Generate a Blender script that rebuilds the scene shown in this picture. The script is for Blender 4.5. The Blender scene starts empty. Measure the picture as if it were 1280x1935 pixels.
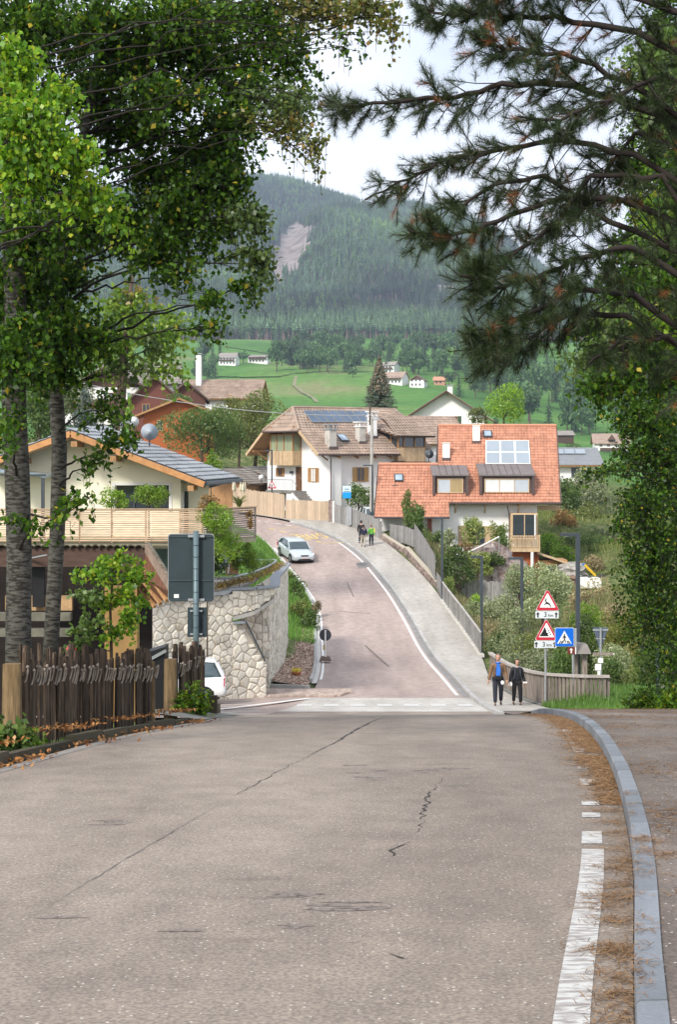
import bpy, math, random
import numpy as np
from mathutils import Vector, Matrix
random.seed(7); RNG = np.random.default_rng(7)
sc = bpy.context.scene
R = math.radians
F = 2700.0; CX = 640.0; H = 860.0          # focal length, centre and horizon of the photograph, in its pixels

# ---------------------------------------------------------------- camera, sky, sun, exposure
cam = bpy.data.objects.new('camera', bpy.data.cameras.new('camera')); sc.collection.objects.link(cam)
cam.data.sensor_fit = 'VERTICAL'; cam.data.sensor_height = 36.0; cam.data.lens = F / 1935 * 36
cam.data.shift_y = -(967.5 - H) / 1935
cam.rotation_euler = (R(90), 0, 0); cam.data.clip_start = 0.1; cam.data.clip_end = 20000
sc.camera = cam
SUN_EL, SUN_AZ = 38.0, 215.0               # degrees; azimuth clockwise from +Y
w = bpy.data.worlds.new('World'); sc.world = w; w.use_nodes = True
nt = w.node_tree; nt.nodes.clear(); N = nt.nodes.new; L = nt.links.new
out = N('ShaderNodeOutputWorld'); b1 = N('ShaderNodeBackground'); b2 = N('ShaderNodeBackground'); mx = N('ShaderNodeMixShader')
sky = N('ShaderNodeTexSky'); sky.sky_type = 'NISHITA'; sky.sun_disc = False
sky.sun_elevation = R(SUN_EL); sky.sun_rotation = R(SUN_AZ); sky.dust_density = 2.0
L(sky.outputs[0], b1.inputs[0]); b1.inputs[1].default_value = 0.07
tc = N('ShaderNodeTexCoord'); mp = N('ShaderNodeMapping'); mp.inputs['Scale'].default_value = (1.6, 1.6, 5.5)
mp.inputs['Rotation'].default_value = (0, R(-12), 0)
L(tc.outputs['Generated'], mp.inputs[0])
nz = N('ShaderNodeTexNoise'); nz.inputs['Scale'].default_value = 1.7; nz.inputs['Detail'].default_value = 5; nz.inputs['Roughness'].default_value = 0.45
L(mp.outputs[0], nz.inputs[0])
cr = N('ShaderNodeValToRGB'); L(nz.outputs[0], cr.inputs[0])
cr.color_ramp.elements[0].position = 0.43; cr.color_ramp.elements[0].color = (0.46, 0.50, 0.575, 1)
cr.color_ramp.elements[1].position = 0.57; cr.color_ramp.elements[1].color = (0.77, 0.775, 0.79, 1)
sp = N('ShaderNodeSeparateXYZ'); L(tc.outputs['Generated'], sp.inputs[0])
mr = N('ShaderNodeMapRange'); mr.inputs[1].default_value = 0.19; mr.inputs[2].default_value = 0.27; mr.inputs[3].default_value = 0.95; mr.inputs[4].default_value = 0.0
L(sp.outputs[2], mr.inputs[0])
mc = N('ShaderNodeMixRGB'); L(mr.outputs[0], mc.inputs[0]); L(cr.outputs[0], mc.inputs[1]); mc.inputs[2].default_value = (0.84, 0.84, 0.85, 1)
L(mc.outputs[0], b2.inputs[0]); b2.inputs[1].default_value = 0.66
mx.inputs[0].default_value = 0.84; L(b1.outputs[0], mx.inputs[1]); L(b2.outputs[0], mx.inputs[2]); L(mx.outputs[0], out.inputs[0])
sd = bpy.data.lights.new('sun', 'SUN'); sd.energy = 1.5; sd.angle = R(11); sd.color = (1.0, 0.95, 0.87)
sun = bpy.data.objects.new('sun', sd); sc.collection.objects.link(sun)
sun.rotation_euler = (R(90 - SUN_EL), 0, R(180 - SUN_AZ) )
sc.view_settings.view_transform = 'Standard'; sc.view_settings.look = 'None'; sc.view_settings.gamma = 1
sc.view_settings.use_curve_mapping = False; sc.view_settings.exposure = 1.72
sc.cycles.use_denoising = True; sc.cycles.max_bounces = 6; sc.cycles.diffuse_bounces = 3; sc.cycles.glossy_bounces = 2
sc.cycles.transmission_bounces = 3; sc.cycles.volume_bounces = 0; sc.cycles.transparent_max_bounces = 6
sc.cycles.use_adaptive_sampling = True; sc.cycles.caustics_reflective = False; sc.cycles.caustics_refractive = False

# ---------------------------------------------------------------- materials
MATS = {}
def M(name, col, rough=0.75, var=0.15, scale=4.0, bump=0.0, bscale=30.0, metal=0.0, rnd=0.0, arnd=0.0, spec=0.3, col2=None, lo=.35, hi=.65, stretch=(1,1,1), trans=0.0, speck=0.0):
    """procedural surface: two noise tones, optional bump, per object (rnd) and per face (arnd) variation"""
    if name in MATS: return MATS[name]
    m = bpy.data.materials.new(name); m.use_nodes = True; t = m.node_tree; N = t.nodes.new; L = t.links.new
    bs = t.nodes['Principled BSDF']; bs.inputs['Roughness'].default_value = rough; bs.inputs['Metallic'].default_value = metal
    bs.inputs['Specular IOR Level'].default_value = spec
    if trans: bs.inputs['Transmission Weight'].default_value = trans
    tc = N('ShaderNodeTexCoord'); mp = N('ShaderNodeMapping'); mp.inputs['Scale'].default_value = stretch; L(tc.outputs['Object'], mp.inputs[0])
    nz = N('ShaderNodeTexNoise'); nz.inputs['Scale'].default_value = scale; nz.inputs['Detail'].default_value = 6; nz.inputs['Roughness'].default_value = .6
    L(mp.outputs[0], nz.inputs[0])
    cr = N('ShaderNodeValToRGB'); L(nz.outputs[0], cr.inputs[0])
    c = Vector(col); a = c * (1 - var); b = c * (1 + var) if col2 is None else Vector(col2)
    e = cr.color_ramp.elements; e[0].position = lo; e[1].position = hi
    e[0].color = (*a, 1); e[1].color = (*[min(x, 1) for x in b], 1)
    cur = cr.outputs[0]
    def mul(cur, val, amt):
        mr = N('ShaderNodeMapRange'); L(val, mr.inputs[0]); mr.inputs[3].default_value = 1 - amt; mr.inputs[4].default_value = 1 + amt
        hs = N('ShaderNodeHueSaturation'); L(mr.outputs[0], hs.inputs['Value']); L(cur, hs.inputs['Color']); return hs.outputs[0]
    if rnd:
        oi = N('ShaderNodeObjectInfo'); cur = mul(cur, oi.outputs['Random'], rnd)
    if arnd:
        at = N('ShaderNodeAttribute'); at.attribute_name = 'rnd'; cur = mul(cur, at.outputs['Fac'], arnd)
    if speck:
        n2 = N('ShaderNodeTexNoise'); n2.inputs['Scale'].default_value = bscale; n2.inputs['Detail'].default_value = 3; L(mp.outputs[0], n2.inputs[0]); cur = mul(cur, n2.outputs[0], speck)
    L(cur, bs.inputs['Base Color'])
    if bump:
        n3 = N('ShaderNodeTexNoise'); n3.inputs['Scale'].default_value = bscale; n3.inputs['Detail'].default_value = 5; L(mp.outputs[0], n3.inputs[0])
        bp = N('ShaderNodeBump'); bp.inputs['Strength'].default_value = bump; bp.inputs['Distance'].default_value = .02
        L(n3.outputs[0], bp.inputs['Height']); L(bp.outputs[0], bs.inputs['Normal'])
    MATS[name] = m; return m
def leafmat(name, cols, tr=.35, gl=.06, inst=False, pos=0.0):
    """foliage: colour per leaf from the face attribute rnd; diffuse, translucent and a little gloss"""
    if name in MATS: return MATS[name]
    m = bpy.data.materials.new(name); m.use_nodes = True; t = m.node_tree; t.nodes.clear(); N = t.nodes.new; L = t.links.new
    at = N('ShaderNodeAttribute'); at.attribute_name = 'rnd'; cr = N('ShaderNodeValToRGB'); L(at.outputs['Fac'], cr.inputs[0])
    e = cr.color_ramp.elements
    while len(e) < len(cols): e.new(.5)
    for i, (p, c) in enumerate(cols): e[i].position = p; e[i].color = (*c, 1)
    cur = cr.outputs[0]
    oi = N('ShaderNodeObjectInfo'); mr = N('ShaderNodeMapRange'); L(oi.outputs['Random'], mr.inputs[0]); mr.inputs[3].default_value = .72; mr.inputs[4].default_value = 1.3
    hs = N('ShaderNodeHueSaturation'); L(mr.outputs[0], hs.inputs['Value']); L(cur, hs.inputs['Color']); cur = hs.outputs[0]
    if pos:  # broad tone noise: patchy greens, plus hillside relief shading put into the colour
        ge = N('ShaderNodeNewGeometry'); nz = N('ShaderNodeTexNoise'); nz.inputs['Scale'].default_value = pos; nz.inputs['Detail'].default_value = 3; L(ge.outputs['Position'], nz.inputs[0])
        m2 = N('ShaderNodeMapRange'); L(nz.outputs[0], m2.inputs[0]); m2.inputs[1].default_value = .35; m2.inputs[2].default_value = .65; m2.inputs[3].default_value = .38; m2.inputs[4].default_value = 1.9
        h2 = N('ShaderNodeHueSaturation'); L(m2.outputs[0], h2.inputs['Value']); L(cur, h2.inputs['Color']); cur = h2.outputs[0]
    d = N('ShaderNodeBsdfDiffuse'); L(cur, d.inputs[0]); g = N('ShaderNodeBsdfGlossy'); g.inputs[1].default_value = .45; g.inputs[0].default_value = (.8, .8, .8, 1)
    tr_ = N('ShaderNodeBsdfTranslucent'); h3 = N('ShaderNodeHueSaturation'); h3.inputs['Value'].default_value = 1.5; h3.inputs['Hue'].default_value = .485; L(cur, h3.inputs['Color']); L(h3.outputs[0], tr_.inputs[0])
    a = N('ShaderNodeMixShader'); a.inputs[0].default_value = tr; L(d.outputs[0], a.inputs[1]); L(tr_.outputs[0], a.inputs[2])
    b = N('ShaderNodeMixShader'); b.inputs[0].default_value = gl; L(a.outputs[0], b.inputs[1]); L(g.outputs[0], b.inputs[2])
    o = N('ShaderNodeOutputMaterial'); L(b.outputs[0], o.inputs[0]); MATS[name] = m; return m

# ---------------------------------------------------------------- helpers
def P(px, py, d): return Vector(((px - CX) / F * d, d, (H - py) / F * d))
def hit(px, py, p0, n):
    """where the line of sight through a pixel meets a plane of the scene"""
    r = Vector(((px - CX) / F, 1, (H - py) / F)); return r * (Vector(p0).dot(n) / r.dot(n))
def link(o, parent=None):
    sc.collection.objects.link(o)
    if parent is not None: o.parent = parent
    return o
def tag(o, label=None, cat=None, group=None, kind=None):
    if label: o['label'] = label
    if cat: o['category'] = cat
    if group: o['group'] = group
    if kind: o['kind'] = kind
    return o
def empty(name, loc, label, cat, group=None, rz=0):
    o = bpy.data.objects.new(name, None); o.location = loc; o.rotation_euler = (0, 0, rz); o.empty_display_size = .2
    link(o); return tag(o, label, cat, group)
def inst(src, name, parent, loc=(0,0,0), rot=(0,0,0), scale=(1,1,1)):
    o = bpy.data.objects.new(name, src if isinstance(src, bpy.types.Mesh) else src.data); o.location = loc; o.rotation_euler = rot; o.scale = scale
    return link(o, parent)
def copy_tree(o, parent=None):
    c = o.copy(); link(c); c.parent = parent
    for ch in [x for x in o.children]: copy_tree(ch, c)
    return c
class MB:
    def __init__(s, o=(0,0,0)): s.v = []; s.f = []; s.r = []; s.o = Vector(o)
    def add(s, vs, fs, r=None):
        b = len(s.v); s.v += [Vector(x) - s.o for x in vs]; s.f += [[i + b for i in f] for f in fs]
        rr = random.random() if r is None else r; s.r += [rr] * len(fs); return s
    def box(s, c, size, rot=None, bev=0):
        x, y, z = [k / 2 for k in size]; vs = [Vector((a*x, b*y, d*z)) for d in (-1,1) for b in (-1,1) for a in (-1,1)]
        if rot is not None:
            m = Matrix.Rotation(rot, 3, 'Z') if not isinstance(rot, Matrix) else rot
            vs = [m @ v for v in vs]
        c = Vector(c); return s.add([v + c for v in vs], [(0,2,3,1),(4,5,7,6),(0,1,5,4),(2,6,7,3),(0,4,6,2),(1,3,7,5)])
    def span(s, a, b):   # axis-aligned box between two corners
        a, b = Vector(a), Vector(b); return s.box((a+b)/2, [abs(k) for k in (b-a)])
    def beam(s, a, b, w, h, up=(0,0,1)):
        a, b = Vector(a), Vector(b); d = (b-a).normalized(); sx = d.cross(Vector(up))
        if sx.length < 1e-4: sx = Vector((1,0,0))
        sx.normalize(); u = sx.cross(d); vs = []
        for p in (a, b):
            for i, j in ((-1,-1),(1,-1),(1,1),(-1,1)): vs.append(p + sx*i*w/2 + u*j*h/2)
        return s.add(vs, [(0,1,2,3),(7,6,5,4),(0,4,5,1),(1,5,6,2),(2,6,7,3),(3,7,4,0)])
    def tube(s, pts, rad, n=6, cap=True):
        pts = [Vector(p) for p in pts]; m = len(pts); rad = [rad]*m if not hasattr(rad, '__len__') else rad
        vs = []; fs = []; u = None
        for i, p in enumerate(pts):
            d = (pts[min(i+1, m-1)] - pts[max(i-1, 0)])
            if d.length < 1e-9: d = Vector((0,0,1))
            d.normalize()
            if u is None: u = d.orthogonal().normalized()
            u = (u - d*u.dot(d)); u = u.normalized() if u.length > 1e-6 else d.orthogonal().normalized(); v = d.cross(u)
            for k in range(n):
                a = 2*math.pi*k/n; vs.append(p + (u*math.cos(a) + v*math.sin(a))*rad[i])
        for i in range(m-1):
            for k in range(n): fs.append((i*n+k, i*n+(k+1)%n, (i+1)*n+(k+1)%n, (i+1)*n+k))
        if cap: fs += [tuple(range(n-1,-1,-1)), tuple(range((m-1)*n, m*n))]
        return s.add(vs, fs)
    def prism(s, pts, ext):   # polygon extruded by a vector
        pts = [Vector(p) for p in pts]; e = Vector(ext); n = len(pts)
        return s.add(pts + [p + e for p in pts], [tuple(range(n-1,-1,-1)), tuple(range(n, 2*n))] + [(i,(i+1)%n,(i+1)%n+n,i+n) for i in range(n)])
    def lathe(s, prof, n=16, c=(0,0,0)):
        c = Vector(c); vs = [c + Vector((r*math.cos(2*math.pi*k/n), r*math.sin(2*math.pi*k/n), z)) for r, z in prof for k in range(n)]
        fs = [(i*n+k, i*n+(k+1)%n, (i+1)*n+(k+1)%n, (i+1)*n+k) for i in range(len(prof)-1) for k in range(n)]
        return s.add(vs, fs + [tuple(range(n-1,-1,-1)), tuple(range((len(prof)-1)*n, len(prof)*n))])
    def mesh(s, name, mat, smooth=False):
        me = bpy.data.meshes.new(name); me.from_pydata([tuple(v) for v in s.v], [], s.f); me.materials.append(mat)
        at = me.attributes.new('rnd', 'FLOAT', 'FACE'); at.data.foreach_set('value', s.r)
        if smooth: me.polygons.foreach_set('use_smooth', [True]*len(me.polygons))
        me.update(); return me
    def build(s, name, mat, parent=None, smooth=False):
        return link(bpy.data.objects.new(name, s.mesh(name, mat, smooth)), parent)
def npmesh(name, V, Fc, rnd, mats, midx=None, smooth=False):
    """mesh straight from numpy: V (n,3), Fc (m,k)"""
    me = bpy.data.meshes.new(name); V = np.asarray(V, np.float32); Fc = np.asarray(Fc, np.int32); m, k = Fc.shape
    me.vertices.add(len(V)); me.vertices.foreach_set('co', V.ravel()); me.loops.add(m*k); me.loops.foreach_set('vertex_index', Fc.ravel())
    me.polygons.add(m); me.polygons.foreach_set('loop_start', np.arange(0, m*k, k, dtype=np.int32)); me.polygons.foreach_set('loop_total', np.full(m, k, np.int32))
    for x in (mats if isinstance(mats, (list, tuple)) else [mats]): me.materials.append(x)
    if midx is not None: me.polygons.foreach_set('material_index', np.asarray(midx, np.int32))
    if smooth: me.polygons.foreach_set('use_smooth', np.ones(m, bool))
    if rnd is not None:
        at = me.attributes.new('rnd', 'FLOAT', 'FACE'); at.data.foreach_set('value', np.asarray(rnd, np.float32))
    me.update(calc_edges=True); me.validate(); return me
def unit(a): return a / np.maximum(np.linalg.norm(a, axis=-1, keepdims=True), 1e-9)
def leaves_vf(C, size, rng, droop=0.0, aspect=.62, up=0.35, four=True):
    """one folded rhombus leaf at every centre C"""
    n = len(C); s = (size * rng.uniform(.65, 1.3, n))[:, None]
    ax = unit(rng.normal(size=(n,3)) + np.array([0,0,-droop])); nn = rng.normal(size=(n,3)) + np.array([0,0,up*2]); sd_ = unit(np.cross(ax, nn)); nn = np.cross(sd_, ax)
    V = np.stack([C - ax*s*.5, C + sd_*s*aspect*.5 + nn*s*.10 - ax*s*.08, C + ax*s*.5, C - sd_*s*aspect*.5 + nn*s*.10 - ax*s*.08], 1).reshape(-1, 3)
    Fc = np.arange(n*4).reshape(n, 4); return V, Fc
def ss(a, b, x): t = np.clip((x - a) / (b - a), 0, 1); return t*t*(3 - 2*t)

# ---------------------------------------------------------------- lie of the land
def spline(tab):
    xs = np.array([t[0] for t in tab], float); ys = np.array([t[1] for t in tab], float)
    m = np.zeros(len(xs)); dx = np.diff(xs); dl = np.diff(ys)/dx
    m[1:-1] = (dl[1:]*dx[:-1] + dl[:-1]*dx[1:])/(dx[1:]+dx[:-1]); m[0] = dl[0]; m[-1] = dl[-1]
    def f(x):
        x = np.asarray(x, float); i = np.clip(np.searchsorted(xs, x) - 1, 0, len(xs)-2); h = xs[i+1]-xs[i]; t = (x-xs[i])/h
        inside = (2*t**3-3*t**2+1)*ys[i]+(t**3-2*t**2+t)*h*m[i]+(-2*t**3+3*t**2)*ys[i+1]+(t**3-t**2)*h*m[i+1]
        return np.where(x < xs[0], ys[0]+(x-xs[0])*m[0], np.where(x > xs[-1], ys[-1]+(x-xs[-1])*m[-1]*0, inside))
    return f
def znear(y): return -(1.7 + .0709*y + .0018*y*y)
_zf = spline([(30.7, znear(30.7)), (35,-6.40),(40,-7.36),(45,-8.2),(50,-8.9),(55,-9.52),(60,-10.0),(67,-10.42),(75,-10.68),(80,-10.58),(85,-10.25),(90,-9.83),(93,-9.55),(100,-8.89),(108,-7.88),(115,-6.9),(120,-6.25),(125,-5.8),(130,-5.5),(140,-5.1),(160,-4.4),(200,-2)])
def zr(y):
    y = np.asarray(y, float); return np.where(y < 0, -1.7 - .0709*y, np.where(y < 30.7, znear(y), _zf(y)))
XK = spline([(-30,-5),(-6,-.85),(0,.12),(5.58,1.153),(8.3,1.71),(11.7,2.3),(15,2.80),(22.5,3.71),(30.7,4.32),(40,4.8),(50,5.18),(65,5.35),(77,4.97),(89.5,4.3),(101,3.18),(110,1.63),(115,0.2),(122,-3.0),(127,-5.8),(132,-9.5),(140,-16)])
XL = spline([(-30,-12),(-6,-6),(5,-4.4),(13.8,-3.27),(18.4,-2.79),(21.3,-2.42),(24.6,-2.15),(31,-2.2),(38,-2.6),(45,-2.4),(55,-1.4),(65,-.96),(81,-1.05),(91,-1.42),(99.5,-2.6),(106,-3.9),(115.5,-6.1),(120,-7.9),(125,-10.8),(132,-15.5),(140,-22)])
XP = spline([(-30,2),(-6,6.2),(10,7.4),(25,7.4),(31,7.2),(36,7.3),(50,7.12),(66,7.0),(75,7.5),(93,6.75),(97,6.5),(111,4.4),(117,2.9),(124,-.3),(128,-3.2),(133,-7.0),(140,-13)])
CTRL = np.array([(-8,0,-1.6),(-6,10,-2.7),(-10,15,-4.2),(-7,22,-5.0),(-15,25,-5.6),(-20,40,-8.8),(-9,40,-8.6),(-14,52,-9.3),(-5,70,-9.8),(-4,80,-9.4),(-6,90,-7.4),(-9,100,-6.2),(-11,112,-5.6),(-12,95,-5.8),
  (-20,60,-5.8),(-20,75,-5.7),(-25,100,-4.5),(-28,120,-3.2),(-15,140,-4.2),(-25,160,-.5),(-35,185,2.2),(-20,185,2.2),(-60,120,-1),(-8,150,-2.5),(0,145,-3.6),(6,140,-4.2),(10,160,-2),(12,200,4),(25,205,3),
  (5,118,-6.0),(7,112,-6.8),(9,112,-7.8),(18,118,-10.8),(26,125,-8),(10,97,-10.6),(13,97,-11.2),(12,88,-10.6),(15,80,-10.4),(18,72,-10.6),(12,70,-12),(11,60,-11.6),(15,116,-10.9),(16.5,112,-10.9),(13,104,-10.4),(11,101,-10.7),(14,100,-11.3),(9.5,104,-9.6),(18,110,-10.6),(19,106,-9.8),(12,108,-10.2),(15,62,-12),(24,62,-10),(30,75,-9),
  (9,52,-9.6),(12,52,-10.2),(15,50,-9.6),(22,48,-8),(12,42,-7.6),(9,46,-7.95),(8.2,44,-7.75),(8.4,48.5,-8.1),(10.5,47,-8.0),(9.5,38,-7.0),(12,32,-5.6),(9,26,-4.4),(12,15,-3),(10,0,-1.6),(24,30,-6),(30,100,-7.5),(20,95,-9),(24,110,-8.2),(40,130,-7),(28,140,-6.5),(30,160,-6),(20,140,-6),(45,200,-7),(30,250,-6.3),(0,260,1),(-40,260,5)], float)
def _nz(x, y, s, k=0):
    return np.sin(x*s+1.3+k)*np.cos(y*s*1.17+.7-k)+.5*np.sin(x*s*2.3+y*s*1.9+2.1+k)+.25*np.cos(x*s*4.9-y*s*4.1+k)
_d = [240,350,500,700,840,1000,1250,1400,1700,2500,9000]
def zfar(x, y):
    px = CX + F * x / np.maximum(y, 1.0)
    lf = np.interp(y, _d, [2,6,12.5,26,38,62,99,110,120,130,130]); rt = np.interp(y, _d, [-6.5,-5,-2,13,28,58,96,110,120,130,130])
    return lf + (rt - lf) * ss(860, 1090, px) + _nz(x, y, .011) * ss(400, 900, y) * 3.5
def T(x, y):
    x = np.asarray(x, float); y = np.asarray(y, float); sh = np.broadcast(x, y).shape; xf = np.broadcast_to(x, sh).ravel(); yf = np.broadcast_to(y, sh).ravel()
    d2 = (xf[:,None]-CTRL[None,:,0])**2 + ((yf[:,None]-CTRL[None,:,1])*.8)**2 + .6; wt = 1/d2**1.9
    near = (wt*CTRL[None,:,2]).sum(1)/wt.sum(1)
    near = near + (zfar(xf, yf) - near) * ss(190, 330, yf)
    le = XL(yf); le = np.where((yf > 41) & (yf < 63), np.minimum(le, -14*ss(41,45,yf)*(1-ss(60,63,yf)) + le*(1-ss(41,45,yf)*(1-ss(60,63,yf)))), le)
    out = np.maximum(np.maximum(le - xf, xf - XP(yf)), 0); mw = 4.0 - 3.0*((xf > XP(yf)) * ss(40,42.5,yf) * (1-ss(50,52.5,yf))); wgt = ss(.1, mw, out); wgt = np.maximum(wgt, ss(136, 160, yf)); wgt = np.maximum(wgt, ss(-40,-10,-yf)*0)
    return (np.where(out > 0, zr(yf)-.03, zr(yf)-.10)*(1-wgt) + near*wgt).reshape(sh)
def Tz(x, y): return float(T(np.array([x]), np.array([y]))[0])
def gp(px, py, d0=None):
    """ground point under a pixel: marches along the line of sight"""
    for d in np.arange(3, 1600, .5):
        if (H-py)/F*d < Tz((px-CX)/F*d, d): return Vector(((px-CX)/F*d, d, Tz((px-CX)/F*d, d)))
    return P(px, py, 1000)
# ---------------------------------------------------------------- structure: ground, roads, pavements, mountain
def grid_obj(name, X, Y, Z, mat, smooth=True, rnd=None):
    nr, nc = X.shape; V = np.stack([X, Y, Z], -1).reshape(-1, 3); i = np.arange((nr-1)*(nc-1)); r = i // (nc-1); c = i % (nc-1); a = r*nc + c
    Fc = np.stack([a, a+1, a+nc+1, a+nc], 1); return link(bpy.data.objects.new(name, npmesh(name, V, Fc, rnd, mat, smooth=smooth)))
def ground_mat():
    m = bpy.data.materials.new('meadow_ground'); m.use_nodes = True; t = m.node_tree; N = t.nodes.new; L = t.links.new; bs = t.nodes['Principled BSDF']; bs.inputs['Roughness'].default_value = .95; bs.inputs['Specular IOR Level'].default_value = .1
    ge = N('ShaderNodeNewGeometry'); sp = N('ShaderNodeSeparateXYZ'); L(ge.outputs['Position'], sp.inputs[0])
    def noise(s, d=6):
        n = N('ShaderNodeTexNoise'); n.inputs['Scale'].default_value = s; n.inputs['Detail'].default_value = d; L(ge.outputs['Position'], n.inputs[0]); return n.outputs[0]
    def ramp(v, cols):
        c = N('ShaderNodeValToRGB'); L(v, c.inputs[0]); e = c.color_ramp.elements
        while len(e) < len(cols): e.new(.5)
        for i, (p, k) in enumerate(cols): e[i].position = p; e[i].color = (*k, 1)
        return c.outputs[0]
    near = ramp(noise(1.6, 8), [(.35,(.055,.085,.025)),(.5,(.11,.135,.045)),(.64,(.20,.185,.09))])
    far = ramp(noise(.012, 8), [(.34,(.060,.145,.028)),(.5,(.085,.195,.036)),(.60,(.125,.215,.05)),(.70,(.19,.21,.085))])
    fine = ramp(noise(.25, 4), [(.3,(.7,.7,.7)),(.7,(1.25,1.25,1.25))])
    mr = N('ShaderNodeMapRange'); L(sp.outputs[1], mr.inputs[0]); mr.inputs[1].default_value = 175; mr.inputs[2].default_value = 230
    mx = N('ShaderNodeMixRGB'); L(mr.outputs[0], mx.inputs[0]); L(near, mx.inputs[1]); L(far, mx.inputs[2])
    mu = N('ShaderNodeMixRGB'); mu.blend_type = 'MULTIPLY'; mu.inputs[0].default_value = .7; L(mx.outputs[0], mu.inputs[1]); L(fine, mu.inputs[2]); L(mu.outputs[0], bs.inputs['Base Color'])
    return m
rows = np.concatenate([[-900,-300,-100,-60], np.arange(-40, 140, 1.25), np.arange(140, 300, 6), np.arange(300, 1500, 14), [1600,1900,2500,4000,6500]])
offs = np.array([0,.25,.6,1.1,1.8,2.7,4,5.5,7.5,10,13,17,22,28,36,46,60,80,110,160,260,500])
Yc = np.clip(rows, -30, 140); sc_ = 1 + np.maximum(rows-140, 0)/70
XLr, XPr = XL(Yc), XP(Yc)
gX = np.concatenate([(XLr[:,None] - offs[::-1][None,:]*sc_[:,None]), XLr[:,None] + (XPr-XLr)[:,None]*np.array([[.25,.5,.75]]), XPr[:,None] + offs[None,:]*sc_[:,None]], 1)
gY = np.repeat(rows[:,None], gX.shape[1], 1); gZ = T(gX, gY)
gd = tag(grid_obj('ground', gX, gY, gZ, ground_mat()), kind='structure')

def strip(name, y0, y1, fl, fr, dz, mat, nx=6, step=.6, parent=None, crown=0.0):
    ys = np.arange(y0, y1 + step*.5, step); u = np.linspace(0, 1, nx+1); a, b = fl(ys), fr(ys); X = a[:,None] + (b-a)[:,None]*u[None]
    Y = np.repeat(ys[:,None], nx+1, 1); Z = np.repeat((zr(ys)+dz)[:,None], nx+1, 1) + crown*(1-(2*u[None]-1)**2)
    o = grid_obj(name, X, Y, Z, mat)
    if parent is not None: o.parent = parent
    else: o['kind'] = 'structure'
    return o
def asphalt(name, base, dark, speck=(.55,.52,.47), big=.45, worn=None):
    m = bpy.data.materials.new(name); m.use_nodes = True; t = m.node_tree; N = t.nodes.new; L = t.links.new; bs = t.nodes['Principled BSDF']; bs.inputs['Roughness'].default_value = .82; bs.inputs['Specular IOR Level'].default_value = .25
    ge = N('ShaderNodeNewGeometry')
    def noise(s, d=4, st=None):
        n = N('ShaderNodeTexNoise'); n.inputs['Scale'].default_value = s; n.inputs['Detail'].default_value = d
        if st: mp = N('ShaderNodeMapping'); mp.inputs['Scale'].default_value = st; L(ge.outputs['Position'], mp.inputs[0]); L(mp.outputs[0], n.inputs[0])
        else: L(ge.outputs['Position'], n.inputs[0])
        return n.outputs[0]
    def ramp(v, cols):
        c = N('ShaderNodeValToRGB'); L(v, c.inputs[0]); e = c.color_ramp.elements
        while len(e) < len(cols): e.new(.5)
        for i, (p, k) in enumerate(cols): e[i].position = p; e[i].color = (*k, 1)
        return c.outputs[0]
    def mix(a, b, f, mode='MIX'):
        x = N('ShaderNodeMixRGB'); x.blend_type = mode
        if isinstance(f, float): x.inputs[0].default_value = f
        else: L(f, x.inputs[0])
        L(a, x.inputs[1]); L(b, x.inputs[2]); return x.outputs[0]
    b = ramp(noise(big, 5, (1,.45,1)), [(.36, dark), (.60, base)])
    b = mix(b, ramp(noise(3.2, 6, (1,.7,1)), [(.3,(.80,.80,.80)),(.7,(1.12,1.11,1.10))]), .8, 'MULTIPLY')
    b = mix(b, ramp(noise(55, 3), [(.34,(.52,.52,.53)),(.5,(1,1,1)),(.66,(1.55,1.52,1.47))]), .55, 'MULTIPLY')
    b = mix(b, ramp(noise(2.1, 8, (.35,1.8,1)), [(.27,(.62,.60,.60)),(.335,(1,1,1))]), .4, 'MULTIPLY')
    b = mix(b, ramp(noise(.75, 3, (1,.05,1)), [(.35,(.86,.85,.84)),(.65,(1.10,1.10,1.10))]), 1.0, 'MULTIPLY')
    vo = N('ShaderNodeTexVoronoi'); vo.inputs['Scale'].default_value = 38; L(ge.outputs['Position'], vo.inputs[0])
    sg = N('ShaderNodeSeparateColor'); L(vo.outputs['Color'], sg.inputs[0])
    a1 = N('ShaderNodeMath'); a1.operation = 'LESS_THAN'; L(vo.outputs['Distance'], a1.inputs[0]); a1.inputs[1].default_value = .23
    a2 = N('ShaderNodeMath'); a2.operation = 'GREATER_THAN'; L(sg.outputs[0], a2.inputs[0]); a2.inputs[1].default_value = .86
    a3 = N('ShaderNodeMath'); a3.operation = 'MULTIPLY'; L(a1.outputs[0], a3.inputs[0]); L(a2.outputs[0], a3.inputs[1])
    rg = N('ShaderNodeRGB'); rg.outputs[0].default_value = (*speck, 1); b = mix(b, rg.outputs[0], a3.outputs[0])
    L(b, bs.inputs['Base Color'])
    bp = N('ShaderNodeBump'); bp.inputs['Strength'].default_value = .5; bp.inputs['Distance'].default_value = .006; L(noise(70, 3), bp.inputs['Height']); L(bp.outputs[0], bs.inputs['Normal'])
    return m
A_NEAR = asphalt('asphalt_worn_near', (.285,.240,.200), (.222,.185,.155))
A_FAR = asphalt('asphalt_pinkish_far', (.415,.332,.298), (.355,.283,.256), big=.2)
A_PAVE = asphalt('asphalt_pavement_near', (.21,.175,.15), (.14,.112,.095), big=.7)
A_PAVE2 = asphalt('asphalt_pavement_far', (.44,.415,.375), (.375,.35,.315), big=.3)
A_LIGHT = asphalt('concrete_light_patch', (.52,.495,.455), (.43,.41,.38), big=.6)
PAINT = M('road_paint_white', (.62,.61,.58), .6, .12, 9, col2=(.30,.27,.25), lo=.45, hi=.60, stretch=(1,3.5,1), speck=.12, bscale=60)
PAINT_F = M('road_paint_white_fresh', (.78,.77,.74), .6, .06, 6)
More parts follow.
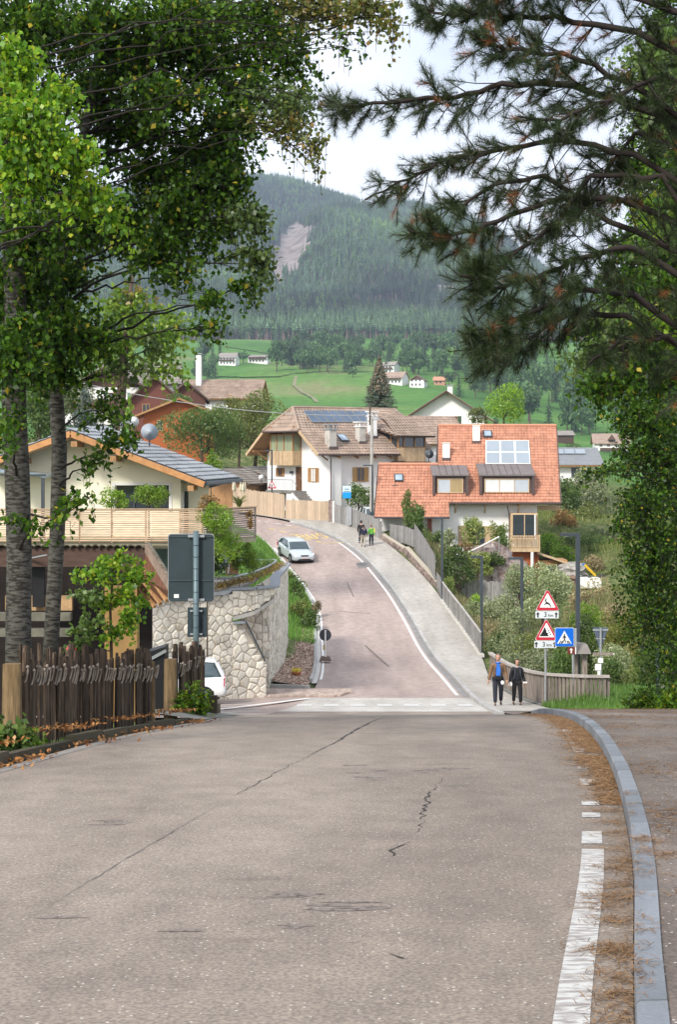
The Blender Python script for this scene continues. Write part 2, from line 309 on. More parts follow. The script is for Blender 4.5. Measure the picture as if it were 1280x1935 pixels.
PAINT_Y = M('road_paint_yellow', (.66,.50,.17), .6, .1, 6, col2=(.5,.36,.22), lo=.5, hi=.7)
GRAN = M('kerb_granite', (.20,.215,.235), .7, .10, 3, bump=.15, bscale=60, rnd=.16, speck=.25)
GRAN_L = M('kerb_pale_granite', (.40,.39,.375), .8, .1, 3, rnd=.12, speck=.2)
CONC = M('old_concrete', (.30,.29,.265), .9, .2, 2.5, bump=.2, bscale=20, col2=(.16,.155,.13))
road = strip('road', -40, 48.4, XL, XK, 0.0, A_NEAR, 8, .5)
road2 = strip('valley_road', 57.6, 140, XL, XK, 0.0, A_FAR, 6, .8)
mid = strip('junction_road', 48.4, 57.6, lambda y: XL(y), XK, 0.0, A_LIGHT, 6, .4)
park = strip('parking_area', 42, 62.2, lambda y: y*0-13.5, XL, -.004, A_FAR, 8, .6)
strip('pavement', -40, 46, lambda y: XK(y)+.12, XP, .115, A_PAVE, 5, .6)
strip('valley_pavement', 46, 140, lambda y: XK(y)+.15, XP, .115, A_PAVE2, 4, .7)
strip('gutter', 58, 124, lambda y: XK(y)-.28, lambda y: XK(y)-.0, .006, M('gutter_grey', (.24,.23,.22), .8, .15, 2), 1, .7)
# left verges of the valley road: pale edging strip
strip('road_edging', 64, 128, lambda y: XL(y)-.22, lambda y: XL(y)+.0, .05, M('edging_pale', (.55,.53,.49), .8, .1, 3), 1, .7)

# near kerb: separate granite stones
kerb = tag(bpy.data.objects.new('kerb', None), kind='structure'); link(kerb)
def kerb_stone(parent, y0, y1, xa, w_, h_, mat, dz=0.0, base=-.15):
    mb = MB(); n = 3; vs = []
    for i in range(n):
        y = y0 + (y1-y0)*i/(n-1); x = float(xa(y)); z = float(zr(y)) + dz
        vs += [(x, y, z+base), (x+.008, y, z+h_-.012), (x+.022, y, z+h_), (x+w_-.004, y, z+h_+.002), (x+w_, y, z+base)]
    fs = [(i*5+k, (i+1)*5+k, (i+1)*5+(k+1)%5, i*5+(k+1)%5) for i in range(n-1) for k in range(5)] + [(0,1,2,3,4), tuple((n-1)*5+k for k in (4,3,2,1,0))]
    mb.add(vs, fs); return mb.build('kerb_stone', mat, parent)
y = -6.0
while y < 32.5:
    ln = random.choice([.72,.8,.9,.55]); dz = random.uniform(-.004,.006); kerb_stone(kerb, y+.008, y+ln-.008, XK, .125, .125, GRAN, dz); y += ln
kerb2 = tag(bpy.data.objects.new('valley_kerb', None), kind='structure'); link(kerb2)
y = 44.0
while y < 124: kerb_stone(kerb2, y+.01, y+1.19, XK, .16, .13, GRAN_L); y += 1.2
# left kerb of mossy blocks below the paling fence
KL = spline([(10,-3.95),(14.5,-3.50),(17,-3.22),(19,-2.98),(21.2,-2.62),(23,-2.48)])
lk = tag(bpy.data.objects.new('mossy_kerb', None), kind='structure'); link(lk)
MOSS = M('mossy_concrete', (.15,.12,.09), .95, .4, 5, bump=.5, bscale=14, col2=(.085,.075,.045), rnd=.35)
y = 10.0
while y < 21.6: kerb_stone(lk, y+.015, y+1.13, lambda v: KL(v)-.02, .15, .07+random.uniform(-.03,.03), MOSS); y += 1.15
# white edge lines
mk = strip('edge_line', -6, 9.0, lambda y: XK(y)-.305, lambda y: XK(y)-.165, .004, PAINT, 1, .3, road)
for a, b in ((9.2,9.75),(10.35,10.5),(11.0,11.35),(12.3,12.9),(13.7,14.3),(15.6,17),(18,20)): strip('edge_line', a, b, lambda y: XK(y)-.31, lambda y: XK(y)-.175, .004, PAINT, 1, .25, road)
strip('edge_line', 12, 33, lambda y: XL(y)+.05, lambda y: XL(y)+.17, .004, M('road_paint_dull', (.36,.34,.31), .7, .2, 5, col2=(.25,.22,.2)), 1, .5, road)
strip('edge_line', 59, 114, lambda y: XK(y)-.52, lambda y: XK(y)-.38, .006, PAINT_F, 1, .7, road2)
strip('edge_line', 66, 112, lambda y: XL(y)+.06, lambda y: XL(y)+.18, .006, PAINT_F, 1, .7, road2)
def dab(name, pts, mat, dz, parent):   # painted polygon lying on the road
    mb = MB(); mb.add([(x, y, float(zr(y))+dz) for x, y in pts], [tuple(range(len(pts)))]); return mb.build(name, mat, parent)
for k in range(7):                                                     # zebra crossing
    x0 = -1.55 + k*1.0; strip('crossing_stripe', 52.4, 53.9, lambda y, x0=x0: y*0+x0, lambda y, x0=x0: y*0+x0+.55, .008, M('crossing_paint', (.66,.65,.62), .6, .1, 5, col2=(.50,.48,.45), lo=.5, hi=.62), 1, .5, mid)
for k in range(7):                                                     # hatched stripes of the parking bay
    ya = 47.5 + k*1.35; dab('hatch_stripe', [(-8, ya), (-8, ya+.28), (-2.6-.12*k, ya+.28+.2), (-2.6-.12*k, ya+.2)], PAINT, .004, park)
dab('bay_line', [(-5.0,46.6),(-5.1,46.9),(-1.3,57.4),(-1.1,57.1)], PAINT_F, .008, park)
# bus bay: yellow dashes and BUS
def yseg(a, b, wd, mat=PAINT_Y, name='bus_bay_line'):
    a, b = Vector(a), Vector(b); d = (b-a).normalized(); n_ = Vector((-d.y, d.x))*wd/2
    dab(name, [tuple(a-n_), tuple(b-n_), tuple(b+n_), tuple(a+n_)], mat, .010, road2)
def rp(px, py):   # point of the road plane profile under a pixel
    ds = np.arange(40, 139, .05); v = (H-py)/F*ds - zr(ds); i = np.where(v[1:]*v[:-1] <= 0)[0]; d = ds[i[-1]]; return Vector(((px-CX)/F*d, d))
for a, b in (((508,998),(521,1001)),((530,1004),(540,1006.5)),((547,1009),(555,1011)),((563,1013),(570,1015)),((580,1018),(589,1020)),((598,1022.5),(607,1025))): yseg(rp(*a), rp(*b), .22)
yseg(rp(610,1026.5), rp(660,1024.5), .16); yseg(rp(525,999.5), rp(565,995.5), .12)
def stroke_word(word, o, ux, uy, hgt, adv, mat, parent, wd):
    G = {'B': [[(0,0),(0,1),(.55,1),(.7,.85),(.7,.62),(.5,.5),(0,.5)],[(.5,.5),(.75,.35),(.75,.12),(.58,0),(0,0)]], 'U': [[(0,1),(0,.2),(.18,0),(.52,0),(.7,.2),(.7,1)]], 'S': [[(.7,.82),(.52,1),(.16,1),(0,.82),(0,.62),(.14,.52),(.56,.48),(.7,.36),(.7,.18),(.52,0),(.16,0),(0,.18)]]}
    for i, ch in enumerate(word):
        for line in G[ch]:
            for (x1,y1),(x2,y2) in zip(line[:-1], line[1:]):
                a = o + ux*(i+x1*.8)*adv + uy*y1*hgt; b = o + ux*(i+x2*.8)*adv + uy*y2*hgt; yseg(a, b, wd, mat, 'bus_lettering')
a_, b_ = rp(573,1019.5), rp(627,1016.5); ux = (b_-a_); uy = Vector((-.35,1)).normalized()
stroke_word('BUS', a_, ux.normalized(), uy, 2.1, ux.length/2.85, PAINT_Y, road2, .20)
for a, b in (((487,984),(492,985)),((500,986),(507,987)),((520,989),(532,990.5)),((541,992),(551,994))): yseg(rp(*a), rp(*b), .16, PAINT_F, 'lane_dash')
# cracks, the tar seam and a drain cover
TAR = M('tar_seam', (.035,.032,.03), .7, .2, 8)
def crack(pts, wd, mat=TAR, parent=road, name='road_crack', seed=1, jit=.03):
    rr = random.Random(seed); mb = MB(); P_ = []
    for (x1,y1),(x2,y2) in zip(pts[:-1], pts[1:]):
        n = max(2, int(math.hypot(x2-x1, y2-y1)/.09))
        for k in range(n): t = k/n; P_.append((x1+(x2-x1)*t+rr.uniform(-jit,jit), y1+(y2-y1)*t))
    vs = []; fs = []
    for i, (x, y) in enumerate(P_):
        ww = wd*rr.uniform(.1, 1.0)*math.sin(math.pi*min(1, max(.03, i/len(P_)))); z = float(zr(y))+.004; vs += [(x-ww, y, z), (x+ww, y, z)]
        if i: fs.append((2*i-2, 2*i-1, 2*i+1, 2*i))
    mb.add(vs, fs); return mb.build(name, mat, parent)
def rn(px, py):
    r = (py-H)/F; b = r-.0709; d = (b - math.sqrt(max(b*b-4*.0018*1.7, 0)))/(2*.0018); return ((px-CX)/F*d, d)
crack([rn(730,1354), rn(640,1400), rn(545,1450)], .022, seed=3, jit=.02); crack([rn(560,1440), rn(430,1512)], .009, seed=4, jit=.02)
crack([rn(835,1470), rn(812,1500), rn(800,1545), rn(786,1580)], .013, seed=5); crack([rn(770,1590), rn(745,1608), rn(742,1625)], .011, seed=6)
crack([rn(700,1765), rn(682,1778)], .012, seed=7); crack([rn(735,1800), rn(768,1825)], .012, seed=8)
crack([rn(430,1512), rn(170,1665), rn(0,1770)], .006, M('seam_pale', (.16,.145,.14), .8, .1, 4), seed=9, jit=.008)
STAIN = M('road_stain_dark', (.135,.11,.10), .8, .2, 26, col2=(.21,.175,.155), lo=.38, hi=.52)
def blot(px, py, wpx, hpx, seed, n=7):
    rr = random.Random(seed)
    for k in range(n):
        x, y = rn(px+rr.uniform(-.5,.5)*wpx, py+rr.uniform(-.5,.5)*hpx); a = rr.uniform(.05,.2); b = rr.uniform(.012,.035)*y/8
        mb = MB(); m = 14; mb.add([(x+math.cos(2*math.pi*i/m)*a*rr.uniform(.5,1), y+math.sin(2*math.pi*i/m)*b*rr.uniform(.5,1), float(zr(y))+.0035) for i in range(m)], [tuple(range(m))]); mb.build('road_stain', STAIN, road)
blot(565,1690,60,14,1); blot(640,1712,110,18,2,9); blot(690,1460,70,30,3); blot(830,1470,60,40,4,6); blot(110,1733,20,4,5,2); blot(345,1757,25,8,6,3); blot(215,1555,60,10,7,4); blot(560,1750,30,8,8,3)
for px, py in ((684,1066),(676,990)):
    c = rp(px, py); dr = dab('manhole_cover', [(c.x+.42*math.cos(t*math.pi/6), c.y+.6*math.sin(t*math.pi/6)) for t in range(12)], M('cast_iron', (.12,.115,.11), .6, .3, 20), .012, road2)
dab('asphalt_patch', [tuple(rp(672,1064)), tuple(rp(706,1060)), tuple(rp(714,1070)), tuple(rp(678,1074))], M('patch_grey', (.20,.185,.175), .85, .1, 3), .006, road2)
for pts, s in (([(650,1098),(700,1097)],3),([(575,1163),(640,1155),(700,1160)],5),([(655,1100),(668,1128)],6),([(615,1190),(640,1187)],7),([(690,1220),(735,1260)],8)):
    q = [tuple(rp(*p)) for p in pts]; mb = MB(); vs = []; fs = []
    for i, (x, y) in enumerate(q): vs += [(x, y, float(zr(y))+.008), (x+.05, y+.07, float(zr(y))+.008)]; fs += [(2*i-2,2*i-1,2*i+1,2*i)] if i else []
    mb.add(vs, fs); mb.build('road_crack', M('crack_dull', (.13,.11,.105), .8, .1, 4), road2)

# mountain with its forest
RID = [(-900,470),(-400,420),(0,385),(300,352),(420,335),(490,340),(560,352),(600,366),(660,376),(700,393),(730,387),(790,390),(850,402),(900,423),(960,462),(1000,495),(1060,535),(1150,560),(1280,600),(1700,640)]
def zmt(x, y):
    px = CX + F*x/y; rr_ = (H - np.interp(px, [a for a, b in RID], [b for a, b in RID]))/F; t = np.clip((y-1380)/(3050-1380), 0, 1.6)
    f = np.where(t < 1, .55*t + .45*np.sin(t*math.pi/2)**1.0, 1.0)
    spur = .018*np.exp(-((px-680)/120)**2)*np.sin(np.clip((t-.1)/.75,0,1)*math.pi) - .014*np.exp(-((px-545)/38)**2)*np.sin(np.clip((t-.25)/.7,0,1)*math.pi) + .010*np.exp(-((px-850)/70)**2)*np.sin(np.clip((t-.2)/.6,0,1)*math.pi)
    z = (.0795 + (rr_-.0795)*f + spur)*y + _nz(x, y, .0045)*16*ss(0,.25,t)*(1-ss(.8,1,t)) + _nz(x, y, .013, 2)*6*ss(0,.15,t)
    return z - ss(1.0, 1.6, t)*280
def bare(x, y, z):   # scree chute and cliffs: 1 = no trees
    px = CX + F*x/y; py = H - F*z/y; nz_ = _nz(x, y, .03, 1)*.22 + _nz(x,y,.11,3)*.12
    e = lambda cx, cy, a, b, rot: (((px-cx)*math.cos(rot)+(py-cy)*math.sin(rot))/a)**2 + ((-(px-cx)*math.sin(rot)+(py-cy)*math.cos(rot))/b)**2
    return ((e(550,474,34,56,.45) + nz_ < 1) | (e(590,440,20,9,-.3)+nz_ < 1) | (e(527,520,12,30,.2)+nz_ < .8) | (e(815,440,10,30,.1) + nz_*2.2 < .75) | (e(868,450,30,16,.2)+nz_*3 < .55) | (e(845,548,40,8,.1)+nz_*3 < .6) | (e(930,500,25,25,.1)+nz_*3 < .5))
my = np.concatenate([np.arange(1340, 3100, 14), np.arange(3100, 3900, 60)]); ma = np.linspace(-.62, .62, 260); mY = np.repeat(my[:,None], len(ma), 1); mX = mY*ma[None]; mZ = zmt(mX, mY)
mZ[0] -= 30
def mt_mat():
    m = M('mountain_floor', (.035,.05,.022), .95, .25, .02); t = m.node_tree; N = t.nodes.new; L = t.links.new; at = N('ShaderNodeAttribute'); at.attribute_name = 'rnd'
    bs = t.nodes['Principled BSDF']; src = bs.inputs['Base Color'].links[0].from_socket; ge = N('ShaderNodeNewGeometry'); nz = N('ShaderNodeTexNoise'); nz.inputs['Scale'].default_value = .06; nz.inputs['Detail'].default_value = 8; L(ge.outputs['Position'], nz.inputs[0])
    cr = N('ShaderNodeValToRGB'); L(nz.outputs[0], cr.inputs[0]); cr.color_ramp.elements[0].position = .35; cr.color_ramp.elements[0].color = (.15,.125,.115,1); cr.color_ramp.elements[1].position = .65; cr.color_ramp.elements[1].color = (.29,.245,.225,1)
    mx = N('ShaderNodeMixRGB'); L(at.outputs['Fac'], mx.inputs[0]); L(src, mx.inputs[1]); L(cr.outputs[0], mx.inputs[2]); L(mx.outputs[0], bs.inputs['Base Color']); return m
bm_ = bare(mX, mY, mZ).astype(float); fr = bm_[:-1,:-1].ravel()
mt = tag(grid_obj('mountain', mX, mY, mZ, mt_mat(), rnd=fr), kind='structure')
# conifers: a few real trees at the forest edge whose shape the wood repeats
PBARK = M('pine_trunk_pinkish', (.27,.18,.15), .9, .2, 3)
BARK = M('conifer_bark', (.11,.075,.06), .9, .3, 3)
def conifer_mesh(name, h, wd, seed, mat, bare_=.12, layers=9, per=9, size=.9):
    rg = np.random.default_rng(seed); V = []; Fc = []; r = []; mi = []
    a = np.arange(5)*2*math.pi/5
    for z, q in ((0,(.03 if bare_ > .4 else .02)*h),(h*.98,.004*h)): V += [(math.cos(t)*q, math.sin(t)*q, z) for t in a]
    for k in range(5): Fc.append((k,(k+1)%5,(k+1)%5+5,k+5)); r.append(.5); mi.append(1)
    for l in range(layers):
        f = l/(layers-1); z = h*(bare_ + (1-bare_)*f*.93); q = wd*.5*(1-f)**.8*(.9+.2*rg.random()) + wd*.04; dz = h*(1-bare_)/layers
        for k in range(per):
            t = 2*math.pi*(k+rg.random()*.8)/per; qq = q*rg.uniform(.7,1.15); b = len(V); dt = 2.2/per*size*1.15
            V += [(0,0,z+dz*1.1), (math.cos(t-dt)*qq*.72, math.sin(t-dt)*qq*.72, z-dz*.10), (math.cos(t)*qq, math.sin(t)*qq, z-dz*rg.uniform(.15,.6)), (math.cos(t+dt)*qq*.72, math.sin(t+dt)*qq*.72, z-dz*.1)]
            Fc.append((b,b+1,b+2,b+3)); r.append(rg.random()); mi.append(0)
    return npmesh(name, V, Fc, r, [mat, PBARK if bare_ > .4 else BARK], mi)
FOR1 = leafmat('forest_needles', [(0,(.038,.072,.044)),(.6,(.070,.118,.062)),(1,(.115,.17,.075))], .1, .02, pos=.0045)
FOR2 = leafmat('forest_broadleaf', [(0,(.060,.115,.030)),(.6,(.095,.17,.045)),(1,(.14,.21,.06))], .15, .02, pos=.006)
def round_mesh(name, h, wd, seed, mat, n=170, leaf=1.5):
    rg = np.random.default_rng(seed); lum = rg.normal(size=(14,3)); lum = unit(lum)*rg.uniform(.35,.8,(14,1)); i = rg.integers(0,14,n)
    C = lum[i] + unit(rg.normal(size=(n,3)))*rg.uniform(.28,.42,(n,1)); C = C*np.array([wd*.42, wd*.42, h*.36]) + np.array([0,0,h*.60])
    V, Fc = leaves_vf(C, leaf, rg, aspect=.95); k = len(V); a = np.arange(5)*2*math.pi/5
    tv = np.array([(math.cos(t)*q, math.sin(t)*q, z) for z, q in ((0,.03*h),(h*.6,.012*h)) for t in a]); tf = np.array([(j,(j+1)%5,(j+1)%5+5,j+5) for j in range(5)])+k
    return npmesh(name, np.vstack([V,tv]), np.vstack([Fc,tf]), np.r_[rg.random(n), [.5]*5], [mat, BARK], [0]*n+[1]*5)
KINDS_ = [conifer_mesh('forest_spruce', 22, 7, 1, FOR1), conifer_mesh('forest_slim_spruce', 25, 5.5, 2, FOR1, .1, 10, 8), conifer_mesh('forest_pine', 21, 7.5, 3, FOR1, .55, 6, 9), round_mesh('forest_larch', 17, 9, 4, FOR2)]
src = []
for k, (me, px, lab) in enumerate(zip(KINDS_, (470, 560, 655, 745), ('dark spruce on the lower edge of the mountain forest above the left meadow','slim dark spruce on the lower forest edge above the valley woods','bare-trunked pine in the row closing the lower edge of the mountain forest','round pale green tree on the forest edge behind the lone broad meadow tree'))):
    x, y = (px-CX)/F*1392, 1392.0; o = link(bpy.data.objects.new(['spruce_tree','spruce_tree','pine_tree','broadleaf_tree'][k], me)); o.location = (x, y, float(zmt(np.array(x), np.array(y)))-1); tag(o, lab, 'tree'); src.append(o)
def instancer(name, pts, scl, rot, idx, srcs):
    me = bpy.data.meshes.new(name); me.vertices.add(len(pts)); me.vertices.foreach_set('co', np.asarray(pts, np.float32).ravel())
    for an, dt, val in (('scl','FLOAT',scl),('rz','FLOAT',rot),('idx','INT',idx)):
        at = me.attributes.new(an, dt, 'POINT'); at.data.foreach_set('value', np.asarray(val, np.float32 if dt == 'FLOAT' else np.int32))
    o = link(bpy.data.objects.new(name, me)); ng = bpy.data.node_groups.new(name, 'GeometryNodeTree'); ng.interface.new_socket('Geometry', in_out='INPUT', socket_type='NodeSocketGeometry'); ng.interface.new_socket('Geometry', in_out='OUTPUT', socket_type='NodeSocketGeometry')
    N = ng.nodes.new; L = ng.links.new; gi = N('NodeGroupInput'); go = N('NodeGroupOutput'); ip = N('GeometryNodeInstanceOnPoints'); jn = N('GeometryNodeJoinGeometry')
    for s_ in reversed(srcs):
        oi = N('GeometryNodeObjectInfo'); oi.inputs['Object'].default_value = s_; oi.transform_space = 'ORIGINAL'; g2 = N('GeometryNodeGeometryToInstance'); L(oi.outputs['Geometry'], g2.inputs[0]); L(g2.outputs[0], jn.inputs[0])
    def na(n_, t_):
        a = N('GeometryNodeInputNamedAttribute'); a.data_type = t_; a.inputs['Name'].default_value = n_; return a.outputs[0]
    cx = N('ShaderNodeCombineXYZ'); L(na('rz','FLOAT'), cx.inputs[2])
    L(gi.outputs[0], ip.inputs['Points']); L(jn.outputs[0], ip.inputs['Instance']); ip.inputs['Pick Instance'].default_value = True; L(na('idx','INT'), ip.inputs['Instance Index']); L(cx.outputs[0], ip.inputs['Rotation']); L(na('scl','FLOAT'), ip.inputs['Scale']); L(ip.outputs[0], go.inputs[0])
    md = o.modifiers.new('scatter', 'NODES'); md.node_group = ng; return tag(o, kind='stuff')
nT = 84000; ty = np.sqrt(RNG.uniform(1385**2, 3080**2, nT)); tx = ty*RNG.uniform(-.36, .36, nT); tz = zmt(tx, ty); ok = ~bare(tx, ty, tz); tpx = CX + F*tx/ty
tx, ty, tz, tpx = tx[ok], ty[ok], tz[ok], tpx[ok]; nn_ = _nz(tx, ty, .012, 5)
idx = np.where(RNG.random(len(tx)) < .30 + .30*(nn_ > .4), 3, RNG.choice([0,1,2], len(tx))); sc2 = RNG.uniform(.6,1.2,len(tx))*np.where(ty>2500,.85,1)
# two rows of tall bare trunks: the lower edge and a clearing edge above it
ex = np.arange(-480, 480, 1.9); r1 = np.stack([ex, 1384+RNG.uniform(0,16,len(ex))],1); sel = RNG.random(len(ex)) < .9; r1 = r1[sel]
e2 = np.arange(-60, 80, 2.2); r2 = np.stack([e2, 1790+_nz(e2,e2*0,.02)*10+RNG.uniform(0,10,len(e2))],1)
ed = np.vstack([r1, r2]); ez = zmt(ed[:,0], ed[:,1])
keep = ~((np.abs(ty-1772) < 16) & (tx > -60) & (tx < 80))
pts = np.vstack([np.stack([tx,ty,tz-1.0],1)[keep], np.column_stack([ed, ez-1])]); idx = np.r_[idx[keep], np.full(len(ed),2)]; sc2 = np.r_[sc2[keep], RNG.uniform(.85,1.25,len(ed))]
tag(instancer('mountain_forest', pts, sc2, RNG.uniform(0,6.28,len(pts)), idx, src), 'dark mixed forest of spruce, pine and larch covering the mountainside', 'forest')
# farm track and field edges on the meadows
def track(name, pts, wd, mat):
    P3 = []
    for (x1,y1),(x2,y2) in zip(pts[:-1], pts[1:]):
        for k in range(6): P3.append((x1+(x2-x1)*k/6, y1+(y2-y1)*k/6))
    mb = MB(); vs = []; fs = []
    for i, (px, py) in enumerate(P3):
        ds = np.arange(260, 1370, 3.); r = H - F*T((px-CX)/F*ds, ds)/ds; k = int(np.argmin(np.abs(r-py))); x, y = (px-CX)/F*ds[k], ds[k]; w2 = wd/2; z = Tz(x, y)+.35
        vs += [(x-w2, y-w2*2, z), (x+w2, y+w2*2, z)]
        if i: fs.append((2*i-2, 2*i-1, 2*i+1, 2*i))
    mb.add(vs, fs); return tag(mb.build(name, mat), kind='structure')
TRK = M('track_pale', (.25,.235,.13), .9, .2, .2)
track('meadow_track', [(560,712),(556,728),(572,742),(592,752),(600,762)], 2.2, TRK); track('meadow_track', [(410,712),(470,714),(530,712),(560,706),(600,704)], 1.6, TRK); track('meadow_track', [(425,655),(470,662),(520,670)], 2.0, TRK)
# air
hz = bpy.data.materials.new('haze_air'); hz.use_nodes = True; t = hz.node_tree; t.nodes.clear(); pv = t.nodes.new('ShaderNodeVolumePrincipled'); pv.inputs['Color'].default_value = (.62,.75,1.0,1); pv.inputs['Density'].default_value = 1.45e-4; pv.inputs['Anisotropy'].default_value = .1
oo = t.nodes.new('ShaderNodeOutputMaterial'); t.links.new(pv.outputs[0], oo.inputs['Volume'])
hb = MB(); hb.span((-4200,-1000,-20), (4200,6600,1000)); tag(hb.build('haze', hz), 'pale bluish air between the village and the mountain', 'haze', kind='stuff')
# ---------------------------------------------------------------- buildings
WHITE = M('wall_render_white', (.84,.83,.81), .9, .05, .6, bump=.15, bscale=14, speck=.05)
CREAM = M('wall_render_cream', (.84,.81,.64), .9, .04, .6, bump=.15, bscale=14)
OAK = M('wood_warm', (.36,.20,.09), .7, .3, 3, stretch=(6,6,.8), rnd=.15, bump=.15)
OAKP = M('wood_pale', (.50,.36,.22), .75, .25, 3, stretch=(6,6,.8), rnd=.18, bump=.15)
DKW = M('wood_dark', (.10,.06,.04), .8, .3, 3, stretch=(6,6,.8), rnd=.15)
REDW = M('wood_orange_stain', (.40,.115,.035), .7, .2, 3, stretch=(.8,6,6), rnd=.12)
GREYW = M('wood_weathered_grey', (.21,.20,.195), .9, .3, 4, stretch=(8,8,.6), rnd=.22, bump=.3, col2=(.34,.325,.31))
TANW = M('wood_new_boards', (.47,.36,.255), .8, .16, 3, stretch=(8,8,.5), rnd=.14, bump=.15)
METAL = M('metal_dark_grey', (.040,.052,.062), .5, .1, 3, spec=.5)
STEEL = M('metal_galvanised', (.38,.40,.41), .45, .1, 4, metal=.6)
BROWN = M('metal_brown_sheet', (.10,.07,.065), .5, .12, 2)
GLASS = M('window_glass', (.035,.045,.055), .08, .2, 1, spec=.8)
GLASSB = M('window_glass_sky', (.30,.38,.45), .12, .15, 1, spec=.8)
CURT = M('curtain_white', (.66,.68,.68), .7, .10, 3, stretch=(9,9,.3))
CURTG = M('curtain_green', (.27,.30,.19), .5, .12, 2, stretch=(4,4,.3))
SOLAR = M('solar_glass_blue', (.05,.085,.14), .12, .2, .6, spec=.8)
SOLARW = M('collector_glass_pale', (.27,.31,.35), .35, .06, .5, spec=.6)
FRW = M('frame_white', (.75,.75,.73), .5, .05, 3)
TILE_R = M('roof_tile_red', (.49,.228,.145), .85, .10, .8, arnd=.26, speck=.12, bscale=6)
TILE_B = M('roof_tile_brown', (.33,.245,.19), .85, .18, .8, arnd=.18, speck=.1, bscale=6)
TILE_G = M('roof_tile_grey', (.27,.285,.30), .5, .15, .8, arnd=.14)
TILE_O = M('roof_tile_old', (.17,.145,.12), .9, .35, 3, arnd=.3, col2=(.26,.22,.17))
ROOF_S = M('roof_shingle_grey_brown', (.25,.225,.20), .9, .2, 1.0, arnd=.15)
def tiled(name, poly, tw, tl, mat, parent, amp=.045, lift=.05, off=(0,0,0)):
    """a roof plane covered with single curved tiles: rows down the slope, one small hump per tile"""
    p = [Vector(q) for q in poly]; n = (p[1]-p[0]).cross(p[2]-p[0]).normalized()
    if n.z < 0: n = -n
    u = Vector((0,0,1)).cross(n).normalized(); v = n.cross(u); o = p[0]; q2 = [((q-o).dot(u), (q-o).dot(v)) for q in p]
    if v.z < 0: v = -v; q2 = [((q-o).dot(u), (q-o).dot(v)) for q in p]
    vmin = min(b for a, b in q2); vmax = max(b for a, b in q2); V = []; Fc = []; r = []; k = 0; m = len(q2); y = vmin
    while y < vmax - tl*.2:
        yc = min(y + tl*.5, vmax-.01); xs = []
        for i in range(m):
            (x1,y1),(x2,y2) = q2[i], q2[(i+1)%m]
            if (y1-yc)*(y2-yc) < 0: xs.append(x1 + (x2-x1)*(yc-y1)/(y2-y1))
        xs.sort(); y2_ = min(y+tl, vmax)
        for a, b in zip(xs[::2], xs[1::2]):
            c = max(1, round((b-a)/tw)); w_ = (b-a)/c
            for j in range(c):
                x0 = a + j*w_; base = len(V); jit = random.uniform(-.006,.006)
                for yy, hh in ((y-.03, lift+amp*.4+jit), (y2_, .012)):
                    for f, g in ((0,0),(.28,1),(.62,.55),(1,0)): V.append(o + u*(x0+f*w_) + v*yy + n*(hh*(.55+.45*g) + amp*g*.8))
                for s in range(3): Fc.append((base+s, base+s+1, base+5+s, base+4+s)); r.append(random.random()*.5 + k*.5)
                V += [o + u*x0 + v*(y-.03), o + u*(x0+w_) + v*(y-.03)]; Fc.append((base, base+3, base+9, base+8)); r.append(.1)
                k = random.random()
        y += tl
    me = npmesh(name, [tuple(x - Vector(off)) for x in V], Fc, r, mat); ob = link(bpy.data.objects.new(name, me), parent); return tag(ob, kind='stuff')
def slab(name, poly, th, mat, parent, off=(0,0,0)):
    p = [Vector(q) for q in poly]; n = (p[1]-p[0]).cross(p[2]-p[0]).normalized(); n = n if n.z > 0 else -n
    mb = MB(off); mb.prism([q - n*.004 for q in p], -n*th); return mb.build(name, mat, parent)
_wc = {}
def window(parent, pos, rz, w_, h_, fm=OAK, pm=GLASS, cols=2, rows=1, sh=None, sill=None, depth=.12, name='window', half=False):
    """frame with recessed panes; rz turns its face (0 faces the street, -y)"""
    key = (round(w_,2), round(h_,2), fm.name, cols, rows); bar = min(.08, w_*.09)
    if key not in _wc:
        mb = MB(); 
        mb.span((-w_/2,-depth*.6,0),(-w_/2+bar,depth*.4,h_)); mb.span((w_/2-bar,-depth*.6,0),(w_/2,depth*.4,h_)); mb.span((-w_/2+bar,-depth*.6,0),(w_/2-bar,depth*.4,bar)); mb.span((-w_/2+bar,-depth*.6,h_-bar),(w_/2-bar,depth*.4,h_))
        for c in range(1, cols): x = -w_/2 + w_*c/cols; mb.span((x-bar*.4,-depth*.5,bar),(x+bar*.4,depth*.3,h_-bar))
        for c in range(1, rows): z = h_*c/rows; mb.span((-w_/2+bar,-depth*.45,z-bar*.3),(w_/2-bar,depth*.25,z+bar*.3))
        _wc[key] = mb.mesh('window', fm)
    f = inst(_wc[key], name, parent, pos, (0,0,rz))
    pms = pm if isinstance(pm, (list, tuple)) else [pm]*cols
    for c in range(cols):
        k2 = ('pane', round(w_/cols,3), round(h_,2), pms[c].name)
        if k2 not in _wc: q = MB(); q.span((-w_/cols/2+bar*.3,-.02,bar*.5),(w_/cols/2-bar*.3,.0,h_-bar*.5)); _wc[k2] = q.mesh('pane', pms[c])
        inst(_wc[k2], 'pane', f, (-w_/2 + w_*(c+.5)/cols, -.012, 0))
    if sh:
        ws = w_*.52
        for s in (-1, 1):
            k3 = ('sh', round(ws,2), round(h_,2), sh.name)
            if k3 not in _wc: q = MB(); q.span((-ws/2,-.05,0),(ws/2,-.01,h_)); [q.span((-ws/2+.03,-.065,h_*a),(ws/2-.03,-.052,h_*a+.07)) for a in (.12,.5,.82)]; _wc[k3] = q.mesh('shutter', sh)
            inst(_wc[k3], 'shutter', f, (s*(w_/2+ws/2+.02), 0, 0))
    if sill: q = MB(); q.span((-w_/2-.1,-.14,-.07),(w_/2+.1,-.0,-.003)); q.build('sill', sill, f)
    return f
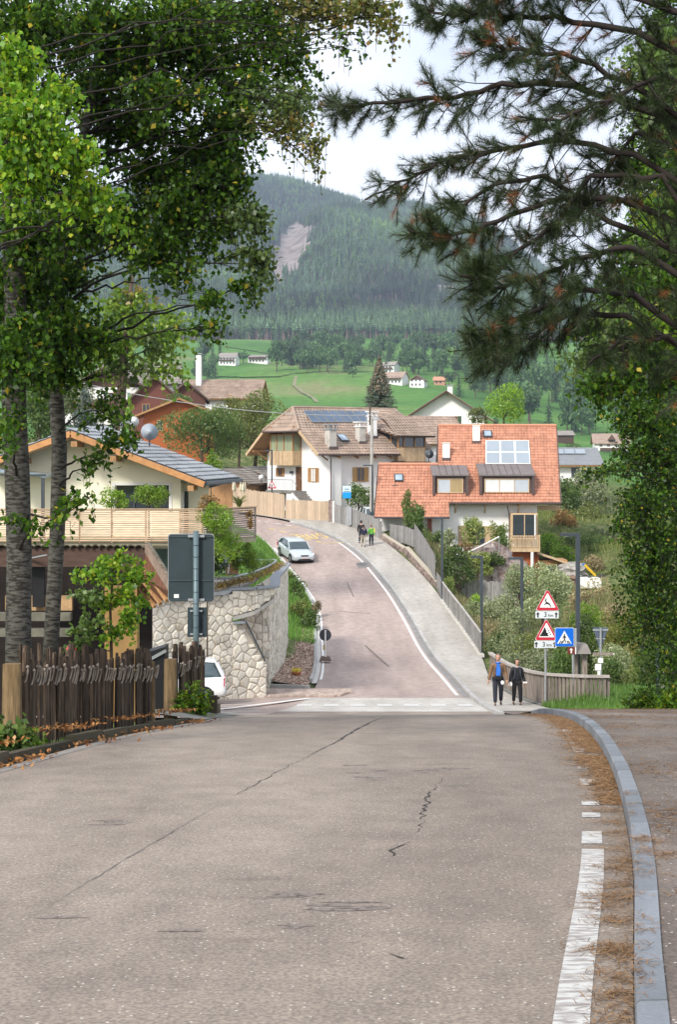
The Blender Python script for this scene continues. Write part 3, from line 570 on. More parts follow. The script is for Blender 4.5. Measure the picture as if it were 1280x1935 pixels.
class Fr:   # local frame of a turned building
    def __init__(s, o, rz): s.o = Vector(o); s.rz = rz; s.m = Matrix.Rotation(-rz, 3, 'Z')
    def l(s, wv): return s.m @ (Vector(wv) - s.o)
    def hit(s, px, py, p0, n): r = Matrix.Rotation(s.rz, 3, 'Z'); return s.l(hit(px, py, r @ Vector(p0) + s.o, r @ Vector(n)))

# ---- the big white farmhouse with the brown roof
o = P(622, 947, 127); fz = Fr(o, R(35)); wh = empty('white_house', o, 'large white house with a hipped brown tile roof, solar panels and wooden corner bays', 'house', rz=R(35))
mb = MB(); mb.prism([(0,0,-2.5),(13.6,0,-2.5),(13.6,0,4.15),(0,0,4.15)], (0,10.3,0)); mb.build('wall', WHITE, wh)
mb = MB(); mb.prism([(0,0,4.151),(0,10.3,4.151),(0,7.6,6.3),(0,5.15,7.9),(0,2.7,6.3)], (11,0,0)); mb.build('gable', WHITE, wh)
mb = MB(); mb.span((-.12,-.35,-2.2),(1.1,-.004,3.9)); mb.build('corner_pilaster', WHITE, wh)
sl = .69; zf = lambda y: 8.4 - sl*abs(5.15-y)
front = [(-.5,5.15,8.4),(-1.8,2.12,6.3),(-1.8,-.95,zf(-.95)),(7.2,-.95,zf(-.95)),(7.2,-.3,zf(-.3)),(11.4,-.3,zf(-.3)),(11.4,5.15,8.4)]
back = [(-.5,5.15,8.4),(11.4,5.15,8.4),(14.4,11.2,4.2),(-1.8,11.2,4.2),(-1.8,8.2,6.3)]; hip = [(-.5,5.15,8.4),(-1.8,8.2,6.3),(-1.8,2.12,6.3)]
for i, pl in enumerate((front, back, hip)):
    s_ = slab('roof', pl, .16, OAK, wh); tiled('roof_tile', pl, .34, .42, TILE_B, s_, amp=.03)
mb = MB(); [mb.tube([a, b], .13, 6) for a, b in (((-.5,5.15,8.5),(11.4,5.15,8.5)),((-.5,5.15,8.48),(-1.8,2.12,6.38)),((-.5,5.15,8.48),(-1.8,8.2,6.38)))]; mb.build('ridge_tile', TILE_B, wh)
mb = MB(); mb.tube([(-1.8,-1.02,4.12),(7.2,-1.02,4.12)], .09, 6); mb.tube([(-1.9,2.1,6.22),(-1.9,8.2,6.22)], .07, 6); mb.tube([(-.14,-.5,3.9),(-.14,-.5,-2)], .05, 6); mb.build('gutter', BROWN, wh)
mb = MB(); mb.beam((-1.83,-.95,zf(-.95)-.1),(-1.83,2.12,6.2),.06,.26); mb.build('barge_board', OAKP, wh); mb = MB(); mb.beam((-1.83,11.2,4.1),(-1.83,8.2,6.2),.06,.26); mb.build('barge_board', OAKP, wh)
for yy in (.1, 3.2, 7.1, 10.2): b = MB(); b.beam((.3,yy,zf(yy)-.42),(-1.7,yy,zf(yy)-.42),.16,.2); b.beam((-.02,yy,zf(yy)-1.3),(-1.3,yy,zf(yy)-.5),.12,.12); b.build('bracket', OAK, wh)
for xx in (.6,2.6,4.6,6.4): b = MB(); b.beam((xx,.3,4.22),(xx,-.9,3.75+.1),.12,.16); b.build('bracket', OAK, wh)
# first-floor wooden bay on the gable
bay = MB(); bay.span((-1.0,4.4,3.2),(-.004,8.3,4.45)); by = bay.build('bay', OAKP, wh)
for k in range(13): q = MB(); q.span((-1.04,4.42+k*.3,3.15),(-1.003,4.68+k*.3,4.42)); q.build('board', OAKP, by)
for k in range(4): q = MB(); q.span((.02+k*.0-1.0+.25*k,4.36,3.15),(-.78+.25*k,4.397,4.42)); q.build('board', OAKP, by)
q = MB(); [q.span((-1.0,yy,4.45),(-.88,yy+.12,6.0)) for yy in (4.4,5.9,7.1,8.18)]; q.span((-1.0,4.4,5.9),(-.004,8.3,6.05)); q.span((-.12,4.4,4.45),(-.004,4.52,5.9)); q.build('post', OAK, by)
q = MB(); q.span((-.93,4.45,4.45),(-.9,8.2,5.9)); q.span((-.9,4.45,4.45),(-.1,4.47,5.9)); q.build('glazing', CURTG, by)
window(wh, (0,2.45,1.65), R(-90), .85, 1.3, OAK, CURT, 2, sh=OAK); window(wh, (0,8.0,2.1), R(-90), .7, .8, OAK, GLASS, 2, sh=OAK)
window(wh, (3.45,0,1.7), 0, .85, 1.3, OAK, GLASS, 2, sh=M('shutter_ochre', (.42,.26,.11), .7, .15, 3))
dr = MB(); dr.span((-.06,4.35,.85),(-.003,5.3,3.0)); dr = dr.build('door', M('door_dark_oak', (.13,.065,.03), .6, .2, 3), wh); q = MB(); q.span((-.1,4.45,1.9),(-.061,4.5,2.1)); q.build('handle', STEEL, dr)
q = MB(); q.span((-1.6,3.6,.62),(-.004,8.1,.84)); q.build('landing', CONC, wh)
for k in range(8): q = MB(); q.span((-1.6,3.58-.33*(k+1),.6-.2*k),(-.3,3.58-.33*k,.78-.2*k)); q.build('step', M('step_stone', (.25,.23,.215), .9, .15, 3), wh)
q = MB(); q.beam((-1.6,3.6,.55),(-1.6,.8,-1.1),.12,.3); q.span((-1.55,3.6,-1),(-1.45,4.6,.6)); q.build('stair_wall', WHITE, wh)
rl = MB(); rl.tube([(-1.5,8.0,1.85),(-1.5,3.7,1.85)], .03, 5); rl.tube([(-1.5,3.7,1.85),(-1.5,2.9,1.3)], .03, 5); [rl.tube([(-1.5,3.7+k*.3,.85),(-1.5,3.7+k*.3,1.83)], .016, 4, False) for k in range(15)]; rl.build('railing', STEEL, wh)
q = MB(); q.tube([(-.02,5.9,2.5),(-.3,5.9,2.5)], .12, 8); q.build('wall_lamp', METAL, wh)
# glazed wooden loggia above the right end
lg = MB(); lg.span((7.25,-.62,3.55),(10.5,3.0,4.75)); lg = lg.build('loggia', OAKP, wh)
for k in range(12): q = MB(); q.span((7.9+k*.215,-.66,3.5),(8.1+k*.215,-.625,4.7)); q.build('board', OAKP, lg)
q = MB(); [q.span((xx,-.62,4.75),(xx+.13,-.5,6.0)) for xx in (7.25,7.9,9.15,10.37)]; q.span((7.25,-.62,5.85),(10.5,-.5,6.02)); q.span((7.25,-.62,4.75),(10.5,-.5,4.85)); [q.span((7.25,yy,4.75),(7.37,yy+.12,6.0)) for yy in (.4,1.5,2.6)]; q.build('post', OAK, lg)
q = MB(); q.span((7.35,-.53,4.8),(10.4,-.51,5.9)); q.span((7.31,-.5,4.8),(7.33,2.9,5.9)); q.build('glazing', GLASS, lg)
lr = [(6.6,-1.3,5.85),(11.1,-1.3,5.85),(11.4,5.0,8.42),(8.4,3.6,7.5)]; s_ = slab('roof', lr, .15, DKW, lg); tiled('roof_tile', lr, .34, .42, TILE_B, s_, amp=.03)
lr = [(6.6,-1.3,5.85),(8.4,3.6,7.5),(6.6,2.8,6.75)]; s_ = slab('roof', lr, .15, DKW, lg); tiled('roof_tile', lr, .34, .42, TILE_B, s_, amp=.03)
q = MB(); q.span((6.9,-.9,3.35),(10.9,3.0,3.5)); q.build('floor_slab', DKW, lg)
n_f = Vector((0,-sl,1)).normalized()
# roof furniture placed on the front slope
def on_front(px, py): return fz.hit(px, py, (0,5.15,8.4), n_f)
a0 = on_front(571,779); a1 = on_front(597,801); b0 = on_front(694,779.5)
du = (b0-a0)/8; dv = Vector((0, a1.y-a0.y, a1.z-a0.z)); sp_ = empty('solar_array', (0,0,0), None, None); sp_.parent = wh; del_ = None
for k in range(8):
    q = MB(); p0 = a0 + du*(k+.05) + n_f*.14; p1 = a0 + du*(k+.95) + n_f*.14; q.prism([p0, p1, p1+dv, p0+dv], n_f*.06); pn = q.build('solar_panel', FRW if False else STEEL, sp_)
    q = MB(); c = (p0+p1+dv)/2; e1 = (p1-p0)*.46; e2 = dv*.47; q.prism([c-e1-e2+n_f*.062, c+e1-e2+n_f*.062, c+e1+e2+n_f*.062, c-e1+e2+n_f*.062], n_f*.006); q.build('panel_glass', SOLAR, pn)
def chimney(px, py, wpx, hpx, mat, lab=None):
    c = on_front(px, py); s = F/(fz.o.y+7); w_ = wpx/s*.8; h_ = hpx/s; q = MB(); q.box((c.x, c.y+w_*.3, c.z+h_*.5-.3), (w_, w_, h_+.6)); ch = q.build('chimney', mat, wh)
    q = MB(); q.box((c.x, c.y+w_*.3, c.z+h_+.06), (w_*1.25, w_*1.25, .1)); [q.box((c.x+i*w_*.4, c.y+w_*.3+j*w_*.4, c.z+h_+.25), (.1,.1,.3)) for i in (-1,1) for j in (-1,1)]; q.box((c.x, c.y+w_*.3, c.z+h_+.45), (w_*1.5, w_*1.4, .08)); q.build('chimney_cap', STEEL if lab else WHITE, ch)
    q = MB(); q.box((c.x, c.y-w_*.28, c.z+.05), (w_*1.2, .1, .3)); q.build('flashing', BROWN, ch)
STW = M('render_stained', (.62,.59,.53), .9, .2, 1.5, col2=(.30,.26,.22), lo=.45, hi=.7)
chimney(628,848,19,34,STW,True); chimney(684,838,17,30,STW); chimney(706,828,16,40,WHITE)
c = on_front(647,830); q = MB(); e1 = Vector((.45,0,0)); e2 = Vector((0,.45,.31)); cc = c + n_f*.1; q.prism([cc-e1-e2, cc+e1-e2, cc+e1+e2, cc-e1+e2], n_f*.12); sk = q.build('skylight', METAL, wh); q = MB(); e1 *= .8; e2 = e2*.8; cc += n_f*.125; q.prism([cc-e1-e2, cc+e1-e2, cc+e1+e2, cc-e1+e2], n_f*.01); q.build('pane', GLASSB, sk)
# lower roof behind to the right and round dish
mb = MB(wh.location*0); 
# ---- the red-tiled house
O = Vector((9, 118, -6)); rh = empty('red_roofed_house', O, 'white house under a steep red tile roof with two wide dormers and collectors', 'house')
sR = .926; pn_ = Vector((0,-sR,1)).normalized(); zp = lambda y: -3.93 + sR*(y-118); RP0 = (0,118,-3.93)
def onr(px, py): return hit(px, py, RP0, pn_)
A = onr(828.5,806); B_ = onr(1052,806); C_ = onr(1060,950); D_ = onr(849,950); E_ = onr(850,977); G_ = onr(708,977); I_ = onr(716,879); J_ = onr(828,879)
poly = [A, B_, C_, D_, E_, G_, I_, J_]; s_ = slab('roof', poly, .2, BROWN, rh, O); tiled('roof_tile', poly, .27, .34, TILE_R, s_, amp=.045, off=O)
bk = [A, B_, B_+Vector((0,6,-6)), A+Vector((0,6,-6))]; s_ = slab('roof', bk, .2, BROWN, rh, O); bk2 = [I_, J_+Vector((.3,0,0)), J_+Vector((.3,5,-4.5)), I_+Vector((0,5,-4.5))]; slab('roof', bk2, .2, TILE_R, rh, O)
mb = MB(O); mb.tube([A+Vector((0,0,.1)), B_+Vector((0,0,.1))], .13, 6); mb.tube([I_+Vector((0,0,.1)), J_+Vector((0,0,.1))], .12, 6); mb.build('ridge_tile', TILE_R, rh)
mb = MB(O); mb.tube([D_+Vector((0,-.1,-.05)), C_+Vector((.05,-.1,-.05))], .09, 6); mb.tube([G_+Vector((0,-.1,-.05)), E_+Vector((0,-.1,-.05))], .09, 6); dsp = onr(959,952); mb.tube([dsp+Vector((0,-.1,-.1)), (dsp.x+.3,119.0-.1,-5.0), (dsp.x+.3,118.9,-8.2)], .05, 6)
mb.beam(B_+Vector((.06,0,-.05)), C_+Vector((.06,0,-.05)), .06, .25); mb.beam(I_+Vector((-.04,0,-.05)), G_+Vector((-.04,0,-.05)), .06, .25); mb.beam(A+Vector((-.04,0,-.02)), J_+Vector((-.04,0,-.02)), .06, .25); mb.build('gutter', BROWN, rh)
mb = MB(O); mb.span((9.6,119.2,-11.0),(16.6,130,-3.6)); mb.build('wall', WHITE, rh)
mb = MB(O); mb.prism([(9.601,119.3,-3.6),(9.601,130,-3.6),(9.601,125,1.5)], (8.2,0,0)); mb.build('gable', WHITE, rh)
mb = MB(O); mb.span((3.6,118.6,-8.2),(9.59,124,-4.1)); mb.build('garage_wall', WHITE, rh)
mb = MB(O); mb.prism([(3.9,118.7,-4.1),(3.9,124,-4.1),(3.9,121.3,-1.5)], (5.6,0,0)); mb.build('gable', DKW, rh)
mb = MB(O); mb.span((7.4,118.5,-7.2),(7.75,118.597,-5.2)); mb.build('door', M('door_brick_red', (.35,.12,.08), .7, .1, 3), rh)
for xx in (9.75, 12.2, 15.0): q = MB(O); q.beam((xx,119.4,-4.15),(xx,118.0,-4.05),.14,.2); q.beam((xx,119.19,-4.8),(xx,118.3,-4.15),.1,.1); q.build('bracket', OAKP, rh)
def dormer(l, r, ty, by, fy, top, cols, pms):
    dF = 118.75; x0, x1 = (l-CX)/F*dF, (r-CX)/F*dF; z0 = (H-by)/F*dF; z1 = (H-top)/F*dF; yb = hit((l+r)/2, ty, RP0, pn_)
    q = MB(O); q.prism([(x0,dF,z0-.05),(x0,dF,z1),(x0,yb.y+.3,yb.z+.1),(x0,yb.y+.3,yb.z-.4)], (x1-x0,0,0)); d_ = q.build('dormer', BROWN, rh)
    q = MB(O); q.prism([(x0-.15,dF-.35,z1-.02),(x0-.15,yb.y+.2,yb.z+.12),(x0-.15,yb.y+.2,yb.z+.24),(x0-.15,dF-.35,z1+.1)], (x1-x0+.3,0,0)); ro = q.build('dormer_roof', M('lead_sheet', (.17,.145,.14), .55, .12, 1.5), d_)
    for k in range(1, int((x1-x0)/.55)): q = MB(O); q.beam((x0+k*.55,dF-.35,z1+.12),(x0+k*.55,yb.y+.2,yb.z+.26),.03,.04); q.build('seam', BROWN, ro)
    w_ = (x1-x0)-.62; hh = (z1-z0)-.28
    q = window(d_, (0,0,0), 0, w_, hh, OAKP, pms, cols); q.location = Vector(((x0+x1)/2, dF-.02, z0+.05)) - O
    for s in (x0, x1): q = MB(O); q.span((s-.1,dF-.3,z0-.1),(s+.1,dF-.004,z1-.02)); q.build('cheek', BROWN, d_)
CURTO = M('curtain_ochre', (.36,.27,.14), .7, .15, 3, stretch=(9,9,.3)); CURT2 = M('curtain_pale_blue', (.45,.50,.55), .5, .05, 2)
dormer(820,883,884,933,0,899,2,[CURT2,CURTO]); dormer(909,1008,881,932,0,899,3,[CURT,CURT,CURT2])
q = MB(O); a = onr(918,836)+pn_*.12; b = onr(1000,836)+pn_*.12; c = onr(1003,880)+pn_*.12; d = onr(918,880)+pn_*.12; q.prism([a,b,c,d], pn_*.12); col = q.build('collector_frame', FRW, rh)
for i in range(3):
    for j in range(2):
        f = lambda u, v: a*(1-u)*(1-v) + b*u*(1-v) + c*u*v + d*(1-u)*v
        q = MB(O); q.prism([f((i+.06)/3,(j+.05)/2)+pn_*.121, f((i+.94)/3,(j+.05)/2)+pn_*.121, f((i+.94)/3,(j+.95)/2)+pn_*.121, f((i+.06)/3,(j+.95)/2)+pn_*.121], pn_*.02); q.build('solar_collector', SOLARW, col)
for px, py in ((922,822),(754,905)):
    cc = onr(px, py)+pn_*.1; vv = Vector((0,1,sR)).normalized(); q = MB(O); e1 = Vector((.38,0,0)); e2 = vv*.42; q.prism([cc-e1-e2,cc+e1-e2,cc+e1+e2,cc-e1+e2], pn_*.1); sk = q.build('skylight', METAL, rh); cc += pn_*.105; e1 *= .75; e2 *= .75; q = MB(O); q.prism([cc-e1-e2,cc+e1-e2,cc+e1+e2,cc-e1+e2], pn_*.012); q.build('pane', GLASSB, sk)
for px, py, wp, hp in ((901,836,13,31),(844,868,13,30)):
    c = onr(px, py); s = F/c.y; q = MB(O); q.box((c.x, c.y+.2, c.z+hp/s/2-.1), (wp/s, wp/s*.8, hp/s+.2)); ch = q.build('chimney', WHITE, rh); q = MB(O); q.box((c.x, c.y-.05, c.z), (wp/s*1.25,.3,.28)); q.build('flashing', BROWN, ch); q = MB(O); q.box((c.x, c.y+.2, c.z+hp/s+.04), (wp/s*1.15, wp/s, .07)); q.build('chimney_cap', FRW, ch)
c = onr(747,918); q = MB(O); q.tube([c, c+Vector((0,-.2,.5))], .03, 5); q.tube([c+Vector((-.25,-.15,.05)), c+Vector((.25,-.15,.05))], .03, 5); q.build('roof_hook', METAL, rh)
# big shuttered window and glazed oriel with balcony
fw = window(rh, Vector((11.55,119.19,-7.6))-O, 0, 1.5, 1.7, OAKP, GLASS, 2, sh=OAKP)
q = MB(O); q.span((14.3,118.15,-7.0),(16.5,119.19,-4.8)); ob_ = q.build('oriel', OAKP, rh)
w2 = window(ob_, Vector((15.4,118.14,-6.95))-O, 0, 2.1, 2.1, OAKP, GLASS, 2)
q = MB(O); q.span((14.1,117.4,-7.95),(16.6,119.2,-7.65)); bl = q.build('balcony', OAKP, rh)
q = MB(O); q.beam((14.1,117.45,-6.65),(16.6,117.45,-6.65),.1,.09); q.beam((14.1,117.45,-7.5),(16.6,117.45,-7.5),.07,.08); q.beam((16.55,117.5,-6.65),(16.55,119.2,-6.65),.09,.09); [q.span((xx,117.4,-7.648),(xx+.12,117.52,-6.55)) for xx in (14.1,16.48)]; q.build('rail', OAKP, bl)
for k in range(17): q = MB(O); q.span((14.3+k*.13,117.42,-7.62),(14.37+k*.13,117.45,-6.7)); q.build('baluster', OAKP, bl)
q = MB(O); q.tube([(15.95,117.5,-7.95),(15.95,117.5,-11.2)], .13, 10); q.build('post', FRW, rh); q = MB(O); q.tube([(16.25,117.9,-7.0),(16.25,117.9,-4.9)], .07, 8); q.build('post', FRW, rh)
q = MB(O); q.span((14.2,118.2,-11.2),(16.6,119.19,-7.96)); bs_ = q.build('timber_room', REDW, rh)
for k in range(12): q = MB(O); q.span((14.2+k*.2,118.15,-11.1),(14.37+k*.2,118.197,-8.0)); q.build('board', REDW, bs_)
q = MB(O); q.span((16.61,118.4,-10.9),(19.0,121,-8.7)); an = q.build('timber_annex', OAK, rh)
window(an, Vector((17.9,118.39,-10.0))-O, 0, 1.7, 1.0, OAK, GLASS, 2); q = MB(O); q.prism([(16.4,117.8,-8.15),(19.8,117.8,-9.3),(19.8,121,-9.3),(16.4,121,-8.15)], (0,0,.14)); q.build('annex_roof', OAKP, rh)
q = MB(O); q.prism([(13.2,117.6,-8.5),(15.6,117.3,-9.3),(15.6,118.2,-8.9),(13.2,118.2,-8.0)], (0,0,.1)); q.build('canopy', M('canopy_slate', (.30,.26,.25), .8, .2, 3), rh)
q = MB(O); [q.beam((14.0,117.6,-9.2-k*.6),(15.2,117.6,-8.9-k*.9),.16,.16) for k in (0,)]; q.beam((13.6,117.6,-10.0),(14.9,117.6,-9.0),.15,.15); q.beam((13.6,117.6,-9.35),(15.0,117.6,-9.35),.16,.16); q.build('beam', OAKP, rh)
q = MB(O); q.span((16.61,119.5,-4.6),(18.6,121,-4.3)); [q.span((16.7+k*.16,119.5,-4.3),(16.77+k*.16,119.54,-3.5)) for k in range(12)]; q.span((16.61,119.48,-3.55),(18.6,119.56,-3.45)); q.build('side_balcony', OAKP, rh)
ivb = (O, )

# ---- the cream house with the balcony, on the left
O = P(150, 963, 58); yh = empty('cream_house', O, 'cream gabled house with a shallow grey roof behind the slatted balcony', 'house')
dW, dR = 58.5, 57.0; X = lambda px, d: (px-CX)/F*d; Z = lambda py, d: (H-py)/F*d
apex = P(133, 812, dR); er = P(386, 908, dR); el = P(-40, 876, dR); LB = 7.2
gw = [(X(-30,dW),dW,-5.6),(X(341,dW),dW,-5.6),(X(341,dW),dW,Z(900,dW)),(apex.x,dW,apex.z-.35),(X(-30,dW),dW,Z(884,dW))]
# wall built round the big window opening
mb = MB(O); wx0, wx1 = X(217,dW), X(319,dW); wz0, wz1 = Z(966,dW), Z(917,dW); s_r = (gw[2][2]-gw[3][2])/(gw[2][0]-gw[3][0]); zt = lambda x: gw[3][2] + s_r*(x-gw[3][0]) if x > gw[3][0] else gw[3][2] + (gw[4][2]-gw[3][2])/(gw[4][0]-gw[3][0])*(x-gw[3][0])
mb.prism([(gw[0][0],dW,-5.6),(wx0,dW,-5.6),(wx0,dW,zt(wx0)),(gw[3][0],dW,gw[3][2]),(gw[4][0],dW,gw[4][2])], (0,.4,0)); mb.prism([(wx0,dW,wz1),(wx1,dW,wz1),(wx1,dW,zt(wx1)),(wx0,dW,zt(wx0))], (0,.4,0)); mb.prism([(wx1,dW,-5.6),(gw[1][0],dW,-5.6),gw[2],(wx1,dW,zt(wx1))], (0,.4,0)); mb.prism([(wx0,dW,-5.6),(wx1,dW,-5.6),(wx1,dW,wz0),(wx0,dW,wz0)], (0,.4,0))
mb.span((gw[1][0]-.4,dW+.4,-5.6),(gw[1][0],dW+5,Z(900,dW)-.3)); mb.build('wall', CREAM, yh)
mb = MB(O); f_ = .12; mb.span((wx0-f_,dW-.03,wz1),(wx1+f_,dW+.05,wz1+f_)); mb.span((wx0-f_,dW-.03,wz0),(wx0-.001,dW+.05,wz1-.002)); mb.span((wx1+.001,dW-.03,wz0),(wx1+f_,dW+.05,wz1-.002)); mb.build('window_surround', FRW, yh)
mb = MB(O); mb.span((wx0+.02,dW+.34,wz0),(wx1-.02,dW+.36,wz1-.01)); wn = mb.build('window', GLASS, yh); mb = MB(O); [mb.span((wx0+k*(wx1-wx0)/3-.03,dW+.28,wz0),(wx0+k*(wx1-wx0)/3+.03,dW+.33,wz1-.02)) for k in (1,2)]; mb.build('frame', METAL, wn)
rpoly = [apex, er, er+Vector((.9,LB,0)), apex+Vector((0,LB,0))]; s_ = slab('roof', rpoly, .14, METAL, yh, O); tiled('roof_tile', rpoly, .30, .42, TILE_G, s_, amp=.03, off=O)
lpoly = [apex, el, el+Vector((0,LB,0)), apex+Vector((0,LB,0))]; s_ = slab('roof', lpoly, .14, METAL, yh, O); tiled('roof_tile', lpoly, .33, .42, TILE_G, s_, amp=.03, off=O)
for a, b in ((apex, er), (apex, el)): q = MB(O); q.beam(a+Vector((0,-.05,-.16)), b+Vector((0,-.05,-.16)), .08, .24); q.build('barge_board', M('wood_honey', (.50,.25,.10), .6, .15, 4, rnd=.1), yh); q = MB(O); q.beam(a+Vector((0,.5,-.30)), b+Vector((0,.5,-.30)), 1.0, .05); q.build('soffit', OAKP, yh)
for t in (.03,.32,.9): p = apex.lerp(er, t); q = MB(O); q.span((p.x-.12,dR-.15,p.z-.62),(p.x+.12,dW-.004,p.z-.40)); q.build('purlin', OAK, yh)
p = apex.lerp(el, .55); q = MB(O); q.span((p.x-.12,dR-.1,p.z-.62),(p.x+.12,dW-.004,p.z-.40)); q.build('purlin', OAK, yh)
q = MB(O); e2 = er+Vector((.9,LB,0)); q.tube([er+Vector((.08,0,-.12)), e2+Vector((.08,0,-.12))], .10, 6); q.tube([er+Vector((.5,5,-.15)), (gw[1][0]+.9,dW+1.5,er.z-.35), (gw[1][0]+.35,dW+1.2,er.z-.7), (gw[1][0]+.35,dW+1.2,-4)], .07, 6); q.build('gutter', METAL, yh)
q = MB(O); q.span((gw[1][0]+.003,dW+.6,-3.6),(gw[1][0]+.06,dW+2.2,-1.5)); dd = q.build('door', FRW, yh); q = MB(O); q.span((gw[1][0]+.064,dW+.8,-3.4),(gw[1][0]+.07,dW+2.0,-1.65)); q.build('pane', GLASS, dd)
q = MB(O); q.span((X(345,59.6),59.5,-3.9),(X(357,59.6),59.6,-1.15)); q.span((X(357,59.6),59.5,-3.9),(X(395,59.6),59.6,-1.0)); q.build('side_wall', CREAM, yh)
q = MB(O); q.span((X(346,59.5),59.45,-3.6),(X(356,59.5),59.495,-1.5)); q.build('door', GLASS, yh)
# lower storey and terrace below the balcony
q = MB(O); q.span((X(275,57),57.2,-5.6),(X(400,57),58.2,-3.5)); q.build('lower_wall', CREAM, yh); q = MB(O); q.span((X(286,57),57.12,-5.4),(X(322,57),57.196,-3.75)); gg = q.build('garden_door', M('glass_green', (.10,.16,.13), .15, .2, 1, spec=.8), yh)
terr = MB(); terr.prism([(-14,55.0,-5.95),(-8.2,55.2,-5.9),(-6.2,56.5,-5.75),(-4.5,57.7,-5.75),(-3.9,63.5,-5.75),(-3.7,66.5,-5.8),(-14,66.5,-5.75)], (0,0,.12)); tag(terr.build('terrace', M('terrace_paving', (.32,.29,.26), .9, .12, 2)), kind='structure')
# balcony
bc = empty('balcony', (X(200,55),55,Z(1023,55)), 'long balcony fenced with pale horizontal slats in front of the cream house', 'balcony'); BO = bc.location.copy()
q = MB(BO); q.prism([(X(-40,55),55.1,BO.z),(X(385,55),55.1,BO.z),(X(484,57.6),57.5,BO.z),(X(470,61),61,BO.z),(X(-40,58),58.45,BO.z)], (0,0,-.16)); q.build('floor_slab', M('slab_olive', (.30,.28,.19), .8, .1, 2), bc)
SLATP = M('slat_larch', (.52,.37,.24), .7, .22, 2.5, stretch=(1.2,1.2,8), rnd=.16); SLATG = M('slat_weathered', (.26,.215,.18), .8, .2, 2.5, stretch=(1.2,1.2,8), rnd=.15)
p0, p1, p2 = (X(-40,55),55), (X(383,55),55), (X(484,57.6),57.6); zt_, zb_ = Z(963.5,55), Z(1023,55)
ns = 15
for k in range(ns):
    z = zb_ + .03 + (zt_-zb_-.05)*k/(ns-1); hh = random.choice([.052,.045,.056])
    xs = [p0[0], X(60,55), X(150,55), X(211,55), X(285,55), p1[0]]
    for a, b in zip(xs[:-1], xs[1:]): q = MB(BO); q.span((a+.008,54.97,z-hh/2),(b-.008,55.0,z+hh/2)); q.build('slat', SLATP, bc)
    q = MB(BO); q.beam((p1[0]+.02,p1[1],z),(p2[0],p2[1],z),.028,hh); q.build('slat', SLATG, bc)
for xx in (60,150,211,275,340,382): q = MB(BO); q.span((X(xx,55)-.03,55.003,zb_-.05),(X(xx,55)+.03,55.07,zt_)); q.build('post', SLATP, bc)
q = MB(BO); q.beam((p0[0],54.99,zt_+.035),(p1[0],54.99,zt_+.035),.11,.035); q.beam((p1[0],p1[1],zt_+.035),(p2[0],p2[1],zt_+.035),.11,.035); q.build('handrail', OAKP, bc)
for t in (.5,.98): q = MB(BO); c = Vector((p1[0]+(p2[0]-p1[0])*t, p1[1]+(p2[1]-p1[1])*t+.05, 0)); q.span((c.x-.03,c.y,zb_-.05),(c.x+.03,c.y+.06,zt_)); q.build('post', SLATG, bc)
# glass canopy at the left between the birch trunks
cn = empty('patio_canopy', P(62,965,56.5), 'small flat grey canopy on a post seen between the birch trunks', 'canopy'); CO = cn.location.copy()
q = MB(CO); q.prism([(X(-10,56.5),56.5,Z(886,56.5)),(X(86,56.5),56.5,Z(897,56.5)),(X(86,56.5),58.3,Z(895,56.5)),(X(-10,56.5),58.3,Z(886,56.5))], (0,0,-.12)); q.build('canopy_roof', GLASSB, cn)
q = MB(CO); q.span((X(77,56.5),56.5,-3.6),(X(83,56.5),56.62,Z(898,56.5)-.1)); q.span((X(-10,56.5),56.45,Z(899,56.5)),(X(86,56.5),56.495,Z(896,56.5))); q.build('post', METAL, cn)
# satellite dishes
def dish(px, py, d, r, lab, tilt=12, mat=None, grp=None):
    c = P(px, py, d); e = empty('satellite_dish', c, lab, 'satellite dish', grp); q = MB(); n = 20; pr = [(0.001,.0),(r*.4,.02*r*4),(r*.8,.22*r),(r,.32*r)]
    q.lathe([(a, b) for a, b in pr], n); me = q.build('reflector', mat or M('dish_grey', (.34,.38,.42), .5, .06, 3), e, True); me.rotation_euler = (R(90-tilt), 0, R(14)); me.location = (0,.1,0)
    q = MB(); q.tube([(0,-.1*r,-r*.8),(0,-r*.9,-r*.1)], .025, 5); q.box((0,-r*.92,-.02), (.1,.16,.1)); q.build('feed_arm', STEEL, e); q = MB(); q.tube([(0,.15,0),(0,.25,-r*1.6)], .035, 6); q.build('mast', METAL, e)
dish(281,817,60,.36,'round grey satellite dish on the roof slope of the cream house'); dish(811,858,128,.42,'dark satellite dish beside the glazed loggia of the large white house', mat=M('dish_dark', (.10,.11,.12), .5, .1, 3)); dish(252,797,62,.22,'small white satellite dish left of the grey one above the cream roof', mat=FRW); dish(494,903,128,.28,'small white satellite dish at the far corner of the large white house', mat=FRW)
an = empty('roof_antenna', P(229,832,61), 'bent grey pipe mast carrying the small white dish above the cream roof', 'antenna'); q = MB(an.location); q.tube([P(229,832,61), P(229,798,61), P(248,797,61)], .06, 6); q.build('mast', STEEL, an)
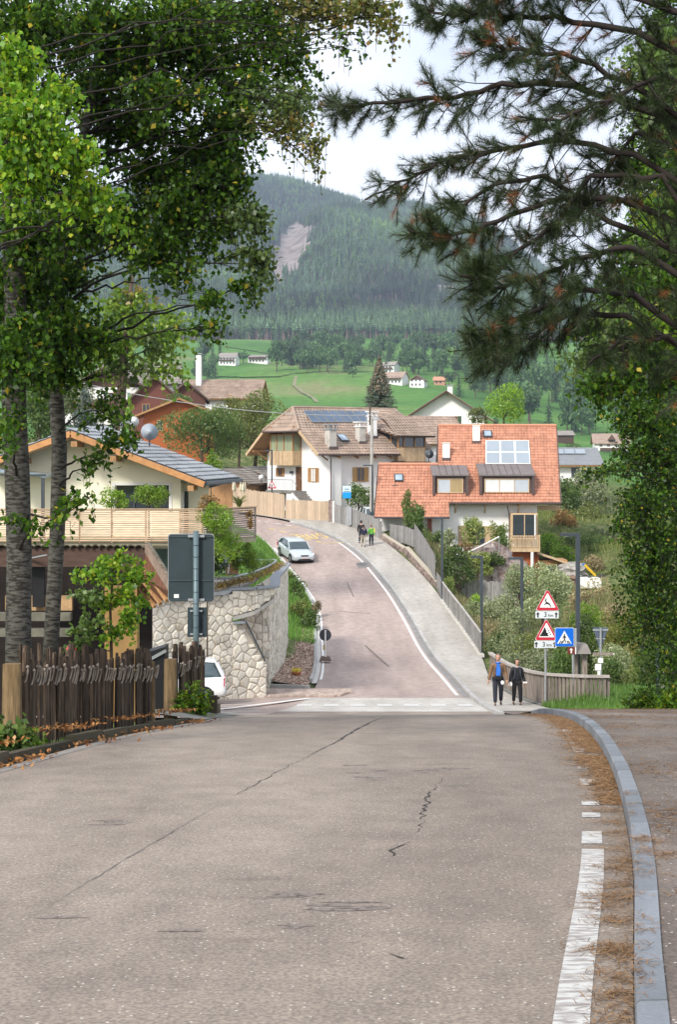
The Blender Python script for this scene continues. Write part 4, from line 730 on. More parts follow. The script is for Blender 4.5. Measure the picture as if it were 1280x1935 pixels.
# ---------------------------------------------------------------- more houses
def gable_house(name, c, rz, w_, dp, hw, hr, wallm, roofm, label, wins=(), over=.7, ridge='x', floorm=None, th=.18, tile=None, grp=None, chim=None, balc=None, wd=(.9,1.1), winfm=None, shm=None, cat='house'):
    """body w_ wide (local x) and dp deep (local y); ridge along x (eaves to the street) or y (gable to the street)"""
    e = empty(name, c, label, cat, grp, rz); q = MB(); q.span((-w_/2,0,-2.5),(w_/2,dp,hw)); q.build('wall', wallm, e)
    if ridge == 'y':
        q = MB(); q.prism([(-w_/2,.0,hw+.001),(w_/2,.0,hw+.001),(0,.0,hw+hr-.12)], (0,dp,0)); q.build('gable', floorm or wallm, e); s = hr/(w_/2)
        pl = [[(0,-over,hw+hr),(sx*(w_/2+over),-over,hw-s*over),(sx*(w_/2+over),dp+over,hw-s*over),(0,dp+over,hw+hr)] for sx in (-1,1)]
    else:
        q = MB(); q.prism([(-w_/2+.001,0,hw+.001),(-w_/2+.001,dp,hw+.001),(-w_/2+.001,dp/2,hw+hr-.12)], (w_-.002,0,0)); q.build('gable', floorm or wallm, e); s = hr/(dp/2)
        pl = [[(-w_/2-over,dp/2,hw+hr),(-w_/2-over,dp/2+sy*(dp/2+over),hw-s*over),(w_/2+over,dp/2+sy*(dp/2+over),hw-s*over),(w_/2+over,dp/2,hw+hr)] for sy in (-1,1)]
    for p in pl:
        s_ = slab('roof', p, th, OAK if roofm is not ROOF_S else DKW, e)
        if tile: tiled('roof_tile', p, tile, tile*1.2, roofm, s_, amp=.03)
        else: slab('roof_cover', [Vector(v)+Vector((0,0,.06)) for v in p], .05, roofm, s_)
    for x, z in wins: window(e, (x,-.002,z), 0, wd[0], wd[1], winfm or OAK, GLASS, 2, sh=shm)
    if chim: x, y, h_ = chim; q = MB(); q.box((x,y,hw+hr*.7+h_/2), (.7,.7,h_+1)); ch = q.build('chimney', WHITE, e); q = MB(); q.box((x,y,hw+hr*.7+h_+.7), (1,1,.1)); q.build('chimney_cap', STEEL, ch)
    if balc: x0, x1, z = balc; q = MB(); q.span((x0,-1.1,z-.15),(x1,-.003,z)); b = q.build('balcony', DKW, e); q = MB(); q.span((x0,-1.12,z),(x1,-1.06,z+.95)); q.build('balustrade', floorm or DKW, b)
    return e
def at(px, py, d): return P(px, py, d)
# white gabled house behind the two big ones
g = gable_house('gabled_house', at(845,806,200), R(-8), 10.5, 12, 1.6, 3.4, WHITE, ROOF_S, 'white house with a grey hipped gable roof, green shutters and hanging flowers', [(-1.6,.35),(1.0,.35),(-2.8,-1.9),(.2,-1.9)], 1.4, 'y', shm=M('shutter_green', (.06,.10,.06), .7, .1, 3), wd=(1.0,1.1), chim=(.3,2.5,1.2))
for x in (-1.7, 1.1): q = MB(); [q.box((x+random.uniform(-.5,.5),-.35+random.uniform(-.15,.1),.05+random.uniform(-.45,.15)), (.25,.2,.22), R(random.uniform(0,90))) for _ in range(26)]; q.build('flower_box', M('petunia_purple', (.34,.07,.20), .8, .35, 6, col2=(.55,.10,.14)), g)
# left hill
gable_house('timber_chalet', at(338,832,150), R(6), 7.4, 8, 2.9, 1.5, REDW, OAK, 'orange stained timber chalet on the left hill among trees', [(-2.0,1.0)], .9, 'y', floorm=REDW, winfm=OAKP, th=.14, wd=(.6,1.1))
gable_house('dark_gable_barn', at(292,800,168), R(8), 6.0, 9, 2.9, 2.7, M('boards_red_brown', (.16,.06,.045), .8, .2, 3, stretch=(6,6,1)), ROOF_S, 'reddish brown boarded barn gable behind the orange chalet', [(-1.0,1.2)], .7, 'y', tile=.45)
gable_house('dark_gable_barn', at(352,790,174), R(6), 4.6, 9, 2.6, 1.9, M('boards_dark_brown', (.12,.055,.04), .8, .2, 3, stretch=(6,6,1)), ROOF_S, 'small dark brown barn gable right of the reddish barn', [(0,1.6)], .6, 'y', tile=.45)
gable_house('pale_roofed_house', at(200,765,180), R(6), 10.5, 11, 2.2, 2.6, WHITE, ROOF_S, 'white house with a shallow grey-brown roof high on the left hill', [(-3.0,.4),(.8,.4),(3.6,.4)], 1.3, 'y', floorm=DKW, tile=.5, balc=(-5,5,-.3), shm=M('shutter_sage', (.20,.30,.22), .7, .1, 3))
gable_house('wide_roofed_house', at(405,762,190), R(-4), 11, 9, 1.0, 2.4, WHITE, TILE_B, 'wide brown tiled roof with a white chimney at its left end, left of the meadow', [(2,0)], .8, 'x', tile=.4, chim=(-2.6,3,3.4))
gable_house('upper_roof_house', at(262,742,185), R(5), 9.5, 8, 1.6, 2.6, WHITE, ROOF_S, 'long grey-brown roof on the hill between the white house and the barns', [], .8, 'x', tile=.5)
b = gable_house('low_wooden_shed', at(462,945,140), R(-22), 8.5, 6, 1.8, 1.5, DKW, ROOF_S, 'low dark wooden shed with a grey roof behind the board fence', [], .8, 'y', tile=.4)
gable_house('low_wooden_shed', at(418,940,134), R(-20), 5, 5, 1.6, 1.1, OAK, ROOF_S, 'smaller wooden shed roof left of the dark shed behind the board fence', [], .7, 'y', tile=.4)
gable_house('solar_roof_house', at(1075,905,165), R(0), 6.2, 7, 2.0, 1.6, WHITE, M('sheet_grey', (.20,.21,.22), .6, .1, 2), 'house with a grey sheet roof and white solar strip right of the red roof', [(.8,.2)], .9, 'x', winfm=METAL)
e = sc.objects['solar_roof_house']; q = MB(); s = 1.6/3.5; nn = Vector((0,-s,1)).normalized(); p = lambda x, y: Vector((x, y, 2.0+s*y+.16)); [q.prism([p(x,1.6),p(x+1.15,1.6),p(x+1.15,2.7),p(x,2.7)], nn*.06) for x in (-2.6,-1.35,-.1,1.15)]; q.build('solar_panel', SOLARW, e)
gable_house('roof_behind', at(830,862,146), R(20), 6, 8, 1.6, 2.6, WHITE, TILE_B, 'brown tiled roof slope showing between the loggia and the red roof', [], .6, 'x', tile=.4, cat='house')
# white farmhouse far right
gable_house('farmhouse', at(1157,862,540), R(-6), 12.5, 12, 5.2, 3.4, WHITE, TILE_B, 'white farmhouse with a pinkish brown roof and balcony standing alone in the right meadow', [(-4,.4),(-1.2,.4),(1.6,.4),(4.4,.4),(-4,3.6),(-1.2,3.6),(1.6,3.6),(4.4,3.6)], .9, 'x', balc=(-4.4,4.4,2.2), wd=(1.1,1.4))
q = MB(); q.prism([(-1.4,-1.3,6.2),(1.4,-1.3,6.2),(0,-1.3,8.2)], (0,3,0)); q.build('dormer', DKW, sc.objects['farmhouse'])
gable_house('dark_hut', at(1062,829,560), R(8), 10, 7, 1.6, 1.6, DKW, ROOF_S, 'low dark hut with a grey roof left of the lone farmhouse', [], .6, 'x', cat='hut')
# valley houses
vil = [('village_house',(429,686,980),R(-14),12,9,5.5,3.2,WHITE,ROOF_S,'upper left meadow house with a grey hip roof, highest on its slope','x'),
 ('village_house',(487,691,1010),R(-8),14,9,4.6,1.6,WHITE,ROOF_S,'long low white house with balconies right of the grey-roofed one on the left meadow','x'),
 ('village_house',(733,709,900),R(-30),9,8,5.5,2.2,WHITE,ROOF_S,'small white house hidden behind the top of the brown-tipped spruce','x'),
 ('village_house',(742,740,840),R(-28),12.5,9,4.4,3.2,WHITE,TILE_B,'white village house with a brown roof right of the brown-tipped spruce','x'),
 ('village_house',(788,741,830),R(-16),8.6,9,4.2,2.8,WHITE,M('roof_dark_violet',(.11,.075,.085),.8,.1,2),'white village house with a dark gable roof in the middle of the meadow','y'),
 ('village_house',(831,738,850),R(-10),6.5,6,3.0,2.0,M('wall_salmon',(.48,.26,.18),.9,.1,2),M('roof_orange_pale',(.46,.24,.15),.8,.1,2),'small salmon village house with an orange roof beside a dark tree','x'),
 ('hill_barn',(814,643,1245),R(6),15,9,4.0,2.6,DKW,M('roof_orange',(.50,.25,.13),.8,.1,2),'orange-roofed dark barn on the skyline of the upper meadow','x'),
 ('hill_house',(857,643,1240),R(-12),16,9,6.2,2.0,WHITE,ROOF_S,'large white house with balconies beside the orange-roofed barn on the upper meadow','x')]
for nm, (px, py, d), rz, w_, dp, hw, hr, wm, rm, lab, rg in vil:
    wins = [(x, z) for z in ([.9,3.4] if hw > 4 else [.9]) for x in np.arange(-w_/2+1.6, w_/2-1, 2.3)]
    c_ = at(px,py,d); c_.z = Tz(c_.x, c_.y)+.2; gable_house(nm, c_, rz, w_, dp, hw, hr, wm, rm, lab, wins, .8, rg, wd=(1.0,1.3), balc=(-w_/2+.5,w_/2-.5,2.9) if hw > 4.3 else None, floorm=DKW if 'dark gable' in lab else None, winfm=DKW)

# ---------------------------------------------------------------- stone retaining wall
def clip(poly, nx, ny, c):   # keep the side nx*x + ny*y <= c
    o = []
    for i in range(len(poly)):
        a, b = poly[i], poly[(i+1)%len(poly)]; da = nx*a[0]+ny*a[1]-c; db = nx*b[0]+ny*b[1]-c
        if da <= 0: o.append(a)
        if da*db < 0: t = da/(da-db); o.append((a[0]+(b[0]-a[0])*t, a[1]+(b[1]-a[1])*t))
    return o
def cells(u0, u1, v0, v1, su, sv, seed, gap=.012, jit=.42):
    rr = random.Random(seed); nu = max(1, round((u1-u0)/su)); nv = max(1, round((v1-v0)/sv)); pts = {}
    for j in range(-1, nv+1):
        for i in range(-1, nu+1): pts[i,j] = (u0+(i+.5+(j%2)*.5+rr.uniform(-jit,jit))*(u1-u0)/nu, v0+(j+.5+rr.uniform(-jit,jit))*(v1-v0)/nv)
    out = []
    for (i, j), p in pts.items():
        poly = [(p[0]-3*su,p[1]-3*sv),(p[0]+3*su,p[1]-3*sv),(p[0]+3*su,p[1]+3*sv),(p[0]-3*su,p[1]+3*sv)]
        for a in range(-3, 4):
            for b in range(-3, 4):
                q = pts.get((i+a, j+b))
                if q and (a or b):
                    nx, ny = q[0]-p[0], q[1]-p[1]; l = math.hypot(nx, ny); nx /= l; ny /= l; poly = clip(poly, nx, ny, nx*(p[0]+q[0])/2+ny*(p[1]+q[1])/2 - gap)
        for nx, ny, c in ((1,0,u1),(-1,0,-u0),(0,1,v1),(0,-1,-v0)): poly = clip(poly, nx, ny, c) if poly else poly
        if len(poly) >= 3:
            ar = abs(sum(poly[k][0]*poly[(k+1)%len(poly)][1]-poly[(k+1)%len(poly)][0]*poly[k][1] for k in range(len(poly))))/2
            if ar > su*sv*.06: out.append(poly)
    return out
STONE = M('natural_stone_pale', (.74,.69,.59), .9, .12, 4, bump=.6, bscale=14, rnd=.20, arnd=.0, col2=(.52,.43,.31), lo=.50, hi=.74)
STONE2 = M('natural_stone_joined', (.72,.67,.57), .9, .14, 4, bump=.6, bscale=22, arnd=.22, col2=(.45,.37,.27), lo=.5, hi=.72)
MORT = M('mortar_sand', (.46,.41,.33), .95, .12, 6)
BRST = M('natural_stone_brown', (.24,.165,.145), .95, .25, 4, bump=.4, bscale=20, arnd=.3, col2=(.34,.27,.23))
def stone_face(parent, line, vb, vt, su, sv, seed, mat, limit=0, mat2=None, off=(0,0,0), depth=.05, gap=.009, hole=None, thick=.35):
    """stones set proud of a mortar bed along a plan line; vb/vt give foot and top height over the run"""
    line = [Vector((p[0], p[1], 0)) for p in line]; ls = [0]
    for a, b in zip(line[:-1], line[1:]): ls.append(ls[-1] + (b-a).length)
    def pt(u):
        k = min(max(0, next((i for i in range(len(ls)-1) if u <= ls[i+1]), len(ls)-2)), len(ls)-2); t = (u-ls[k])/(ls[k+1]-ls[k]); d = (line[k+1]-line[k]).normalized(); return line[k].lerp(line[k+1], t), Vector((d.y, -d.x, 0))
    q = MB(off); n = max(2, int(ls[-1]/.5)); us = [ls[-1]*i/n for i in range(n+1)]
    for u1, u2 in zip(us[:-1], us[1:]):
        if hole and hole[0] <= (u1+u2)/2 <= hole[1]: segs = [(hole[2]((u1+u2)/2), None)]
        (a, na), (b, nb) = pt(u1), pt(u2); z0 = vb(u1), vb(u2); z1 = vt(u1), vt(u2)
        A = [a+Vector((0,0,z0[0])), b+Vector((0,0,z0[1])), b+Vector((0,0,z1[0+1])), a+Vector((0,0,z1[0]))]; q.add(A + [A[0]-na*thick, A[1]-nb*thick, A[2]-nb*thick, A[3]-na*thick], [(0,1,2,3),(7,6,5,4),(3,2,6,7),(0,3,7,4),(1,5,6,2)])
    base = q.build('mortar_bed', MORT, parent)
    U = ls[-1]; vmin = min(vb(u) for u in us); vmax = max(vt(u) for u in us); cs = cells(0, U, vmin, vmax, su, sv, seed, gap); todo = []
    for poly in cs:
        cu = sum(p[0] for p in poly)/len(poly); cv = sum(p[1] for p in poly)/len(poly)
        poly = clip(poly, 0, 1, min(vt(max(0,cu-.2)), vt(min(U,cu+.2)))-.01); poly = clip(poly, 0, -1, -vb(cu)) if len(poly) > 2 else poly
        if len(poly) < 3: continue
        ar = abs(sum(poly[k][0]*poly[(k+1)%len(poly)][1]-poly[(k+1)%len(poly)][0]*poly[k][1] for k in range(len(poly))))/2
        if ar < su*sv*.05: continue
        cu = sum(p[0] for p in poly)/len(poly); cv = sum(p[1] for p in poly)/len(poly); c, nn = pt(cu); todo.append((c.y, poly, cu, cv))
    todo.sort(key=lambda t: t[0]); q2 = MB(off)
    for k, (_, poly, cu, cv) in enumerate(todo):
        h1 = depth*random.uniform(.6,1.2); m = len(poly); vs = []
        for ring, (s, hh) in enumerate(((1,-.01),(.95,h1*.7),(.62,h1*1.15))):
            for (u, v) in poly:
                uu = cu+(u-cu)*s; vv = cv+(v-cv)*s; c, nn = pt(min(max(uu,0),U)); vs.append(c + nn*hh + Vector((0,0,vv)))
        fs = [(r*m+i, r*m+(i+1)%m, (r+1)*m+(i+1)%m, (r+1)*m+i) for r in (0,1) for i in range(m)] + [tuple(2*m+i for i in range(m))]
        if k < limit: b = MB(off); b.add(vs, fs); b.build('stone', mat, parent)
        else: q2.add(vs, fs)
    if q2.f: tag(q2.build('stone_facing', mat2 or mat, parent), kind='stuff')
    return pt, U
sw = empty('stone_wall', (-6.5,54,-9.4), 'pale natural stone retaining wall curving round the parking bay', 'wall'); SO = sw.location.copy()
zt1 = lambda u: -5.80 + .24*min(1, u/5)
l1 = [(-9.9,53.6),(-8.2,54.4),(-6.2,56.0),(-4.25,57.2)]; stone_face(sw, l1, lambda u: -9.9, zt1, .36, .27, 11, STONE, 170, STONE2, SO)
l1b = [(-4.25,56.2),(-3.55,57.0)]
# sloped wing of the stair recess, its soffit slab, the recess and the tall curved part
A0, A1 = (-4.25,57.2), (-2.95,58.1)
stone_face(sw, [A0, A1], lambda u: -9.9, lambda u: -6.75 - max(0, u-.45)*1.55, .36, .32, 12, STONE, 40, STONE2, SO)
stone_face(sw, [A0, (-3.4,57.75)], lambda u: -6.45+u*.20, lambda u: -5.45, .36, .32, 13, STONE, 20, STONE2, SO)
stone_face(sw, [(-3.4,57.75),(-2.95,58.1),(-2.62,58.5)], lambda u: -6.27+u*.55, lambda u: -5.43, .36, .32, 14, STONE, 20, STONE2, SO)
stone_face(sw, [(-4.1,60.2),(-3.25,60.4)], lambda u: -10.1, lambda u: -6.1, .36, .32, 15, STONE, 40, STONE2, SO)
stone_face(sw, [(-3.25,60.4),(-2.95,60.6),(-2.62,58.2)][:2], lambda u: -10.1, lambda u: -5.9, .5, .32, 16, STONE, 10, STONE2, SO)
stone_face(sw, [(-3.15,60.5),(-3.05,61.4),(-2.85,66),(-2.75,71),(-2.78,77.2)], lambda u: -10.6, lambda u: -5.5 - u*.024, .36, .27, 17, STONE, 30, STONE2, SO)
q = MB(SO); q.prism([(-2.78,77.2,-10.6),(-2.78,77.2,-5.9),(-2.78,77.5,-5.9),(-2.78,77.5,-10.6)], (-.8,0,0)); q.build('end_stone', STONE2, sw)
q = MB(SO); q.prism([(-4.22,57.15,-6.62),(-3.4,57.7,-6.45),(-2.62,58.45,-6.0),(-2.6,60.5,-6.0),(-4.3,60.6,-6.6)], (0,0,.16)); q.build('soffit_slab', M('concrete_pale', (.42,.40,.36), .85, .1, 2), sw)
q = MB(SO); [q.beam(a, b, .42, .09) for a, b in (((-9.9,53.55,-5.76),(-8.2,54.35,-5.66)),((-8.2,54.35,-5.66),(-6.2,55.95,-5.51)),((-6.2,55.95,-5.51),(-4.6,56.95,-5.51)),((-4.6,56.95,-5.51),(-4.45,57.4,-5.38)),((-4.45,57.4,-5.38),(-3.4,57.75,-5.38)),((-3.4,57.75,-5.38),(-2.62,58.5,-5.38)),((-2.62,58.5,-5.38),(-2.9,66,-5.6)),((-2.9,66,-5.6),(-2.78,77.3,-5.87)))]; q.beam((-4.25,57.15,-6.71),(-3.85,57.42,-6.71),.4,.08); q.build('coping', M('coping_slate', (.25,.27,.29), .7, .12, 2), sw)
stone_face(sw, [(-2.62,58.5),(-2.95,61.4)], lambda u: -5.95, lambda u: -5.43, .4, .32, 18, STONE, 20, STONE2, SO)
q = MB(SO); q.tube([(-3.85,57.35,-6.62),(-3.72,57.42,-6.7),(-2.98,57.95,-8.35)], .035, 6); q.build('handrail', METAL, sw)
# garden rail, flower strip and terrace furniture on the wall
grail = empty('garden_rail', (-4.6,58,-5.4), 'curved grey steel garden rail on top of the stone wall', 'railing'); q = MB(grail.location)
rpts = [P(400,1093,57.4),P(440,1092,58),P(452,1088,59.5),P(480,1081,63),P(505,1071,68),P(519,1063,72),P(522,1059,74),P(516,1058,75)]; q.tube(rpts, .055, 6); q.build('top_rail', STEEL, grail)
for p in rpts[:-1:2]: q = MB(grail.location); q.tube([p, (p.x,p.y,-5.65)], .03, 5); q.build('post', STEEL, grail)
q = MB(grail.location); q.tube([P(430,1085,61),P(455,1086,61)], .03, 5); q.tube([P(452,1058,72),P(520,1058,75)], .03, 5); q.build('lower_rail', STEEL, grail)
# ---------------------------------------------------------------- fences
def palings(name, lab, cat, pts, h_, wb, mat, grp=None, base=None, tilt=0, gap=.01, foot=0.0, topcut=None, rails=True, hj=.02, postm=None, post_every=None, part='board', limit=300, th=.025):
    o_ = Vector(pts[0]); e = empty(name, o_, lab, cat, grp); rr = random.Random(len(lab)); cnt = 0; stuff = MB(o_)
    for a, b in zip(pts[:-1], pts[1:]):
        a, b = Vector(a), Vector(b); d = b-a; L_ = math.hypot(d.x, d.y); n = max(1, int(L_/(wb+gap))); ux = Vector((d.x, d.y, 0))/L_; ny = Vector((ux.y, -ux.x, 0)); rz = math.atan2(ux.y, ux.x)
        for k in range(n):
            t = (k+.5)/n; p = a.lerp(b, t); hh = h_*(1+rr.uniform(-hj, hj)); q = MB(o_) if cnt < limit else stuff
            m = Matrix.Rotation(rz, 3, 'Z') @ Matrix.Rotation(rr.uniform(-tilt, tilt), 3, 'Y'); q.box(p + Vector((0,0,hh/2+foot)) + ny*rr.uniform(0,.008), (L_/n-gap, th, hh), m)
            if cnt < limit: q.build(part, mat, e)
            cnt += 1
        if rails: q = MB(o_); [q.beam(a+Vector((0,0,h_*f+foot))-ny*(th*.5+.035), b+Vector((0,0,h_*f+foot))-ny*(th*.5+.035), .05, .09) for f in (.2,.8)]; q.build('rail', postm or mat, e)
        if post_every:
            for k in range(int(L_/post_every)+1): p = a + d*min(1, k*post_every/L_); q = MB(o_); q.box(p + Vector((0,0,h_*.5+foot))-ny*.12, (.09,.09,h_), rz); q.build('post', postm or mat, e)
    if stuff.f: tag(stuff.build(part+'s_beyond', mat, e), kind='stuff')
    return e
zg = lambda x, y, dz=0: Vector((x, y, float(zr(y))+dz))
palings('board_fence', 'tall tan board fence at the road bend below the large white house', 'fence', [P(440,964,133),P(487,974,130),P(538,981,126.5)], 2.2, .19, TANW)
palings('board_gate', 'tan board sliding gate panel right of the tall board fence', 'gate', [P(540,982,126.3),P(621,985,124.5)], 1.75, .19, TANW)
q = MB(); c = P(626,985,124); q.box(c+Vector((0,0,.9)), (.45,.45,1.9)); tag(q.build('gate_pillar', BRST), 'short rubble stone pillar between the tan gate and the grey gate', 'pillar')
palings('grey_gate', 'grey board gate hung on a white post beside the bus stop', 'gate', [P(631,986,123.5),P(661,997,121)], 1.6, .16, GREYW); q = MB(); c = P(630,987,123.4); q.box(c+Vector((0,0,.9)), (.16,.12,1.9)); tag(q.build('gate_post', FRW), 'white steel gate post at the left end of the grey gate', 'post')
palings('grey_board_fence', 'grey board fence along the pavement behind the pair of walkers', 'fence', [P(663,998,120.8),P(700,1013,117.3),P(722,1026,115)], 1.7, .15, GREYW)
palings('grey_board_fence', 'grey board fence on the stone footing under the red roof', 'fence', [P(737,1022,114.8),P(766,1027,112),P(783,1034,110)], 1.35, .15, GREYW)
palings('grey_board_fence', 'slanting grey board fence stepping down beside the garden steps', 'fence', [P(784,1036,109.5),P(800,1060,106),P(823,1102,98.5)], 2.0, .14, GREYW, foot=-.1)
palings('grey_board_fence', 'short dark grey fence piece between the stone footing and the bar railing', 'fence', [P(826,1122,97.5),P(838,1142,93.5)], 1.5, .13, GREYW)
for nm_, lab_, ln, zb, zt_ in (('rubble_wall','low brown rubble wall below the grey fence under the red roof',[(2.95,117.2),(3.6,114.6),(5.1,110.0)],lambda u: -7.8-u*.1,lambda u: -6.0-u*.16),('rubble_wall','stepped brown rubble wall below the slanting grey fence',[(5.1,110.0),(5.9,104.0),(6.7,98.2),(7.3,97.4)],lambda u: -9.6,lambda u: -7.05-u*.135)):
    e = empty(nm_, (ln[0][0],ln[0][1],zb(0)), lab_, 'wall'); stone_face(e, ln[::1], zb, zt_, .34, .26, 31, BRST, 0, BRST, e.location.copy(), .05)
palings('palisade_fence', 'grey palisade fence above the pale stone footing in the right garden', 'fence', [P(872,1136,101.5),P(985,1141,100.5)], 1.5, .085, GREYW, hj=.06, post_every=1.6, postm=OAKP, limit=60)
e = empty('footing_wall', P(872,1165,101), 'pale dry stone footing under the palisade fence in the right garden', 'wall'); stone_face(e, [(P(862,0,101).x,101.2),(P(985,0,101).x,100.2)], lambda u: -11.6, lambda u: -10.35, .42, .25, 33, M('dry_stone_pale',(.42,.38,.31),.95,.2,4,arnd=.25), 0, None, e.location.copy())
palings('slope_fence', 'weathered plank fence running down the far right slope', 'fence', [P(1205,1078,118),P(1150,1122,112),P(1108,1140,108)], 1.7, .16, GREYW, hj=.08, tilt=.05)
palings('slope_fence', 'upright grey plank fence at the top of the right garden', 'fence', [P(1128,1082,128),P(1192,1080,127)], 1.5, .15, M('wood_tan_grey', (.34,.29,.23), .9, .2, 4, stretch=(8,8,.6), rnd=.15), hj=.04)
# ---- barred railing along the valley pavement, on pale footing stones
br = empty('bar_railing', zg(7.6,75), 'weathered board railing on pale footing along the rising pavement', 'railing'); BRO = br.location.copy()
n = 22
for k in range(n):
    t = k/(n-1); yv = 75.6 + (93.6-75.6)*t; xv = float(XP(yv))+.02; p = zg(xv, yv, .1); q = MB(BRO); q.box(p+Vector((0,0,.62)), (.07,.14,1.2)); q.build('post', GREYW, br)
    if k < n-1:
        y2 = 75.6 + 18*(k+1)/(n-1); p2 = zg(float(XP(y2))+.02, y2, .1)
        for f in (.33,.66): pm = p.lerp(p2, f); q = MB(BRO); q.box(pm+Vector((0,0,.6)), (.025,.12,.95)); q.build('board', GREYW, br)
        q = MB(BRO); q.beam(p+Vector((0,0,1.2)), p2+Vector((0,0,1.2)), .1, .07); q.build('top_rail', OAKP if False else M('wood_silver', (.38,.36,.33), .85, .2, 4, rnd=.1), br)
q = MB(BRO); ys = np.arange(75, 94, 1.0)
for a, b in zip(ys[:-1], ys[1:]): q.beam(zg(float(XP(a)), a, .13), zg(float(XP(b)), b, .13), .35, .14)
q.build('footing', M('footing_pale', (.50,.47,.42), .9, .15, 3), br)
# ---- bridge balustrade, left of the signs
bd = empty('bridge_balustrade', zg(7.2,58), 'brown board bridge balustrade with a pale sloping handrail beside the walkers', 'railing'); BDO = bd.location.copy()
WB = M('wood_bridge', (.20,.155,.125), .85, .25, 4, stretch=(8,8,.6), rnd=.2, bump=.3, col2=(.30,.26,.22)); WR = M('wood_handrail', (.40,.36,.32), .85, .15, 4, rnd=.05)
def bz(t): return Vector((7.02+.38*t+2.6*max(0,t-.86), 66-18.5*t, 0))
nb = 55
for k in range(nb):
    t = (k+.5)/nb*1.18; p = bz(t); g = float(zr(p.y))+.12; q = MB(BDO); q.box((p.x,p.y,g+.58), (.05,18.5/nb-.035,1.0)); q.build('board', WB, bd)
    if k % 6 == 0: q = MB(BDO); q.box((p.x+.1,p.y,g+.55), (.12,.12,1.1)); q.build('post', WB, bd)
for k in range(11):
    a, b = bz(k*1.18/11), bz((k+1)*1.18/11); a.z = float(zr(a.y))+1.23; b.z = float(zr(b.y))+1.23; q = MB(BDO); q.beam(a, b, .2, .09); q.build('handrail', WR, bd); q = MB(BDO); q.beam(a-Vector((0,0,1.13)), b-Vector((0,0,1.13)), .3, .1); q.build('base_beam', CONC, bd)
# posts with a little roof at the end of the balustrade and the low rail behind the grass
mp_ = empty('roofed_post', P(1102,1310,49.5), 'weathered double post with a small grey cap roof behind the lamp', 'post'); MO = mp_.location.copy()
q = MB(MO); q.span((X(1085,49.5),49.4,-8.6),(X(1093,49.5),49.6,-6.9)); q.build('post', WB, mp_); q = MB(MO); q.span((X(1099,49.5),49.3,-8.6),(X(1109,49.5),49.55,-6.75)); q.build('post', WB, mp_)
q = MB(MO); q.prism([(X(1080,49.5),49.0,-6.82),(X(1114,49.5),49.0,-6.82),(X(1110,49.5),49.4,-6.55),(X(1086,49.5),49.4,-6.50)], (0,.42,0)); q.build('cap_roof', ROOF_S, mp_)
lr_ = empty('low_rail', P(1150,1322,47.5), 'low pale wooden beam behind the grass patch, right of the lamp', 'railing'); q = MB(lr_.location); q.beam(P(1108,1303,48.5), P(1188,1331,45), .14, .16); q.build('beam', WR, lr_)
# ---------------------------------------------------------------- vegetation
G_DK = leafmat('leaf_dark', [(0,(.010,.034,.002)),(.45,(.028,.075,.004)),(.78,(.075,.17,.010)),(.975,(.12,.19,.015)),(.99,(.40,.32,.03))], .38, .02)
G_BR = leafmat('leaf_bright', [(0,(.035,.11,.005)),(.45,(.11,.25,.012)),(.92,(.26,.39,.025)),(1,(.42,.38,.04))], .42, .03)
G_YE = leafmat('leaf_yellowing', [(0,(.07,.10,.015)),(.5,(.14,.18,.025)),(.85,(.30,.26,.05)),(1,(.42,.24,.06))], .42, .04)
G_MD = leafmat('leaf_mid', [(0,(.045,.09,.016)),(.6,(.09,.155,.03)),(1,(.16,.22,.05))], .3, .04)
G_OL = leafmat('leaf_olive', [(0,(.09,.14,.03)),(.6,(.19,.24,.055)),(1,(.32,.32,.09))], .3, .04)
G_SI = leafmat('leaf_silvery', [(0,(.15,.20,.08)),(.6,(.27,.32,.15)),(1,(.42,.44,.26))], .25, .05)
G_LI = leafmat('leaf_lime', [(0,(.09,.20,.012)),(.6,(.19,.34,.02)),(1,(.34,.44,.05))], .4, .04)
G_TN = leafmat('leaf_tan', [(0,(.17,.14,.07)),(.6,(.29,.23,.12)),(1,(.36,.33,.18))], .2, .02)
G_RS = leafmat('leaf_russet', [(0,(.14,.09,.03)),(.5,(.28,.16,.06)),(1,(.36,.28,.10))], .3, .02)
G_BL = leafmat('needle_blue_grey', [(0,(.09,.13,.11)),(1,(.19,.25,.22))], .1, .03)
G_NE = leafmat('pine_needle', [(0,(.016,.036,.010)),(.7,(.036,.066,.016)),(1,(.085,.115,.025))], .10, .05)
G_ND = leafmat('pine_needle_dead', [(0,(.16,.055,.02)),(1,(.34,.13,.045))], .15, .03)
G_GR = leafmat('grass_blade', [(0,(.07,.16,.02)),(.6,(.12,.27,.035)),(1,(.22,.34,.08))], .35, .03)
G_GD = leafmat('grass_dry', [(0,(.16,.15,.06)),(.6,(.25,.22,.11)),(1,(.33,.29,.16))], .25, .02)
STEMM = M('stem_bark', (.09,.065,.045), .95, .3, 6)
TWIG = M('twig_dark', (.022,.018,.015), .9, .3, 6)
LEAVES = [0]
